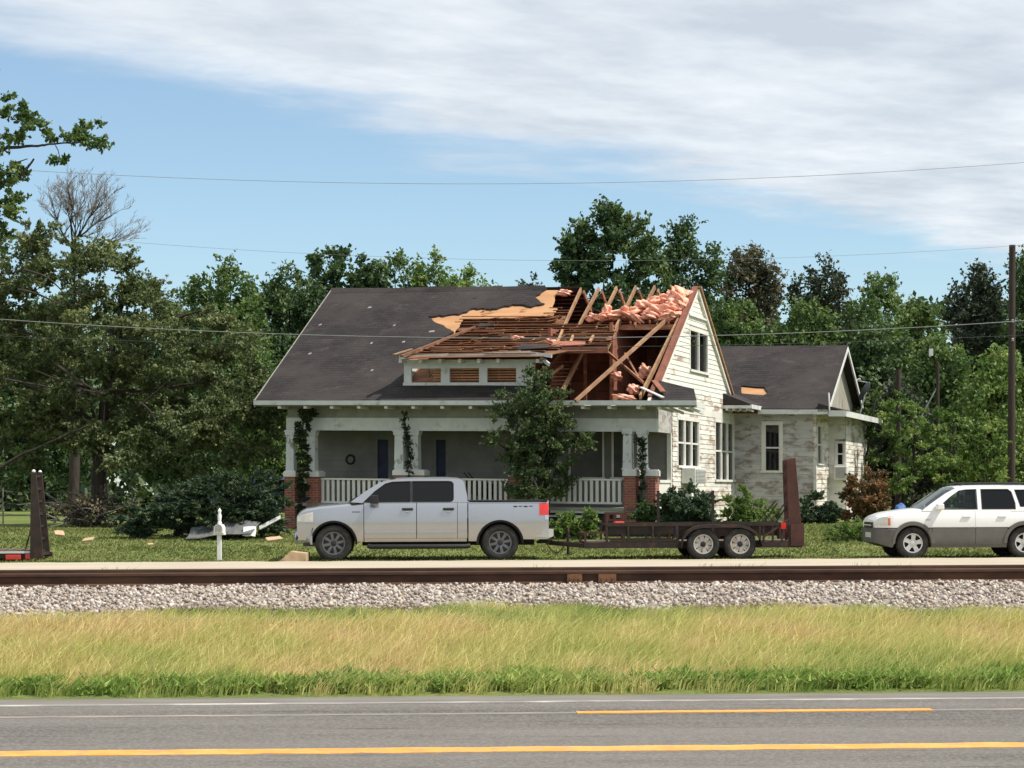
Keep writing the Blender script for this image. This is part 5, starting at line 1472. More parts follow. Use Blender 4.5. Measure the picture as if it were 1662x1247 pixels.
# ------------------------------------------------------------------ white and grey compact SUV
def build_suv():
    px0, sc_ = 1570, 69.0
    D = 50.0
    bx = (px0 - 831) / F * D
    base = Vector((bx, D + .9, ground_z(bx, D)))
    t = thing('suv', 'white sport utility vehicle with grey lower cladding parked at the right edge', 'car', base, YAW)
    FX, RX, WR_ = -1.31, 1.31, .375
    AR = .43
    def hw(x):
        y = .90
        if x < -1.75: y -= .24 * ((-1.75 - x) / .6) ** 2
        if x > 1.9: y -= .10 * ((x - 1.9) / .35) ** 2
        return y
    def yin(z): return (.06 * ((z - .85) / .3) ** 2 if z > .85 else 0) + (.04 * ((.5 - z) / .25) ** 2 if z < .5 else 0)
    def zb(x):
        s = .27
        if x < -1.8: s = .27 + .12 * ((-1.8 - x) / .55)
        if x > 1.8: s = .30 + .1 * ((x - 1.8) / .45)
        return max(s, arch(x, FX, AR, .37), arch(x, RX, AR, .37))
    def zt(x): return float(np.interp(x, [-2.34, -2.30, -2.2, -1.9, -1.4, -1.02, 2.0, 2.25], [.86, .93, .98, 1.05, 1.12, 1.155, 1.13, 1.10]))
    B = Body(hw, yin, zb, zt); ar = [(FX, AR), (RX, AR)]
    ZS = .735
    B.loft(stations(-2.33, 2.24, ar, n=60), crown=.04, zlo=ZS).build('upper_body', M_whitecar, t, smooth=35)
    G = Body(lambda x: hw(x) + .012, yin, zb, lambda x: max(ZS, zb(x) + .03))
    G.loft(stations(-2.35, 2.26, ar, n=60), crown=0).build('lower_cladding', M_clad, t, smooth=35)
    for sd in (-1, 1):
        for cx in (FX, RX):
            secs = []
            for k in range(25):
                a = math.pi * k / 24
                def P(r, dy):
                    x, z = cx + r * math.cos(a), .37 + r * math.sin(a); return (x, sd * (B.y(x, max(z, .45)) + dy), z)
                secs.append([P(AR + .085, .008), P(AR + .07, .03), P(AR - .005, .03), P(AR - .02, -.08)])
            MB().loft(secs).build('arch_flare', M_clad, t, smooth=30)
        for x0, x1 in ((-.86, .14), (.155, .98)):
            d = B.patch(x0, x1, ZS + .012, lambda x: zt(x) - .006, sd, lift=.010).build('door', M_whitecar, t, smooth=30)
            hx = x1 - .30
            MB().box(hx, hx + .2, min(sd * .89, sd * .935), max(sd * .89, sd * .935), .97, 1.01).build('handle', M_whitecar, d, bevel=.012)
            lc = Body(lambda x: hw(x) + .012, yin, zb, zt).patch(x0, x1, lambda x: max(.34, arch(x, RX, AR + .09, .37)), ZS - .012, sd, lift=.012).build('door_cladding', M_clad, d, smooth=30)
        MB().box(-1.02, -.90, min(sd * .905, sd * .908), max(sd * .905, sd * .92), .90, .93).build('side_marker', M_chrome, t)
        ym = lambda z: .865 - .15 * max(0, z - 1.12) / .55
        outl = [(-1.10, 1.12), (-.85, 1.30), (-.50, 1.53), (-.28, 1.64), (-.05, 1.672), (.6, 1.685), (1.4, 1.675), (1.85, 1.645), (2.02, 1.58), (2.20, 1.15), (2.20, 1.09)]
        w1 = [(-.74, 1.165), (-.66, 1.24), (-.40, 1.45), (-.20, 1.58), (-.05, 1.605), (.20, 1.612), (.20, 1.165)]
        w2 = [(.33, 1.165), (.33, 1.612), (.95, 1.612), (1.03, 1.55), (1.10, 1.30), (1.10, 1.165)]
        w3 = [(1.23, 1.22), (1.12, 1.60), (1.60, 1.60), (1.80, 1.57), (1.95, 1.22)]
        panel_side(outl, [w1, w2, w3], ym, sd, th=.04).build('window_frame', M_whitecar, t)
        for i, w_ in enumerate((w1, w2, w3)):
            pn = panel_side(w_, [], lambda z: ym(z) - .016, sd, th=.004).build('side_window', M_clear if i == 0 else M_tint, t)
            c_ = (sum(p[0] for p in w_) / len(w_), sum(p[1] for p in w_) / len(w_))
            big = [(c_[0] + (p[0] - c_[0]) * 1.04, c_[1] + (p[1] - c_[1]) * 1.06) for p in w_]
            panel_side(big, [w_], lambda z: ym(z) + .004, sd, th=.006).build('window_trim', M_black, pn)
        MB().loft([[(-.80 + dx, sd * y_, 1.15), (-.62 + dx, sd * y_, 1.15), (-.63 + dx, sd * y_, 1.29), (-.78 + dx, sd * y_, 1.29)] for y_, dx in ((.84, .02), (.93, 0), (1.04, .02))]).build('mirror', M_whitecar, t, bevel=.02)
        B.patch(-2.315, -1.95, lambda x: .77 + .03 * (x + 2.3), lambda x: min(.965 + .08 * (x + 2.3), zt(x) - .02), sd, lift=.012, nx=8).build('headlight', M_lamp, t, smooth=40)
        B.patch(-1.96, -1.88, lambda x: .79, lambda x: .96, sd, lift=.013, nx=3).build('turn_signal', M_amber, t, smooth=40)
        B.patch(2.08, 2.22, .78, 1.06, sd, lift=.012).build('tail_light', M_red, t, smooth=40)
        MB().tube([(-.15, sd * .62, 1.715), (0, sd * .62, 1.76), (1.5, sd * .62, 1.76), (1.65, sd * .62, 1.715)], .02, 8).build('roof_rail', M_black, t, smooth=40)
    ro = lambda x: float(np.interp(x, [-.28, -.05, .6, 1.4, 1.85, 2.02], [1.64, 1.672, 1.685, 1.675, 1.645, 1.58]))
    secs = []
    for x in (-.28, -.12, .05, .4, .9, 1.4, 1.7, 1.88, 2.0):
        w = .70
        secs.append([(x, w * q, ro(x) + .04 * (1 - q ** 4) + dz) for q, dz in [(-1 + .2 * k, 0) for k in range(11)] + [(1, -.03), (-1, -.03)]])
    MB().loft(secs).build('roof', M_whitecar, t, smooth=30)
    def sheet(name, a, b, wa, wb_, bulge, m, n=10):
        vs, fs = [], []
        for i in range(6):
            f = i / 5; x = a[0] + (b[0] - a[0]) * f; z = a[1] + (b[1] - a[1]) * f; w = wa + (wb_ - wa) * f
            for k in range(n + 1):
                q = -1 + 2 * k / n; vs.append((x + bulge * (1 - q * q), w * q, z + abs(bulge) * .3 * (1 - q * q)))
        for i in range(5):
            for k in range(n): fs.append((i * (n + 1) + k, i * (n + 1) + k + 1, (i + 1) * (n + 1) + k + 1, (i + 1) * (n + 1) + k))
        return MB().add(vs, fs).build(name, m, t, smooth=60)
    sheet('windshield', (-1.09, 1.13), (-.28, 1.645), .84, .69, -.10, M_clear)
    sheet('rear_window', (2.19, 1.12), (2.01, 1.58), .80, .68, .04, M_tint)
    MB().box(-2.365, -2.30, -.45, .45, .72, .86).build('grille', M_black, t, bevel=.01)
    MB().box(-2.372, -2.36, -.40, .40, .78, .80).build('grille_bar', M_chrome, t)
    MB().box(-2.36, -2.31, -.30, .30, .50, .62).build('licence_plate', M_paint, t)
    MB().box(2.24, 2.30, -.75, .75, .45, .70).build('rear_bumper', M_clad, t, bevel=.02)
    MB().box(-.95, 2.1, -.80, .80, .30, .60).build('floor', M_seam, t)
    MB().box(-1.15, -.78, -.78, .78, .8, 1.14).build('dashboard', M_seat, t, bevel=.04)
    MB().lathe([(.17, -.02), (.19, 0), (.17, .02), (.15, 0), (.17, -.02)], 20, 'x', (-.62, -.36, 1.12)).build('steering_wheel', M_black, t)
    for x in (-.35, .55):
        for y in (-.38, .38):
            MB().box(x, x + .48, y - .24, y + .24, .62, .86).box(x + .40, x + .54, y - .23, y + .23, .84, 1.32).box(x + .44, x + .53, y - .12, y + .12, 1.34, 1.50).build('seat', M_seat, t, bevel=.03)
    for cx in (FX, RX):
        MB().box(cx - .42, cx + .42, -.60, .60, .4, .8).build('wheel_housing', M_seam, t)
        MB().tube([(cx, -.75, WR_), (cx, .75, WR_)], .045, 8).build('axle', M_seam, t)
        for sd in (-1, 1): wheel(t, cx, sd * .77, WR_, WR_, .225, .23, sd, 'suv')
    for ch in t.children_recursive:             # short front overhang
        if ch.type == 'MESH' and ch.parent.type == 'EMPTY' and ch.parent is not t: continue
        if ch.type == 'MESH':
            for v in ch.data.vertices:
                if v.co.x < -1.74: v.co.x = -1.74 + (v.co.x + 1.74) * .70
    return t
build_suv()

# ------------------------------------------------------------------ twin-axle utility trailer
M_frame = mat('trailer_steel', (.022, .018, .016), (.040, .026, .020), rough=.7, scale=5, dirt=(.10, .045, .028), dscale=3, dlim=(.55, .75))
M_rust = mat('rusty_steel', (.085, .036, .027), (.058, .026, .021), rough=.85, scale=4, dirt=(.05, .028, .024), dscale=3)
M_plank = mat('trailer_plank', (.20, .155, .11), (.14, .11, .08), rough=.9, scale=6, stretch=(.3, 3, 3), objvar=.2)
def X(px): return (px - 1125) / 70.0
def Z(py): return (906 - py) / 70.0
def build_trailer():
    D = 50.0; bx = (1125 - 831) / F * D
    base = Vector((bx, D, ground_z(bx, D)))
    t = thing('utility_trailer', 'rusty black twin axle utility trailer with upright ramp behind the truck', 'trailer', base, YAW)
    W = 1.75
    def bar(name, a, b, w, h, m=M_frame): return MB().bar(a, b, w, h).build(name, m, t)
    x0, x1 = X(948), X(1304)
    for y in (.12, W):
        bar('frame_beam', (x0, y, .345), (x1, y, .345), .06, .13)
        bar('top_rail', (X(985), y, .825), (X(1285), y, .825), .055, .075)
        for px_ in (985, 1020, 1060, 1100, 1235, 1284): bar('rail_post', (X(px_), y, .40), (X(px_), y, .80), .05, .05)
        bar('mid_rail', (X(990), y, .46), (X(1103), y, .46), .04, .04)
    for i in range(9): bar('cross_member', (x0 + (x1 - x0) * i / 8, .13, .34), (x0 + (x1 - x0) * i / 8, W, .34), .06, .08)
    for i in range(9):
        y = .2 + i * .175
        piece('deck_plank', M_plank, t, (x0 + .05, y + .02, .425), (x1 - .02, y + .02, .425), .16, .035)
    MB().box(X(990), X(1284), W + .035, W + .05, .52, .80).build('side_panel', M_frame, t)
    for a, b in ((988, 1058), (1062, 1098)): MB().box(X(a), X(b), .155, .165, .60, .80).build('side_panel', M_frame, t)
    # front gate frame, tongue, coupler, jack, chain
    bar('front_gate', (X(950), .12, .62), (X(950), W, .62), .05, .05, M_rust); bar('front_gate', (X(950), .12, .41), (X(950), .12, .64), .05, .05, M_rust); bar('front_gate', (X(950), W, .41), (X(950), W, .64), .05, .05, M_rust)
    bar('side_gate', (X(948), .12, .645), (X(985), .12, .645), .04, .05, M_rust)
    for y in (.15, W - .03): bar('tongue', (x0 + .1, y, .33), (X(893), .92, .40), .06, .10)
    MB().loft([[(X(900), .84, .36), (X(900), 1.0, .36), (X(900), 1.0, .46), (X(900), .84, .46)], [(X(886), .86, .40), (X(886), .98, .40), (X(886), .98, .50), (X(886), .86, .50)], [(X(878), .88, .42), (X(878), .96, .42), (X(878), .96, .50), (X(878), .88, .50)]]).build('coupler', M_frame, t)
    MB().tube([(X(874), .92, .42), (X(892), .92, .42)], .035, 8).build('ball_mount', M_frame, t)
    MB().tube([(X(925), .78, .14), (X(925), .78, .75)], .032, 8).tube([(X(925), .78, .72), (X(925), .66, .74), (X(925), .62, .66)], .012, 6).lathe([(.001, .12), (.09, .12), (.09, .14), (.001, .14)], 12, 'z', (X(925), .78, 0)).build('jack', M_frame, t)
    for y in (.86, .98):
        MB().tube([(X(890) + (X(922) - X(890)) * k / 10, y, .38 - .22 * math.sin(math.pi * k / 10)) for k in range(11)], .010, 6).build('safety_chain', M_rust, t)
    # fenders and wheels
    for y, sd in ((-.16, -1), (W + .03, 1)):
        pts = [(1104, 884), (1107, 870), (1114, 859), (1124, 852), (1137, 849), (1170, 848), (1203, 849), (1216, 853), (1226, 860), (1233, 870), (1237, 882)]
        secs = [[(X(a), y - .02, Z(b)), (X(a), y + .26, Z(b)), (X(a), y + .26, Z(b) - .03), (X(a), y + .02, Z(b) - .03), (X(a), y + .02, Z(b) - .07), (X(a), y - .02, Z(b) - .07)] for a, b in pts]
        MB().loft(secs).build('fender', M_frame, t)
        for px_ in (1140, 1200): wheel(t, X(px_), y + .12, .37, .375, .225, .20, sd, 'trailer')
    for px_ in (1140, 1200): MB().tube([(X(px_), 0, .37), (X(px_), W, .37)], .04, 8).build('axle', M_frame, t)
    # rear end with corner post and stop lamps
    for y in (.12, W):
        MB().box(X(1285), X(1307), y - .05, y + .05, Z(884), Z(848)).build('corner_post', M_rust, t)
        bar('gate_strut', (X(1250), y + .05, Z(846)), (X(1280), y + .05, Z(811)), .03, .03); bar('gate_strut', (X(1262), y + .12, Z(846)), (X(1284), y + .12, Z(815)), .03, .03)
    bar('rear_brace', (X(1240), .12, Z(870)), (X(1283), .12, Z(840)), .04, .05, M_rust)
    MB().box(X(1269), X(1277), .05, .085, Z(856), Z(846)).build('marker_light', M_red, t)
    for px_ in (1241, 1256, 1271): bar('rear_slat', (X(px_), .12, .41), (X(px_), .12, .80), .03, .05)
    # upright ramp gate: two heavy side channels, cross bars, mesh plate
    for y in (.16, .66):
        MB().add([(X(1283), y - .05, Z(884)), (X(1306), y - .05, Z(884)), (X(1306), y + .05, Z(884)), (X(1283), y + .05, Z(884)), (X(1279), y - .05, Z(744)), (X(1294), y - .05, Z(740)), (X(1294), y + .05, Z(740)), (X(1279), y + .05, Z(744))],
                 [(0, 3, 2, 1), (4, 5, 6, 7), (0, 1, 5, 4), (1, 2, 6, 5), (2, 3, 7, 6), (3, 0, 4, 7)]).build('ramp_channel', M_rust, t, bevel=.008)
    for k in range(7):
        f = k / 6; z = Z(876) + (Z(748) - Z(876)) * f; x = X(1295) + (X(1287) - X(1295)) * f
        bar('ramp_bar', (x, .2, z), (x, .62, z), .06, .05, M_rust)
    # stake posts
    for px_ in (1077, 1168):
        for y in (W,): bar('stake', (X(px_), y - .6, .40), (X(px_), y - .6, Z(793)), .07, .06)
    return t
build_trailer()

# objects on the trailer deck
def build_seat_frame():
    D = 50.6; bx = (1000 - 831) / F * D; z0 = ground_z(bx, D) + .445
    t = thing('metal_chair', 'rusty metal chair with a red cushion at the front of the trailer', 'chair', (bx, D, z0), YAW)
    sx = 1 / 70.0
    for px_, y in ((-16, -.2), (12, -.2), (-16, .2), (12, .2)): MB().tube([(px_ * sx, y, 0), (px_ * sx, y, .36 if px_ > 0 else .62)], .018, 6).build('leg', M_rust, t)
    MB().box(-.25, .22, -.22, .22, .35, .38).build('seat', M_rust, t)
    MB().box(-.06, .18, -.2, .2, .38, .45).build('cushion', mat('red_cushion', (.52, .05, .03), (.4, .035, .02), rough=.7), t, bevel=.03)
    MB().plate([(-.28, .45), (.27, .45), (.27, .66), (-.26, .66)], lambda a, b, d: Vector((a, .2 + d, b)), .03, [[(-.14, .50), (-.05, .50), (-.05, .60), (-.14, .60)], [(.02, .50), (.11, .50), (.11, .60), (.02, .60)]]).build('backrest', M_rust, t)
build_seat_frame()
def blob(name, label, cat, c, s, m, seed, group=None, sub=3, amp=.18):
    bm = bmesh.new(); bmesh.ops.create_icosphere(bm, subdivisions=sub, radius=1.0)
    r_ = random.Random(seed); ph = [r_.uniform(0, 6.28) for _ in range(6)]
    for v in bm.verts:
        p = v.co.copy(); n_ = 1 + amp * (math.sin(3.1 * p.x + ph[0]) * math.sin(2.7 * p.y + ph[1]) + .7 * math.sin(5 * p.z + 3 * p.x + ph[2]) + .4 * math.sin(9 * p.y + 7 * p.z + ph[3]))
        v.co = Vector((p.x * s[0] * n_, p.y * s[1] * n_, max(p.z, -.6) * s[2] * n_))
    me = bpy.data.meshes.new(name); bm.to_mesh(me); bm.free(); me.shade_smooth(); me.materials.append(m)
    return tag(link(name, me, None, c), label, cat, group)
M_tarp = mat('blue_tarp', (.03, .06, .42), (.02, .04, .30), rough=.6, scale=8)
p_ = at(1093, 862, 50.35); blob('tarp_bundle', 'small crumpled blue tarp bundle on the trailer deck', 'tarp', p_, (.08, .1, .11), M_tarp, 3)

# the end of a second trailer at the left edge
def build_left_trailer():
    D = 50.2; bx = (30 - 831) / F * D; base = Vector((bx, D, ground_z(bx, D)))
    t = thing('utility_trailer', 'dark trailer end with tall upright ramp and red lamps at the left edge', 'trailer', base, YAW)
    x = lambda px: (px - 30) / 69.7
    z = lambda py: (896 - py) / 69.7
    def quad(name, m, pts, y0, y1): MB().add([(x(a), y0, z(b)) for a, b in pts] + [(x(a), y1, z(b)) for a, b in pts], [(0, 1, 2, 3), (7, 6, 5, 4), (0, 4, 5, 1), (1, 5, 6, 2), (2, 6, 7, 3), (3, 7, 4, 0)]).build(name, m, t)
    quad('ramp_channel', M_frame, [(48, 890), (69, 890), (58, 750), (50, 750)], 0, .10)
    quad('ramp_channel', M_frame, [(46, 885), (62, 885), (49, 749), (42, 749)], 1.5, 1.6)
    for k in range(7):
        f = k / 6; MB().bar((x(58 - 6 * f), .1, z(880) + (z(756) - z(880)) * f), (x(54 - 8 * f), 1.5, z(880) + (z(756) - z(880)) * f), .05, .05).build('ramp_bar', M_frame, t)
    for px_, y in ((54, .05), (46, 1.55)): MB().lathe([(.001, .0), (.04, .0), (.045, .03), (.02, .06), (.001, .065)], 10, 'z', (x(px_), y, z(750))).build('post_cap', M_paint, t)
    for y in (.1, 1.55): MB().bar((x(66), y, z(886)), (-4.2, y, z(886)), .06, .11).build('frame_beam', M_frame, t)
    for i in range(6): MB().bar((x(60) - i * .75, .1, z(884)), (x(60) - i * .75, 1.55, z(884)), .05, .07).build('cross_member', M_frame, t)
    MB().bar((x(48), .06, z(880)), (-2.4, .06, z(880)), .03, .05).build('pale_rail', M_trim, t)
    MB().box(x(8), x(33), .03, .07, z(892), z(884)).build('tail_light', M_red, t, bevel=.01)
    MB().box(x(40), x(50), .03, .07, z(892), z(883)).build('tail_light', M_red, t, bevel=.01)
    MB().bar((x(36), .3, z(880)), (x(47), .3, z(840)), .03, .03).build('gate_strut', M_frame, t)
    for i in range(8): piece('deck_plank', M_plank, t, (x(48), .18 + i * .18, z(877)), (-4.2, .18 + i * .18, z(877)), .16, .03)
    for y, sd in ((-.12, -1), (1.75, 1)): wheel(t, -2.9, y, .33, .33, .2, .18, sd, 'trailer')
    MB().tube([(-2.9, 0, .33), (-2.9, 1.65, .33)], .04, 8).build('axle', M_frame, t)
build_left_trailer()
# ------------------------------------------------------------------ trees, bushes, vines
M_bark = mat('bark', (.060, .049, .040), (.036, .029, .024), rough=.95, scale=6, stretch=(2, 2, .4), bump=.6, bscale=18)
M_barkgrey = mat('grey_bark', (.26, .235, .21), (.17, .15, .135), rough=.95, scale=6, stretch=(2, 2, .4))
L_oak = leaf_mat('oak_leaves', (0.066, 0.090, 0.037), (0.130, 0.165, 0.068), (0.251, 0.277, 0.132), trans=.25)
L_deep = leaf_mat('deep_green_leaves', (0.032, 0.067, 0.032), (0.073, 0.128, 0.052), (0.168, 0.221, 0.083), trans=.25)
L_mid = leaf_mat('mid_green_leaves', (0.047, 0.091, 0.032), (0.111, 0.183, 0.062), (0.246, 0.309, 0.105), trans=.3)
L_light = leaf_mat('light_green_leaves', (0.082, 0.141, 0.041), (0.171, 0.262, 0.080), (0.354, 0.412, 0.146), trans=.35)
L_dark = leaf_mat('dark_leaves', (0.024, 0.039, 0.029), (0.052, 0.069, 0.043), (0.115, 0.129, 0.080), trans=.2)
L_brown = leaf_mat('brownish_leaves', (0.057, 0.064, 0.041), (0.119, 0.121, 0.069), (0.280, 0.221, 0.152), trans=.2)
L_red = leaf_mat('russet_leaves', (0.070, 0.070, 0.028), (0.188, 0.113, 0.053), (0.361, 0.188, 0.102), trans=.2)
L_jun = leaf_mat('juniper_leaves', (0.026, 0.049, 0.032), (0.057, 0.095, 0.052), (0.133, 0.178, 0.086), trans=.15)
L_garden = leaf_mat('garden_tree_leaves', (0.041, 0.070, 0.030), (0.092, 0.135, 0.057), (0.182, 0.223, 0.097), trans=.3)
L_vine = leaf_mat('vine_leaves', (0.015, 0.026, 0.013), (0.040, 0.055, 0.024), (0.086, 0.106, 0.042), trans=.2)
L_far = leaf_mat('far_wood_leaves', (0.029, 0.056, 0.027), (0.064, 0.103, 0.046), (0.139, 0.178, 0.078), trans=.2)

def unit(n):
    d = rng.normal(size=(n, 3)); return d / np.linalg.norm(d, axis=1)[:, None]

def clumps_of(lobes, per, cr):
    """lobes (m,6): centre and radii -> clumps (k,4) and the lobe centre each belongs to"""
    out, cen = [], []
    for l in lobes:
        vol = (l[3] * l[4] * l[5]) ** (1 / 3)
        k = max(4, int(per * (vol / cr) ** 2))
        d = unit(k); rad = rng.uniform(.35, 1.0, k) ** .6
        c = l[:3] + d * rad[:, None] * l[3:6]
        r = cr * rng.uniform(.55, 1.35, k)
        out.append(np.concatenate([c, r[:, None]], 1)); cen.append(np.repeat(l[None, :3], k, 0))
    return np.concatenate(out), np.concatenate(cen)

def leaf_cloud(cl, cen, n, size, ratio=.55, flat=.75, droop=0.0, spray=0.0):
    w = cl[:, 3] ** 2; i = rng.choice(len(cl), n, p=w / w.sum())
    K = 12                                       # twigs per clump; leaves sit along the twigs
    out0 = cl[:, :3] - cen; out0 /= np.linalg.norm(out0, axis=1)[:, None] + 1e-6
    tw = unit(len(cl) * K).reshape(-1, K, 3) + out0[:, None] * (.45 + spray) + np.array([0, 0, .30 - droop])
    tw /= np.linalg.norm(tw, axis=2)[:, :, None]
    tl = rng.uniform(.6, 1.75, (len(cl), K))
    j = rng.integers(0, K, n); s_ = rng.uniform(0, 1, n) ** .8
    wob = unit(n) * (.42 * (1.1 - s_))[:, None]
    p = cl[i, :3] + ((tw[i, j] * (s_ * tl[i, j])[:, None]) + wob) * cl[i, 3][:, None] * np.array([1, 1, flat])
    a = unit(n) * .9 + tw[i, j] * (.6 + spray); a /= np.linalg.norm(a, axis=1)[:, None]
    b = np.cross(a, unit(n)); b /= np.linalg.norm(b, axis=1)[:, None] + 1e-6
    nn = np.cross(a, b)
    s = (size * rng.uniform(.6, 1.4, n))[:, None]
    V = np.stack([p - a * s * .5, p + b * s * ratio * .5 + nn * s * .10, p + a * s * .5, p - b * s * ratio * .5 + nn * s * .10], 1).reshape(-1, 3)
    Fc = np.arange(n * 4).reshape(-1, 4)
    ct = rng.normal(size=len(cl)) * .17
    t = np.clip(.48 + ct[i] + rng.normal(size=n) * .17, 0, 1)
    return V, Fc, np.repeat(t, 4)

def limb(mb, a, b, r0, r1, bend=.15, n=6, seg=6):
    a, b = Vector(a), Vector(b); L_ = (b - a).length
    side = Vector((random.uniform(-1, 1), random.uniform(-1, 1), random.uniform(-.2, 1))) * L_ * bend
    pts = []; rr = []
    for k in range(seg + 1):
        f = k / seg; pts.append(a.lerp(b, f) + side * math.sin(math.pi * f) + Vector((random.uniform(-1, 1), random.uniform(-1, 1), random.uniform(-1, 1))) * L_ * .012); rr.append(r0 + (r1 - r0) * f)
    mb.tube(pts, rr, n); return pts

def tree(name, label, base, lobes, leafm, n, size, cr=.5, per=1.1, trunk_r=.18, bark=None, cat='tree', group=None, limbs=12, ratio=.55, flat=.75, droop=0.0, spray=0.0, trunk=True, lean=0.0):
    base = Vector(base)
    root = thing(name, label, cat, base, group=group)
    lobes = np.array(lobes, float)
    cl, cen = clumps_of(lobes, per, cr)
    V_, F_, T_ = leaf_cloud(cl, cen, n, size, ratio, flat, droop, spray)
    me = np_mesh('crown', V_ - np.array(base), F_, leafm, T_)
    link('crown', me, root)
    if trunk:
        mb = MB(); zc = lobes[:, 2].mean(); top = Vector((float(np.average(lobes[:, 0])), float(np.average(lobes[:, 1])), float(zc + .45 * (lobes[:, 2].max() - zc))))
        mid = base.lerp(top, .45) + Vector((lean, 0, 0))
        pts = []; rr = []
        for k in range(9):
            f = k / 8; p = base.lerp(mid, f / .5) if f < .5 else mid.lerp(top, (f - .5) / .5)
            p = p + Vector((random.uniform(-1, 1), random.uniform(-1, 1), 0)) * trunk_r * .5 * (k > 0); pts.append(p); rr.append(trunk_r * (1.35 if k == 0 else 1 - .85 * f) + .02)
        mb.tube(pts, rr, 10)
        idx = rng.choice(len(cl), min(limbs, len(cl)), replace=False)
        for j in idx:
            c = Vector(cl[j, :3]); hgt = [p for p in pts if p.z < c.z - .1] or [pts[1]]
            s = hgt[random.randrange(max(0, len(hgt) - 4), len(hgt))]
            limb(mb, s, c, trunk_r * random.uniform(.22, .42), .02, .12)
        mb.build('trunk', bark or M_bark, root, base, smooth=50)
    return root

def plobe(cx, cy, rx, ry, Y, dy=0.0, ky=1.0):
    p = at(cx, cy, Y + dy); k = (Y + dy) / F
    return [p.x, p.y, p.z, rx * k, max(rx, ry) * k * ky, ry * k]

def bushes(name, label, px, Y, lobes, leafm, n, size, cr=.3, per=2.2, cat='bush', group=None, py=None, **kw):
    b = on_ground(px, Y) if py is None else at(px, py, Y)
    gy = 800 + (CAM.z - b.z) * F / Y
    low = [(cx, (cy + gy) / 2, rx * .95, max((gy - cy) / 2, 4)) for cx, cy, rx, ry in lobes] if py is None else []
    return tree(name, label, b, [plobe(*l, Y) for l in list(lobes) + low], leafm, int(n * 1.9), size, cr=cr, per=per, trunk_r=.05, cat=cat, group=group, limbs=10, **kw)

# --- background trees: a union of leafy domes with an uneven outline
def dome_clumps(px, top, bottom, hw_, Y, k, cr, r_):
    """clump centres filling a dome-shaped crown, denser towards its skin"""
    f = rng.uniform(0.0, 1, k) ** .75; th = rng.uniform(0, 2 * np.pi, k)
    prof = np.maximum(1 - (1 - f) ** 2.3, 0) ** .62 * np.where(f > .85, 1 - (f - .85) * 1.6, 1)
    ph = [r_.uniform(0, 6.28) for _ in range(4)]
    wob = 1 + .20 * np.sin(2 * th + 5 * f + ph[0]) + .16 * np.sin(3 * th - 11 * f + ph[1]) + .12 * np.sin(5 * th + 17 * f + ph[2])
    rad = hw_ * prof * wob * rng.uniform(0, 1, k) ** .38
    c0 = at(px, (top + bottom) / 2, Y); kx = Y / F; H_ = (bottom - top) * kx; zt = at(px, top, Y).z
    c = np.stack([c0.x + rad * kx * np.cos(th), c0.y + rad * kx * np.sin(th) * .9, zt - f * H_ - cr * .6], 1)
    cen = np.stack([np.full(k, c0.x), np.full(k, c0.y), c[:, 2] - H_ * .12], 1)
    return np.concatenate([c, (cr * rng.uniform(.6, 1.3, k))[:, None]], 1), cen

def auto_tree(label, px, top, width, Y, leafm, n=13000, size=.18, bottom=720, cr=.40, seed=0, name='tree', group='trees behind the house', shoots=4, **kw):
    r_ = random.Random(seed * 7 + int(px)); hw_ = width * .58; h = bottom - top
    base = on_ground(px, Y); root = thing(name, label, 'tree', base, group=group)
    C, E = [], []
    airy = n < 8000
    def put(p, t, b, w, k):
        c, e = dome_clumps(p, t, b, w, Y + r_.uniform(-.8, .8), int(k), cr, r_); C.append(c); E.append(e)
    put(px, top, bottom, hw_ * .72, 130 if not airy else 60)
    for s in (-1, 1, -.55, .6):
        put(px + s * hw_ * r_.uniform(.35, .55), top + h * r_.uniform(.06, .26) * (abs(s) + .3), bottom - h * r_.uniform(0, .12), hw_ * r_.uniform(.38, .55), 70 if not airy else 30)
    for _ in range(shoots):                     # upright shoots that break the outline
        sx = r_.uniform(-.8, .8); put(px + sx * hw_, top + h * (.03 + .30 * sx * sx) - r_.uniform(0, 10), top + h * (.22 + .35 * sx * sx), hw_ * r_.uniform(.10, .17), 9)
    cl, cen = np.concatenate(C), np.concatenate(E)
    V_, F_, T_ = leaf_cloud(cl, cen, int(n * 1.7), size, flat=.9)
    link('crown', np_mesh('crown', V_ - np.array(base), F_, leafm, T_), root)
    mb = MB(); tp = at(px, top + h * .25, Y)
    mb.tube([base - Vector((0, 0, .2)), base.lerp(tp, .35) + Vector((r_.uniform(-.3, .3), 0, 0)), base.lerp(tp, .7), tp], [.26, .19, .12, .04], 8)
    for j in rng.choice(len(cl), 10, replace=False):
        c = Vector(cl[j, :3]); limb(mb, base.lerp(tp, r_.uniform(.4, .85)), c, .06, .015, .1, 5, 4)
    mb.build('trunk', M_bark, root, base, smooth=50)
    return root

auto_tree('rounded green tree standing left of the house roof', 372, 414, 150, 88, L_mid, seed=1, n=15000)
auto_tree('dark green tree just beyond the left slope of the roof', 470, 424, 150, 92, L_deep, seed=2, n=14000)
auto_tree('broad dark tree rising highest behind the left half of the ridge', 560, 386, 190, 95, L_deep, seed=3, n=18000, size=.22)
auto_tree('light green tree behind the middle of the ridge', 648, 404, 120, 99, L_mid, seed=4, n=11000)
auto_tree('thin airy light green tree behind the middle of the ridge', 706, 406, 110, 98, L_light, seed=5, n=6500, shoots=7)
auto_tree('sparse pale tree with gaps just left of the plywood', 772, 424, 100, 102, L_light, seed=6, n=5500, shoots=7)
auto_tree('small flat-topped dark tree peeking above the ridge', 864, 434, 66, 108, L_dark, seed=7, n=5000, shoots=1)
auto_tree('tallest tree, broad and dark green, behind the open rafters', 995, 322, 200, 92, L_deep, seed=8, n=21000, size=.21, shoots=9, bottom=660)
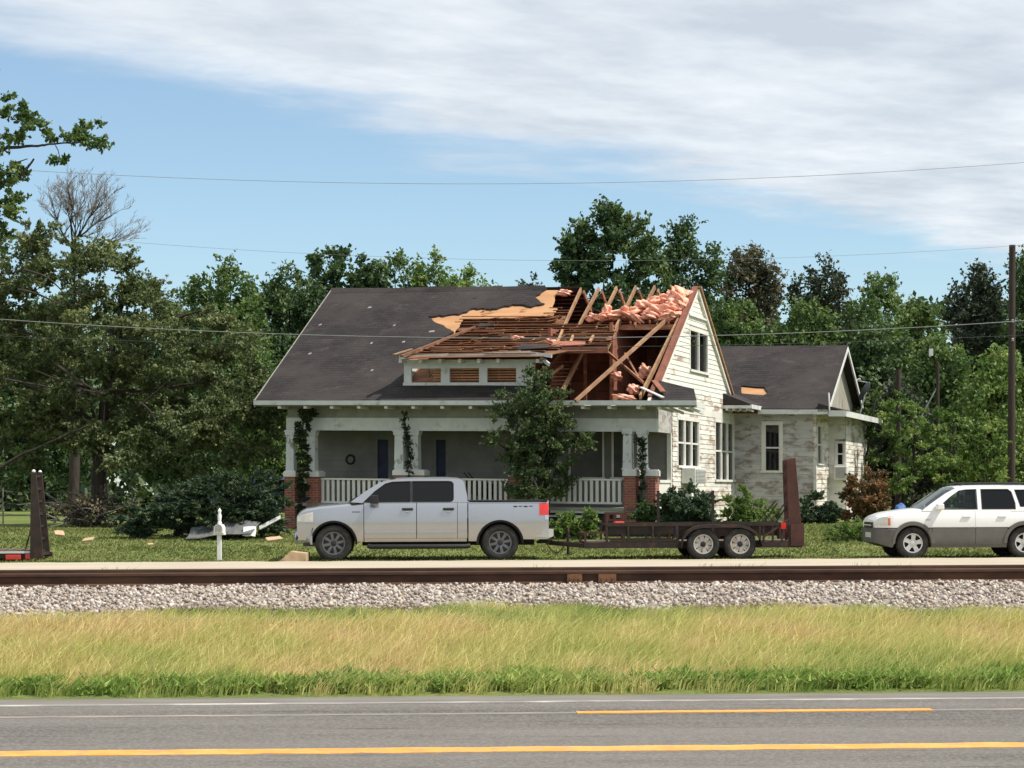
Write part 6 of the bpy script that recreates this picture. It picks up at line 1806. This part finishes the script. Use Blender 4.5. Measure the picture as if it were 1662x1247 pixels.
auto_tree('tall tree directly behind the gable peak', 1112, 348, 110, 96, L_deep, seed=9, n=10000, shoots=5, bottom=640)
auto_tree('brownish green rounded tree right of the gable peak', 1216, 392, 124, 100, L_brown, seed=10, n=11000, bottom=640)
auto_tree('dark ragged tree above the rear wing', 1332, 404, 100, 104, L_dark, seed=11, n=8000, bottom=640, shoots=3)
auto_tree('green tree right of the dark ragged one', 1424, 432, 118, 98, L_mid, seed=12, n=9000, shoots=6)
auto_tree('low feathery tree in the gap left of the utility pole', 1495, 478, 100, 101, L_mid, seed=13, n=7000, shoots=6)
auto_tree('dark leafy tree just left of the utility pole', 1588, 424, 108, 92, L_dark, seed=14, n=11000, shoots=6)
auto_tree('dark tree cut off by the right edge behind the pole', 1668, 408, 90, 90, L_deep, seed=15, n=9000)
auto_tree('mid green bushy tree between gable and rear wing', 1205, 482, 150, 85, L_mid, seed=16, n=14000, size=.18, bottom=760)
auto_tree('mid green bushy tree over the ridge of the rear wing', 1312, 478, 150, 87, L_mid, seed=17, n=14000, size=.18, bottom=760)
auto_tree('deep green tree beyond the right end of the rear wing', 1428, 520, 140, 85, L_deep, seed=18, n=13000, size=.18, bottom=790)
auto_tree('green tree behind the thin pole', 1520, 540, 130, 83, L_mid, seed=19, n=12000, size=.18, bottom=790)
auto_tree('bright green leafy tree at the right edge', 1622, 560, 150, 78, L_light, seed=20, n=15000, size=.15, bottom=790)
auto_tree('dark tree filling the shade beside the wing', 1455, 610, 110, 80, L_dark, seed=21, n=8000, size=.17, bottom=800)
auto_tree('deep green tree beside the left end of the porch', 430, 560, 110, 80, L_mid, seed=22, n=11000, size=.16, bottom=790)
auto_tree('deep green tree behind the broken oak', 300, 470, 150, 84, L_deep, seed=23, n=12000, size=.18, bottom=780)
auto_tree('shaded tree farthest left behind the broken oak', 60, 480, 200, 86, L_deep, seed=24, n=14000, size=.2, bottom=780)

# far wood that closes the view
def far_wood():
    lobes = []
    r_ = random.Random(5)
    for i in range(60):
        px = -120 + i * 33 + r_.uniform(-15, 15); t = 478 + r_.uniform(-15, 50)
        lobes += [plobe(px, t + 60, 42, 70, 122, r_.uniform(-4, 4)), plobe(px, t + 175, 45, 80, 120, r_.uniform(-4, 4)), plobe(px, t + 250, 45, 60, 118, r_.uniform(-4, 4)), plobe(px, t + 320, 45, 45, 116, r_.uniform(-4, 4))]
    for i in range(75):                         # shady undergrowth at the foot of the wood
        px = -150 + i * 27 + r_.uniform(-12, 12)
        lobes += [plobe(px, 775 + r_.uniform(-20, 15), 30, 32, 102, r_.uniform(-3, 3)), plobe(px + 12, 815, 30, 26, 101, r_.uniform(-3, 3))]
    cl, cen = clumps_of(np.array(lobes), 2.6, .8)
    V_, F_, T_ = leaf_cloud(cl, cen, 120000, .46)
    tag(link('far_wood', np_mesh('far_wood', V_, F_, L_far, T_)), 'dense far wood closing the view behind the garden trees', 'wood', kind='stuff')
far_wood()

# --- the big broken oak on the left
oakY = 67
oak_l = [(30, 430, 55, 60), (95, 455, 75, 70), (165, 455, 55, 50), (215, 455, 42, 45), (60, 540, 90, 70), (160, 545, 95, 75), (250, 555, 75, 70), (40, 640, 95, 70), (130, 650, 95, 75), (230, 655, 85, 75), (320, 620, 70, 80), (375, 590, 45, 60), (370, 690, 55, 70), (290, 720, 75, 55), (190, 735, 70, 40), (60, 720, 60, 40), (-60, 560, 90, 120), (420, 700, 30, 50), (330, 540, 45, 45), (410, 640, 35, 45), (60, 385, 45, 30), (150, 400, 35, 30)]
oak = tree('oak_tree', 'big broken olive green oak filling the left side', on_ground(155, oakY), [plobe(*l, oakY, random.uniform(-1.6, 1.6), .8) for l in oak_l], L_oak, 135000, .115, cr=.42, per=2.8, trunk_r=.27, limbs=9, droop=.45)
# bare broken limbs in front of its crown
mb = MB()
for a, b, r0 in (((40, 438), (105, 478), .06), ((30, 470), (100, 495), .07), ((90, 590), (165, 640), .08), ((170, 640), (60, 600), .05), ((0, 760), (95, 712), .09), ((95, 712), (150, 690), .07), ((225, 660), (280, 610), .04), ((230, 655), (255, 690), .05), ((95, 478), (150, 482), .035), ((10, 615), (90, 630), .06)):
    mb = MB(); limb(mb, at(*a, oakY - 1.9), at(*b, oakY - 2.1), r0 * .7, r0 * .3, .10)
    mb.build('broken_limb', M_bark, oak, on_ground(155, oakY), smooth=50)
# --- overhanging branches of a nearer tree at the upper left
nY = 57
near_l = [(-70, 150, 70, 60), (-60, 260, 70, 60), (10, 175, 30, 26), (38, 185, 26, 22), (62, 207, 20, 14), (22, 215, 30, 14), (100, 222, 22, 10), (125, 232, 24, 12), (148, 208, 20, 14), (165, 228, 14, 12), (97, 262, 9, 10), (12, 282, 26, 16), (35, 288, 16, 12), (8, 318, 16, 18), (5, 350, 26, 24), (28, 338, 16, 14), (-10, 385, 34, 26)]
nt_ = tree('tree', 'leafy tree whose branches reach in at the upper left corner', on_ground(-110, nY), [plobe(*l, nY, random.uniform(-.5, .5), .7) for l in near_l], L_mid, 12500, .13, cr=.20, per=2.0, trunk=False)
mb = MB(); mb.tube([on_ground(-170, nY), at(-150, 600, nY), at(-120, 380, nY), at(-95, 285, nY), at(-80, 150, nY)], [.32, .27, .2, .13, .05], 10); mb.build('trunk', M_bark, nt_, on_ground(-110, nY), smooth=50)
mb = MB()
for a, b, r0 in (((-90, 280), (10, 240), .09), ((10, 240), (70, 236), .05), ((70, 236), (125, 232), .03), ((10, 240), (40, 200), .03), ((125, 232), (165, 222), .02), ((-90, 330), (30, 290), .09), ((30, 290), (55, 258), .04), ((20, 265), (45, 258), .02), ((90, 236), (98, 262), .015)):
    mb = MB(); limb(mb, at(*a, nY), at(*b, nY), r0, r0 * .6, .05)
    mb.build('branch', M_bark, nt_, on_ground(-110, nY), smooth=50)

# --- bare tree
def bare_tree():
    Y = 82; base = on_ground(118, Y)
    t = thing('bare_tree', 'leafless pale grey tree standing above the oak', 'tree', base)
    mb = MB(); r_ = random.Random(3)
    fork = at(118, 392, Y)
    mb.tube([base, base.lerp(fork, .5) + Vector((.2, 0, 0)), fork], [.22, .16, .09], 8)
    mb2 = MB()
    def grow(p, d, ln, r, lev):
        pts = [p]; rr = [r]; q = p; dd = d.copy()
        for k in range(4):
            dd = (dd + Vector((r_.uniform(-1, 1), r_.uniform(-1, 1), r_.uniform(-.4, .8))) * .16).normalized(); q = q + dd * ln / 4; pts.append(q); rr.append(r * (1 - .16 * (k + 1)))
        (mb if lev < 2 else mb2).tube(pts, rr, 5 if lev < 2 else 3)
        if lev < 5:
            for k in range(3 if lev else 6):
                s = pts[r_.randrange(1, 5)]
                nd = (dd + Vector((r_.uniform(-1, 1), r_.uniform(-1, 1), r_.uniform(-.5, .9))) * .75).normalized()
                grow(s, nd, ln * r_.uniform(.55, .75), max(r * .55, .006), lev + 1)
    for d in ((-.1, 0, 1), (.55, .1, .8), (.9, 0, .6), (.25, -.2, 1), (-.5, .2, .7), (.8, .3, .25)):
        grow(fork - Vector((0, 0, r_.uniform(0, .6))), Vector(d).normalized(), 1.35, .05, 0)
    mb.build('trunk', M_bark, t, base, smooth=50); mb2.build('twigs', M_barkgrey, t, base)
bare_tree()

# --- garden plants
fy = 60.3
tree('garden_tree', 'small green tree growing against the middle of the porch', on_ground(882, fy), [plobe(*l, fy, random.uniform(-.3, .3)) for l in
     [(868, 612, 26, 22), (890, 634, 30, 22), (845, 655, 32, 24), (890, 668, 40, 26), (855, 700, 38, 30), (905, 702, 42, 26), (940, 714, 24, 14), (838, 742, 30, 28), (885, 745, 44, 32), (862, 782, 42, 28), (900, 790, 30, 22), (812, 672, 18, 12), (815, 715, 16, 20), (868, 720, 44, 40), (868, 660, 34, 30), (842, 805, 24, 16)]],
     L_garden, 31000, .085, cr=.20, per=2.4, trunk_r=.06, limbs=14, spray=.25)
jun = [(250, 842, 48, 24), (300, 826, 62, 34), (355, 815, 62, 40), (405, 808, 48, 42), (440, 800, 28, 42), (330, 790, 40, 20), (400, 785, 38, 22), (225, 855, 30, 12)]
bushes('juniper_bush', 'wide spreading dark juniper left of the porch', 340, 58.5, jun, L_jun, 42000, .12, cr=.24, per=2.4, ratio=.22, spray=.9, flat=.5)
bushes('evergreen_bush', 'rounded dark evergreen bush before the corner of the house', 1118, 58.2, [(1118, 816, 36, 27), (1098, 814, 22, 22), (1138, 818, 20, 24), (1118, 835, 38, 24)], L_jun, 22000, .085, cr=.20, ratio=.4, spray=.1)
bushes('low_shrub', 'low dark shrub at the foot of the right porch pier', 1058, 58.6, [(1058, 832, 22, 14), (1042, 836, 12, 10)], L_deep, 4200, .09, cr=.16)
bushes('round_bush', 'clipped dark bush below the rear wing', 1328, 66.5, [(1328, 826, 26, 24), (1345, 832, 14, 16), (1310, 832, 14, 18)], L_jun, 8000, .09, cr=.20)
bushes('russet_bush', 'reddish brown bush right of the rear wing', 1405, 68, [(1402, 798, 30, 36), (1420, 790, 20, 30), (1388, 805, 18, 30)], L_red, 6500, .10, cr=.2)
bushes('weedy_shrub', 'pale green weeds growing below the rear side windows', 1215, 63.5, [(1195, 822, 20, 16), (1222, 826, 24, 18), (1250, 836, 18, 12), (1205, 808, 12, 16)], L_light, 4200, .10, cr=.14, spray=.6)
bushes('weedy_shrub', 'bright weeds sprouting at the foot of the porch steps', 930, 57.5, [(915, 846, 20, 12), (945, 842, 20, 16), (960, 838, 8, 18), (905, 856, 16, 8)], L_light, 3600, .10, cr=.12, spray=.7)
bushes('weedy_shrub', 'long grass tuft standing before the white vehicle', 1385, 56.5, [(1365, 862, 30, 10), (1395, 866, 26, 12), (1410, 850, 20, 10), (1375, 880, 30, 8)], L_light, 4000, .10, cr=.12, ratio=.2, spray=.8)
for i, (px_, Y, lob, lab) in enumerate(((1480, 74, [(1470, 690, 34, 40), (1495, 735, 36, 40), (1465, 770, 30, 30), (1505, 680, 20, 24)], 'light green sapling behind the blue tarp'),
                                  (1555, 76, [(1550, 700, 26, 34), (1570, 745, 30, 34), (1540, 770, 28, 24)], 'light green sapling in front of the white cab'),
                                  (1600, 72, [(1595, 715, 32, 36), (1612, 760, 28, 26), (1580, 765, 22, 24)], 'light green sapling left of the utility pole base'),
                                  (1385, 76, [(1395, 700, 30, 40), (1425, 715, 30, 36), (1440, 660, 22, 30)], 'green sapling right of the wing eave'))):
    tree('sapling', lab, on_ground(px_, Y), [plobe(*l, Y, random.uniform(-.4, .4)) for l in lob], L_light if i < 3 else L_mid, 7000, .12, cr=.24, per=2.0, trunk_r=.05, limbs=12, spray=.4, group='saplings right of the house')
# vines on the porch columns
def vine(label, pts, Y, n, wd):
    b = at(*pts[0], Y); lob = []
    for (x0, y0), (x1, y1) in zip(pts[:-1], pts[1:]):
        for k in range(5):
            f = k / 5; lob.append(plobe(x0 + (x1 - x0) * f, y0 + (y1 - y0) * f, wd * random.uniform(.6, 1.2), 9, Y, random.uniform(-.08, .02), .7))
    t = thing('climbing_vine', label, 'vine', b)
    cl, cen = clumps_of(np.array(lob), .8, .09)
    V_, F_, T_ = leaf_cloud(cl, cen, n, .075)
    link('leaves', np_mesh('leaves', V_ - np.array(b), F_, L_vine, T_), t)
    mb = MB(); mb.tube([at(x, y, Y) for x, y in pts], [.02] * len(pts), 5); mb.build('stem', M_bark, t, b)
vine('dark vine smothering the left corner columns', [(490, 822), (492, 760), (488, 715), (494, 680), (503, 662)], 62.9, 12000, 12)
vine('dark vine hanging on the right porch columns', [(1041, 835), (1042, 790), (1044, 745), (1041, 712)], 60.0, 1500, 5)
vine('thin vine on the paired middle columns', [(664, 800), (666, 745), (660, 705), (655, 670)], 62.0, 1100, 4)
# ------------------------------------------------------------------ poles and wires
M_pole = mat('pole_wood', (.060, .045, .036), (.042, .032, .027), rough=.95, scale=5, stretch=(3, 3, .3))
M_wire = mat('wire', (.05, .055, .06), (.04, .045, .05), rough=.7)
M_wirel = mat('weathered_wire', (.22, .23, .22), (.18, .19, .18), rough=.6)
def pole(name, label, px, py_top, Y, r, px_top=None):
    b = on_ground(px, Y); tp = at(px_top or px, py_top, Y)
    t = thing(name, label, 'utility pole', b)
    MB().tube([b - Vector((0, 0, .3)), b.lerp(tp, .5), tp], [r, r * .9, r * .8], 14).build('shaft', M_pole, t, b, smooth=50)
    return t, b, tp
PY = 74
pt_, pb_, ptop = pole('utility_pole', 'tall dark wooden utility pole near the right edge', 1641, 398, PY, .135, 1643)
MB().box(-.02, .02, -.16, -.10, 0, .5).build('ground_rod', M_frame, pt_).location = (0, 0, 4.0)
for py_ in (522, 552):
    p_ = at(1642, py_, PY) - pb_
    MB().lathe([(.03, -.06), (.05, -.03), (.035, 0), (.05, .03), (.02, .06)], 10, 'z', p_ + Vector((0, -.15, 0))).build('insulator', M_acg, pt_, smooth=40)
t2, b2, top2 = pole('service_pole', 'thin dark pole behind the saplings', 1522, 588, 77, .075)
MB().tube([at(1520, 630, 77) - b2, at(1462, 740, 76.6) - b2], .025, 5).build('guy_wire', M_wirel, t2)
MB().box(-.12, .02, -.2, -.1, 0, .25).build('lamp_bracket', M_trim, t2).location = at(1512, 578, 77) - b2
t3, b3, top3 = pole('dead_trunk', 'dark dead trunk standing in the shade right of the wing', 1458, 600, 78, .12); t3['category'] = 'trunk'
def wire(label, pts, Y0, Y1, r, m=M_wire):
    P = [at(x, y, Y0 + (Y1 - Y0) * (x + 60) / 1800.0) for x, y in pts]
    c = P[0]
    # smooth sag through three or more points
    xs = np.array([p.x for p in P]); pts_ = []
    cz = np.polyfit(xs, [p.z for p in P], 2); cy = np.polyfit(xs, [p.y for p in P], 1)
    for x in np.linspace(xs[0] - 12, xs[-1] + 12, 60): pts_.append(Vector((x, np.polyval(cy, x), np.polyval(cz, x))))
    o = MB().tube(pts_, r, 5).build('power_line', m, None, c, smooth=60)
    tag(o, label, 'power line', 'power lines')
wire('highest thin power line crossing the open sky', [(60, 278), (480, 294), (831, 300), (1200, 290), (1662, 264)], 60, 62, .0065, M_wirel)
wire('second faint power line low in the sky behind the treetops', [(240, 396), (480, 409), (831, 424), (1200, 420), (1662, 398)], 72, 74, .005, M_wirel)
wire('pale power line crossing in front of house and trees', [(0, 518), (400, 541), (831, 549), (1200, 543), (1662, 521)], 55, 56, .0095, M_wirel)
wire('lower thin power line just under the pale one', [(0, 548), (300, 551), (831, 566), (1200, 561), (1662, 543)], 55.5, 56.5, .0055)

# ------------------------------------------------------------------ mailbox
def mailbox():
    Y = 50.6; b = on_ground(356, Y); s = Y / F
    t = thing('mailbox', 'white mailbox on a white post at the lawn edge', 'mailbox', b)
    top = (906 - 864) * s
    MB().box(-.05, .05, -.05, .05, -.1, top).build('post', M_white, t, bevel=.006)
    MB().box(-.13, .13, -.10, .22, top, top + .05).build('bracket', M_white, t, bevel=.006)
    def arc(y, r, z0): return [(-r, y, z0)] + [(r * math.cos(math.pi - math.pi * k / 10), y, z0 + .10 + r * math.sin(math.pi * k / 10)) for k in range(11)] + [(r, y, z0)]
    z0 = top + .052
    MB().loft([arc(-.18, .105, z0), arc(.30, .105, z0)]).build('box', M_white, t, smooth=40)
    MB().loft([arc(-.186, .082, z0 + .02), arc(-.182, .082, z0 + .02)]).build('door', M_acg, t)
    MB().lathe([(.05, 0), (.05, .05), (.035, .07), (.045, .12), (.05, .20), (.03, .26), (.045, .31), (.02, .36), (.001, .38)], 14, 'z', (0, .05, z0 + .20)).build('finial', M_white, t, smooth=40)
M_white = mat('clean_white', (.80, .80, .77), (.74, .74, .71), rough=.5, scale=6)
mailbox()

# ------------------------------------------------------------------ storm debris on the lawn
M_metal = mat('sheet_metal', (.22, .225, .22), (.15, .15, .15), rough=.5, metal=.3, scale=3, stretch=(2, .3, 1))
M_lumber = mat('pale_lumber', (.50, .36, .22), (.40, .28, .17), rough=.85, scale=5)
def slab(name, label, cat, px, py, Y, pts, th, m, tilt=(0, 0, 0), group=None, corr=False):
    """debris sheet: outline in metres, bent a little, thickened"""
    c = at(px, py, Y); c.z = max(c.z, ground_z(c.x, c.y) + .03)
    mb = MB()
    Rm_ = Matrix.Rotation(tilt[2], 3, 'Z') @ Matrix.Rotation(tilt[1], 3, 'Y') @ Matrix.Rotation(tilt[0], 3, 'X')
    mb.plate(pts, lambda a, b, d: Rm_ @ Vector((a, b, d + .05 * math.sin(3 * a + b) + (.02 * math.sin(40 * b) if corr else 0))), th)
    o = mb.build(name, m, None, (0, 0, 0)); o.location = c
    return tag(o, label, cat, group)
slab('roof_sheet', 'grey metal roof sheet lying under the juniper', 'debris', 335, 862, 57.5, rag([(-.55, -.4), (.5, -.45), (.75, .3), (-.4, .4)], .2, .03), .015, M_metal, (.35, -.06, .1))
slab('roof_sheet', 'bent grey metal sheet right of the mailbox', 'debris', 388, 857, 57.5, rag([(-.5, -.35), (.45, -.3), (.5, .3), (-.5, .4)], .2, .03), .015, M_metal, (.5, .10, -.2))
slab('panel_scrap', 'small white broken panel beside the metal sheets', 'debris', 404, 863, 57.3, rag([(-.17, -.12), (.16, -.15), (.18, .14), (-.15, .12)], .1, .02), .03, M_white, (1.1, .1, .3))
slab('broken_board', 'white splintered board slanting beside the juniper', 'debris', 438, 849, 57.8, [(-.32, -.05), (.3, -.06), (.34, .04), (-.3, .06)], .03, M_white, (.9, -.42, .1))
slab('wood_scrap', 'tan wood scrap on the grass ahead of the truck', 'debris', 445, 876, 54.5, rag([(-.18, -.1), (.2, -.12), (.16, .1), (-.2, .12)], .1, .02), .04, M_lumber, (.3, 0, .3), 'wood scraps on the lawn')
slab('wood_scrap', 'tan wood scrap on the grass left of the mailbox', 'debris', 144, 877, 54.0, rag([(-.14, -.1), (.15, -.12), (.12, .1), (-.15, .1)], .1, .02), .04, M_lumber, (.3, 0, -.2), 'wood scraps on the lawn')
slab('wood_scrap', 'small tan scrap on the grass nearest the dark ramp', 'debris', 95, 868, 55.5, rag([(-.12, -.08), (.12, -.1), (.12, .1), (-.12, .08)], .1, .02), .06, M_lumber, (.6, .2, .6), 'wood scraps on the lawn')
for px_, py_, lab in ((244, 884, 'tiny tan chip on the grass between ramp and mailbox'), (1005, 884, 'tiny tan chip on the grass behind the trailer tongue')):
    slab('wood_chip', lab, 'debris', px_, py_, 52.8, [(-.07, -.05), (.08, -.04), (.06, .05), (-.06, .06)], .02, M_lumber, (.3, .1, .4), 'wood scraps on the lawn')
# timber wedge under the front of the truck
c = at(468, 898, 49.6); c.z = ground_z(c.x, c.y)
w = MB().add([(-.20, -.4, 0), (.45, -.4, 0), (.45, .5, 0), (-.20, .5, 0), (.10, -.4, .26), (.45, -.4, .22), (.45, .5, .22), (.10, .5, .26)], [(0, 3, 2, 1), (4, 5, 6, 7), (0, 1, 5, 4), (1, 2, 6, 5), (2, 3, 7, 6), (3, 0, 4, 7)]).build('timber_wedge', M_lumber, None, (0, 0, 0), bevel=.01)
w.location = c; tag(w, 'tan timber wedge on the ground under the truck front', 'wedge')
# brush pile of broken branches by the oak trunk
def branch_pile(label, px, py, Y, n, ln, seed, m):
    r_ = random.Random(seed); c = at(px, py, Y); c.z = ground_z(c.x, c.y)
    t = thing('fallen_branch', label, 'branch', c, group='fallen branches by the oak')
    mb = MB()
    for k in range(n):
        a = Vector((r_.uniform(-.6, .6), r_.uniform(-.5, .5), r_.uniform(0, .5))); d = Vector((r_.uniform(-1, 1), r_.uniform(-.6, .6), r_.uniform(-.1, .55))).normalized()
        limb(mb, a, a + d * ln * r_.uniform(.5, 1.1), r_.uniform(.02, .05), .008, .12, 5, 4)
    mb.build('limbs', m, t, smooth=50)
    cl = np.array([[r_.uniform(-1, 1) * ln * .5, r_.uniform(-.5, .5), r_.uniform(.1, .8), .25] for _ in range(14)])
    V_, F_, T_ = leaf_cloud(cl, np.zeros((14, 3)), 1500, .11)
    link('dead_leaves', np_mesh('dead_leaves', V_, F_, L_brown, T_), t)
branch_pile('brown tangle of broken branches at the foot of the oak', 175, 838, 65, 26, 1.6, 1, M_bark)
branch_pile('pale snapped branches hanging left of the oak trunk', 118, 812, 65.5, 16, 2.0, 2, M_barkgrey)

# ------------------------------------------------------------------ wire fence and white post at the left
fe = thing('wire_fence', 'sagging wire fence running behind the juniper', 'fence', on_ground(140, 69))
O_ = fe.location
pxs = [-60, 5, 68, 140, 215, 290, 365, 430]
for i, px_ in enumerate(pxs):
    b = on_ground(px_, 69); h = 1.15
    MB().tube([b, b + Vector((0, 0, h))], .035 if px_ == 140 else .022, 6).build('post', M_white if px_ == 140 else M_barkgrey, fe, O_)
for z in (.35, .7, 1.08):
    P = []
    for a, b in zip(pxs[:-1], pxs[1:]):
        pa, pb2 = on_ground(a, 69), on_ground(b, 69)
        for k in range(4): f = k / 4; P.append(pa.lerp(pb2, f) + Vector((0, 0, z - .06 * math.sin(math.pi * f))))
    MB().tube(P, .007, 4).build('strand', M_wirel, fe, O_)

# ------------------------------------------------------------------ things on the porch
def porch_pt(px, v, w=None): u, _ = on_v(px, 800, v); return HP(u, v, FW if w is None else w)
t = thing('porch_table', 'dark low table on the left part of the porch', 'table', porch_pt(578, 1.7), -TH)
MB().box(-.55, .55, -.3, .3, .66, .72).build('table_top', M_black, t, bevel=.01)
for x in (-.5, .5):
    for y in (-.25, .25): MB().box(x - .03, x + .03, y - .03, y + .03, 0, .66).build('leg', M_black, t)
t = thing('wheelbarrow', 'dark wheelbarrow tipped up on the porch behind the truck bed', 'wheelbarrow', porch_pt(770, 1.5), -TH)
MB().tube([(-.25, -.2, .95), (.05, -.2, .6), (.45, -.2, .35)], .02, 6).tube([(-.25, .2, .95), (.05, .2, .6), (.45, .2, .35)], .02, 6).build('handles', M_black, t)
MB().loft([[(-.05, -.3, .35), (.45, -.28, .2), (.45, .28, .2), (-.05, .3, .35)], [(-.2, -.36, .72), (.62, -.36, .62), (.62, .36, .62), (-.2, .36, .72)]]).build('tray', M_black, t)
MB().lathe([(.17, -.04), (.2, -.02), (.2, .02), (.17, .04)], 20, 'y', (.5, 0, .2)).build('wheel', M_tyre, t)
MB().tube([(.1, -.25, .3), (.05, -.25, 0)], .018, 6).tube([(.1, .25, .3), (.05, .25, 0)], .018, 6).build('leg', M_black, t)
u_, w_ = on_v(569, 746, VWALL - .03)
wr = MB().lathe([(.13, -.02), (.16, 0), (.13, .02), (.10, 0), (.13, -.02)], 24, 'y').build('wall_wreath', M_black, None, (0, 0, 0)); wr.location = HP(u_, VWALL - .05, w_); wr.rotation_euler = (0, 0, -TH)
tag(wr, 'small dark ring hanging on the porch wall', 'wreath')

# ------------------------------------------------------------------ half-hidden vehicles and clutter
def far_car(name, label, px, Y, length, h, m, rz):
    b = on_ground(px, Y); t = thing(name, label, 'car', b, rz)
    k = length / 4.4
    prof = [(-2.2, .35), (-2.2, .75), (-1.9, .88), (-1.05, .98), (-.45, h), (.8, h), (1.55, 1.05), (2.1, .95), (2.2, .7), (2.2, .35)]
    secs = [[(x * k, y, .35 + (z - .35) * e) for x, z in prof] for y, e in ((-.85, .93), (-.78, 1.0), (.78, 1.0), (.85, .93))]
    MB().loft(secs).build('body', m, t, bevel=.03)
    for sd in (-1, 1):
        MB().plate([(-.95 * k, 1.0), (-.42 * k, h - .07), (.75 * k, h - .07), (1.35 * k, 1.02)], lambda a, c_, d: Vector((a, sd * (.85 + d), c_ - .02)), .012).build('side_window', M_tint, t)
        for x in (-1.35, 1.35): wheel(t, x * k, sd * .74, .32, .32, .2, .2, sd, 'suv')
    return t
far_car('parked_car', 'dark blue car half hidden behind the left porch pier', 440, 73, 4.5, 1.45, paint('blue_car_paint', (.03, .04, .075)), R(8))
def far_truck():
    Y = 84; b = on_ground(1545, Y); t = thing('white_truck', 'white truck cab half hidden behind the saplings', 'truck', b, R(10))
    MB().loft([[(-1.6, y, .6), (-1.6, y, 1.3), (-.9, y, 1.45), (-.45, y, 2.5), (.9, y, 2.5), (.9, y, .6)] for y in (-.95, .95)]).build('cab', M_white, t, bevel=.06)
    MB().box(1.0, 4.6, -1.0, 1.0, .9, 2.2).build('box_body', M_white, t, bevel=.03)
    MB().plate([(-.75, 1.5), (-.38, 2.3), (.3, 2.3), (.3, 1.5)], lambda a, c_, d: Vector((a, -.955 - d, c_)), .012).build('side_window', M_tint, t)
    for x in (-.9, 2.4, 3.4):
        for sd in (-1, 1): wheel(t, x, sd * .85, .42, .42, .25, .25, sd, 'trailer')
far_truck()
M_bluetarp = mat('bright_blue_tarp', (.05, .13, .33), (.035, .09, .25), rough=.55, scale=6)
blob('blue_tarp', 'crumpled bright blue tarp on the ground behind the white vehicle', 'tarp', on_ground(1462, 66) + Vector((0, 0, .26)), (.20, .2, .40), M_bluetarp, 8, amp=.1)
blob('white_tarp', 'crumpled pale sheet lying just beyond the bonnet of the white vehicle', 'tarp', on_ground(1488, 56) + Vector((0, 0, .4)), (.42, .3, .52), M_trim, 9)
# white shed glimpsed between the saplings
sh = thing('garden_shed', 'small white shed glimpsed behind the pole and saplings', 'shed', on_ground(1640, 92)); so = sh.location
MB().box(-1.6, 1.8, 0, 2.6, 0, 2.1).build('wall', M_white, sh, bevel=.01)
MB().add([(-1.8, -.25, 2.05), (2.0, -.25, 2.05), (2.0, 1.3, 2.9), (-1.8, 1.3, 2.9), (-1.8, 2.85, 2.05), (2.0, 2.85, 2.05), (-1.8, 1.3, 2.05), (2.0, 1.3, 2.05)], [(0, 1, 2, 3), (3, 2, 5, 4), (0, 3, 4, 6), (1, 7, 5, 2), (0, 6, 7, 1), (6, 4, 5, 7)]).build('roof', M_metal, sh)
MB().box(-.4, .4, -.02, .0, .05, 1.9).build('door', M_acg, sh)
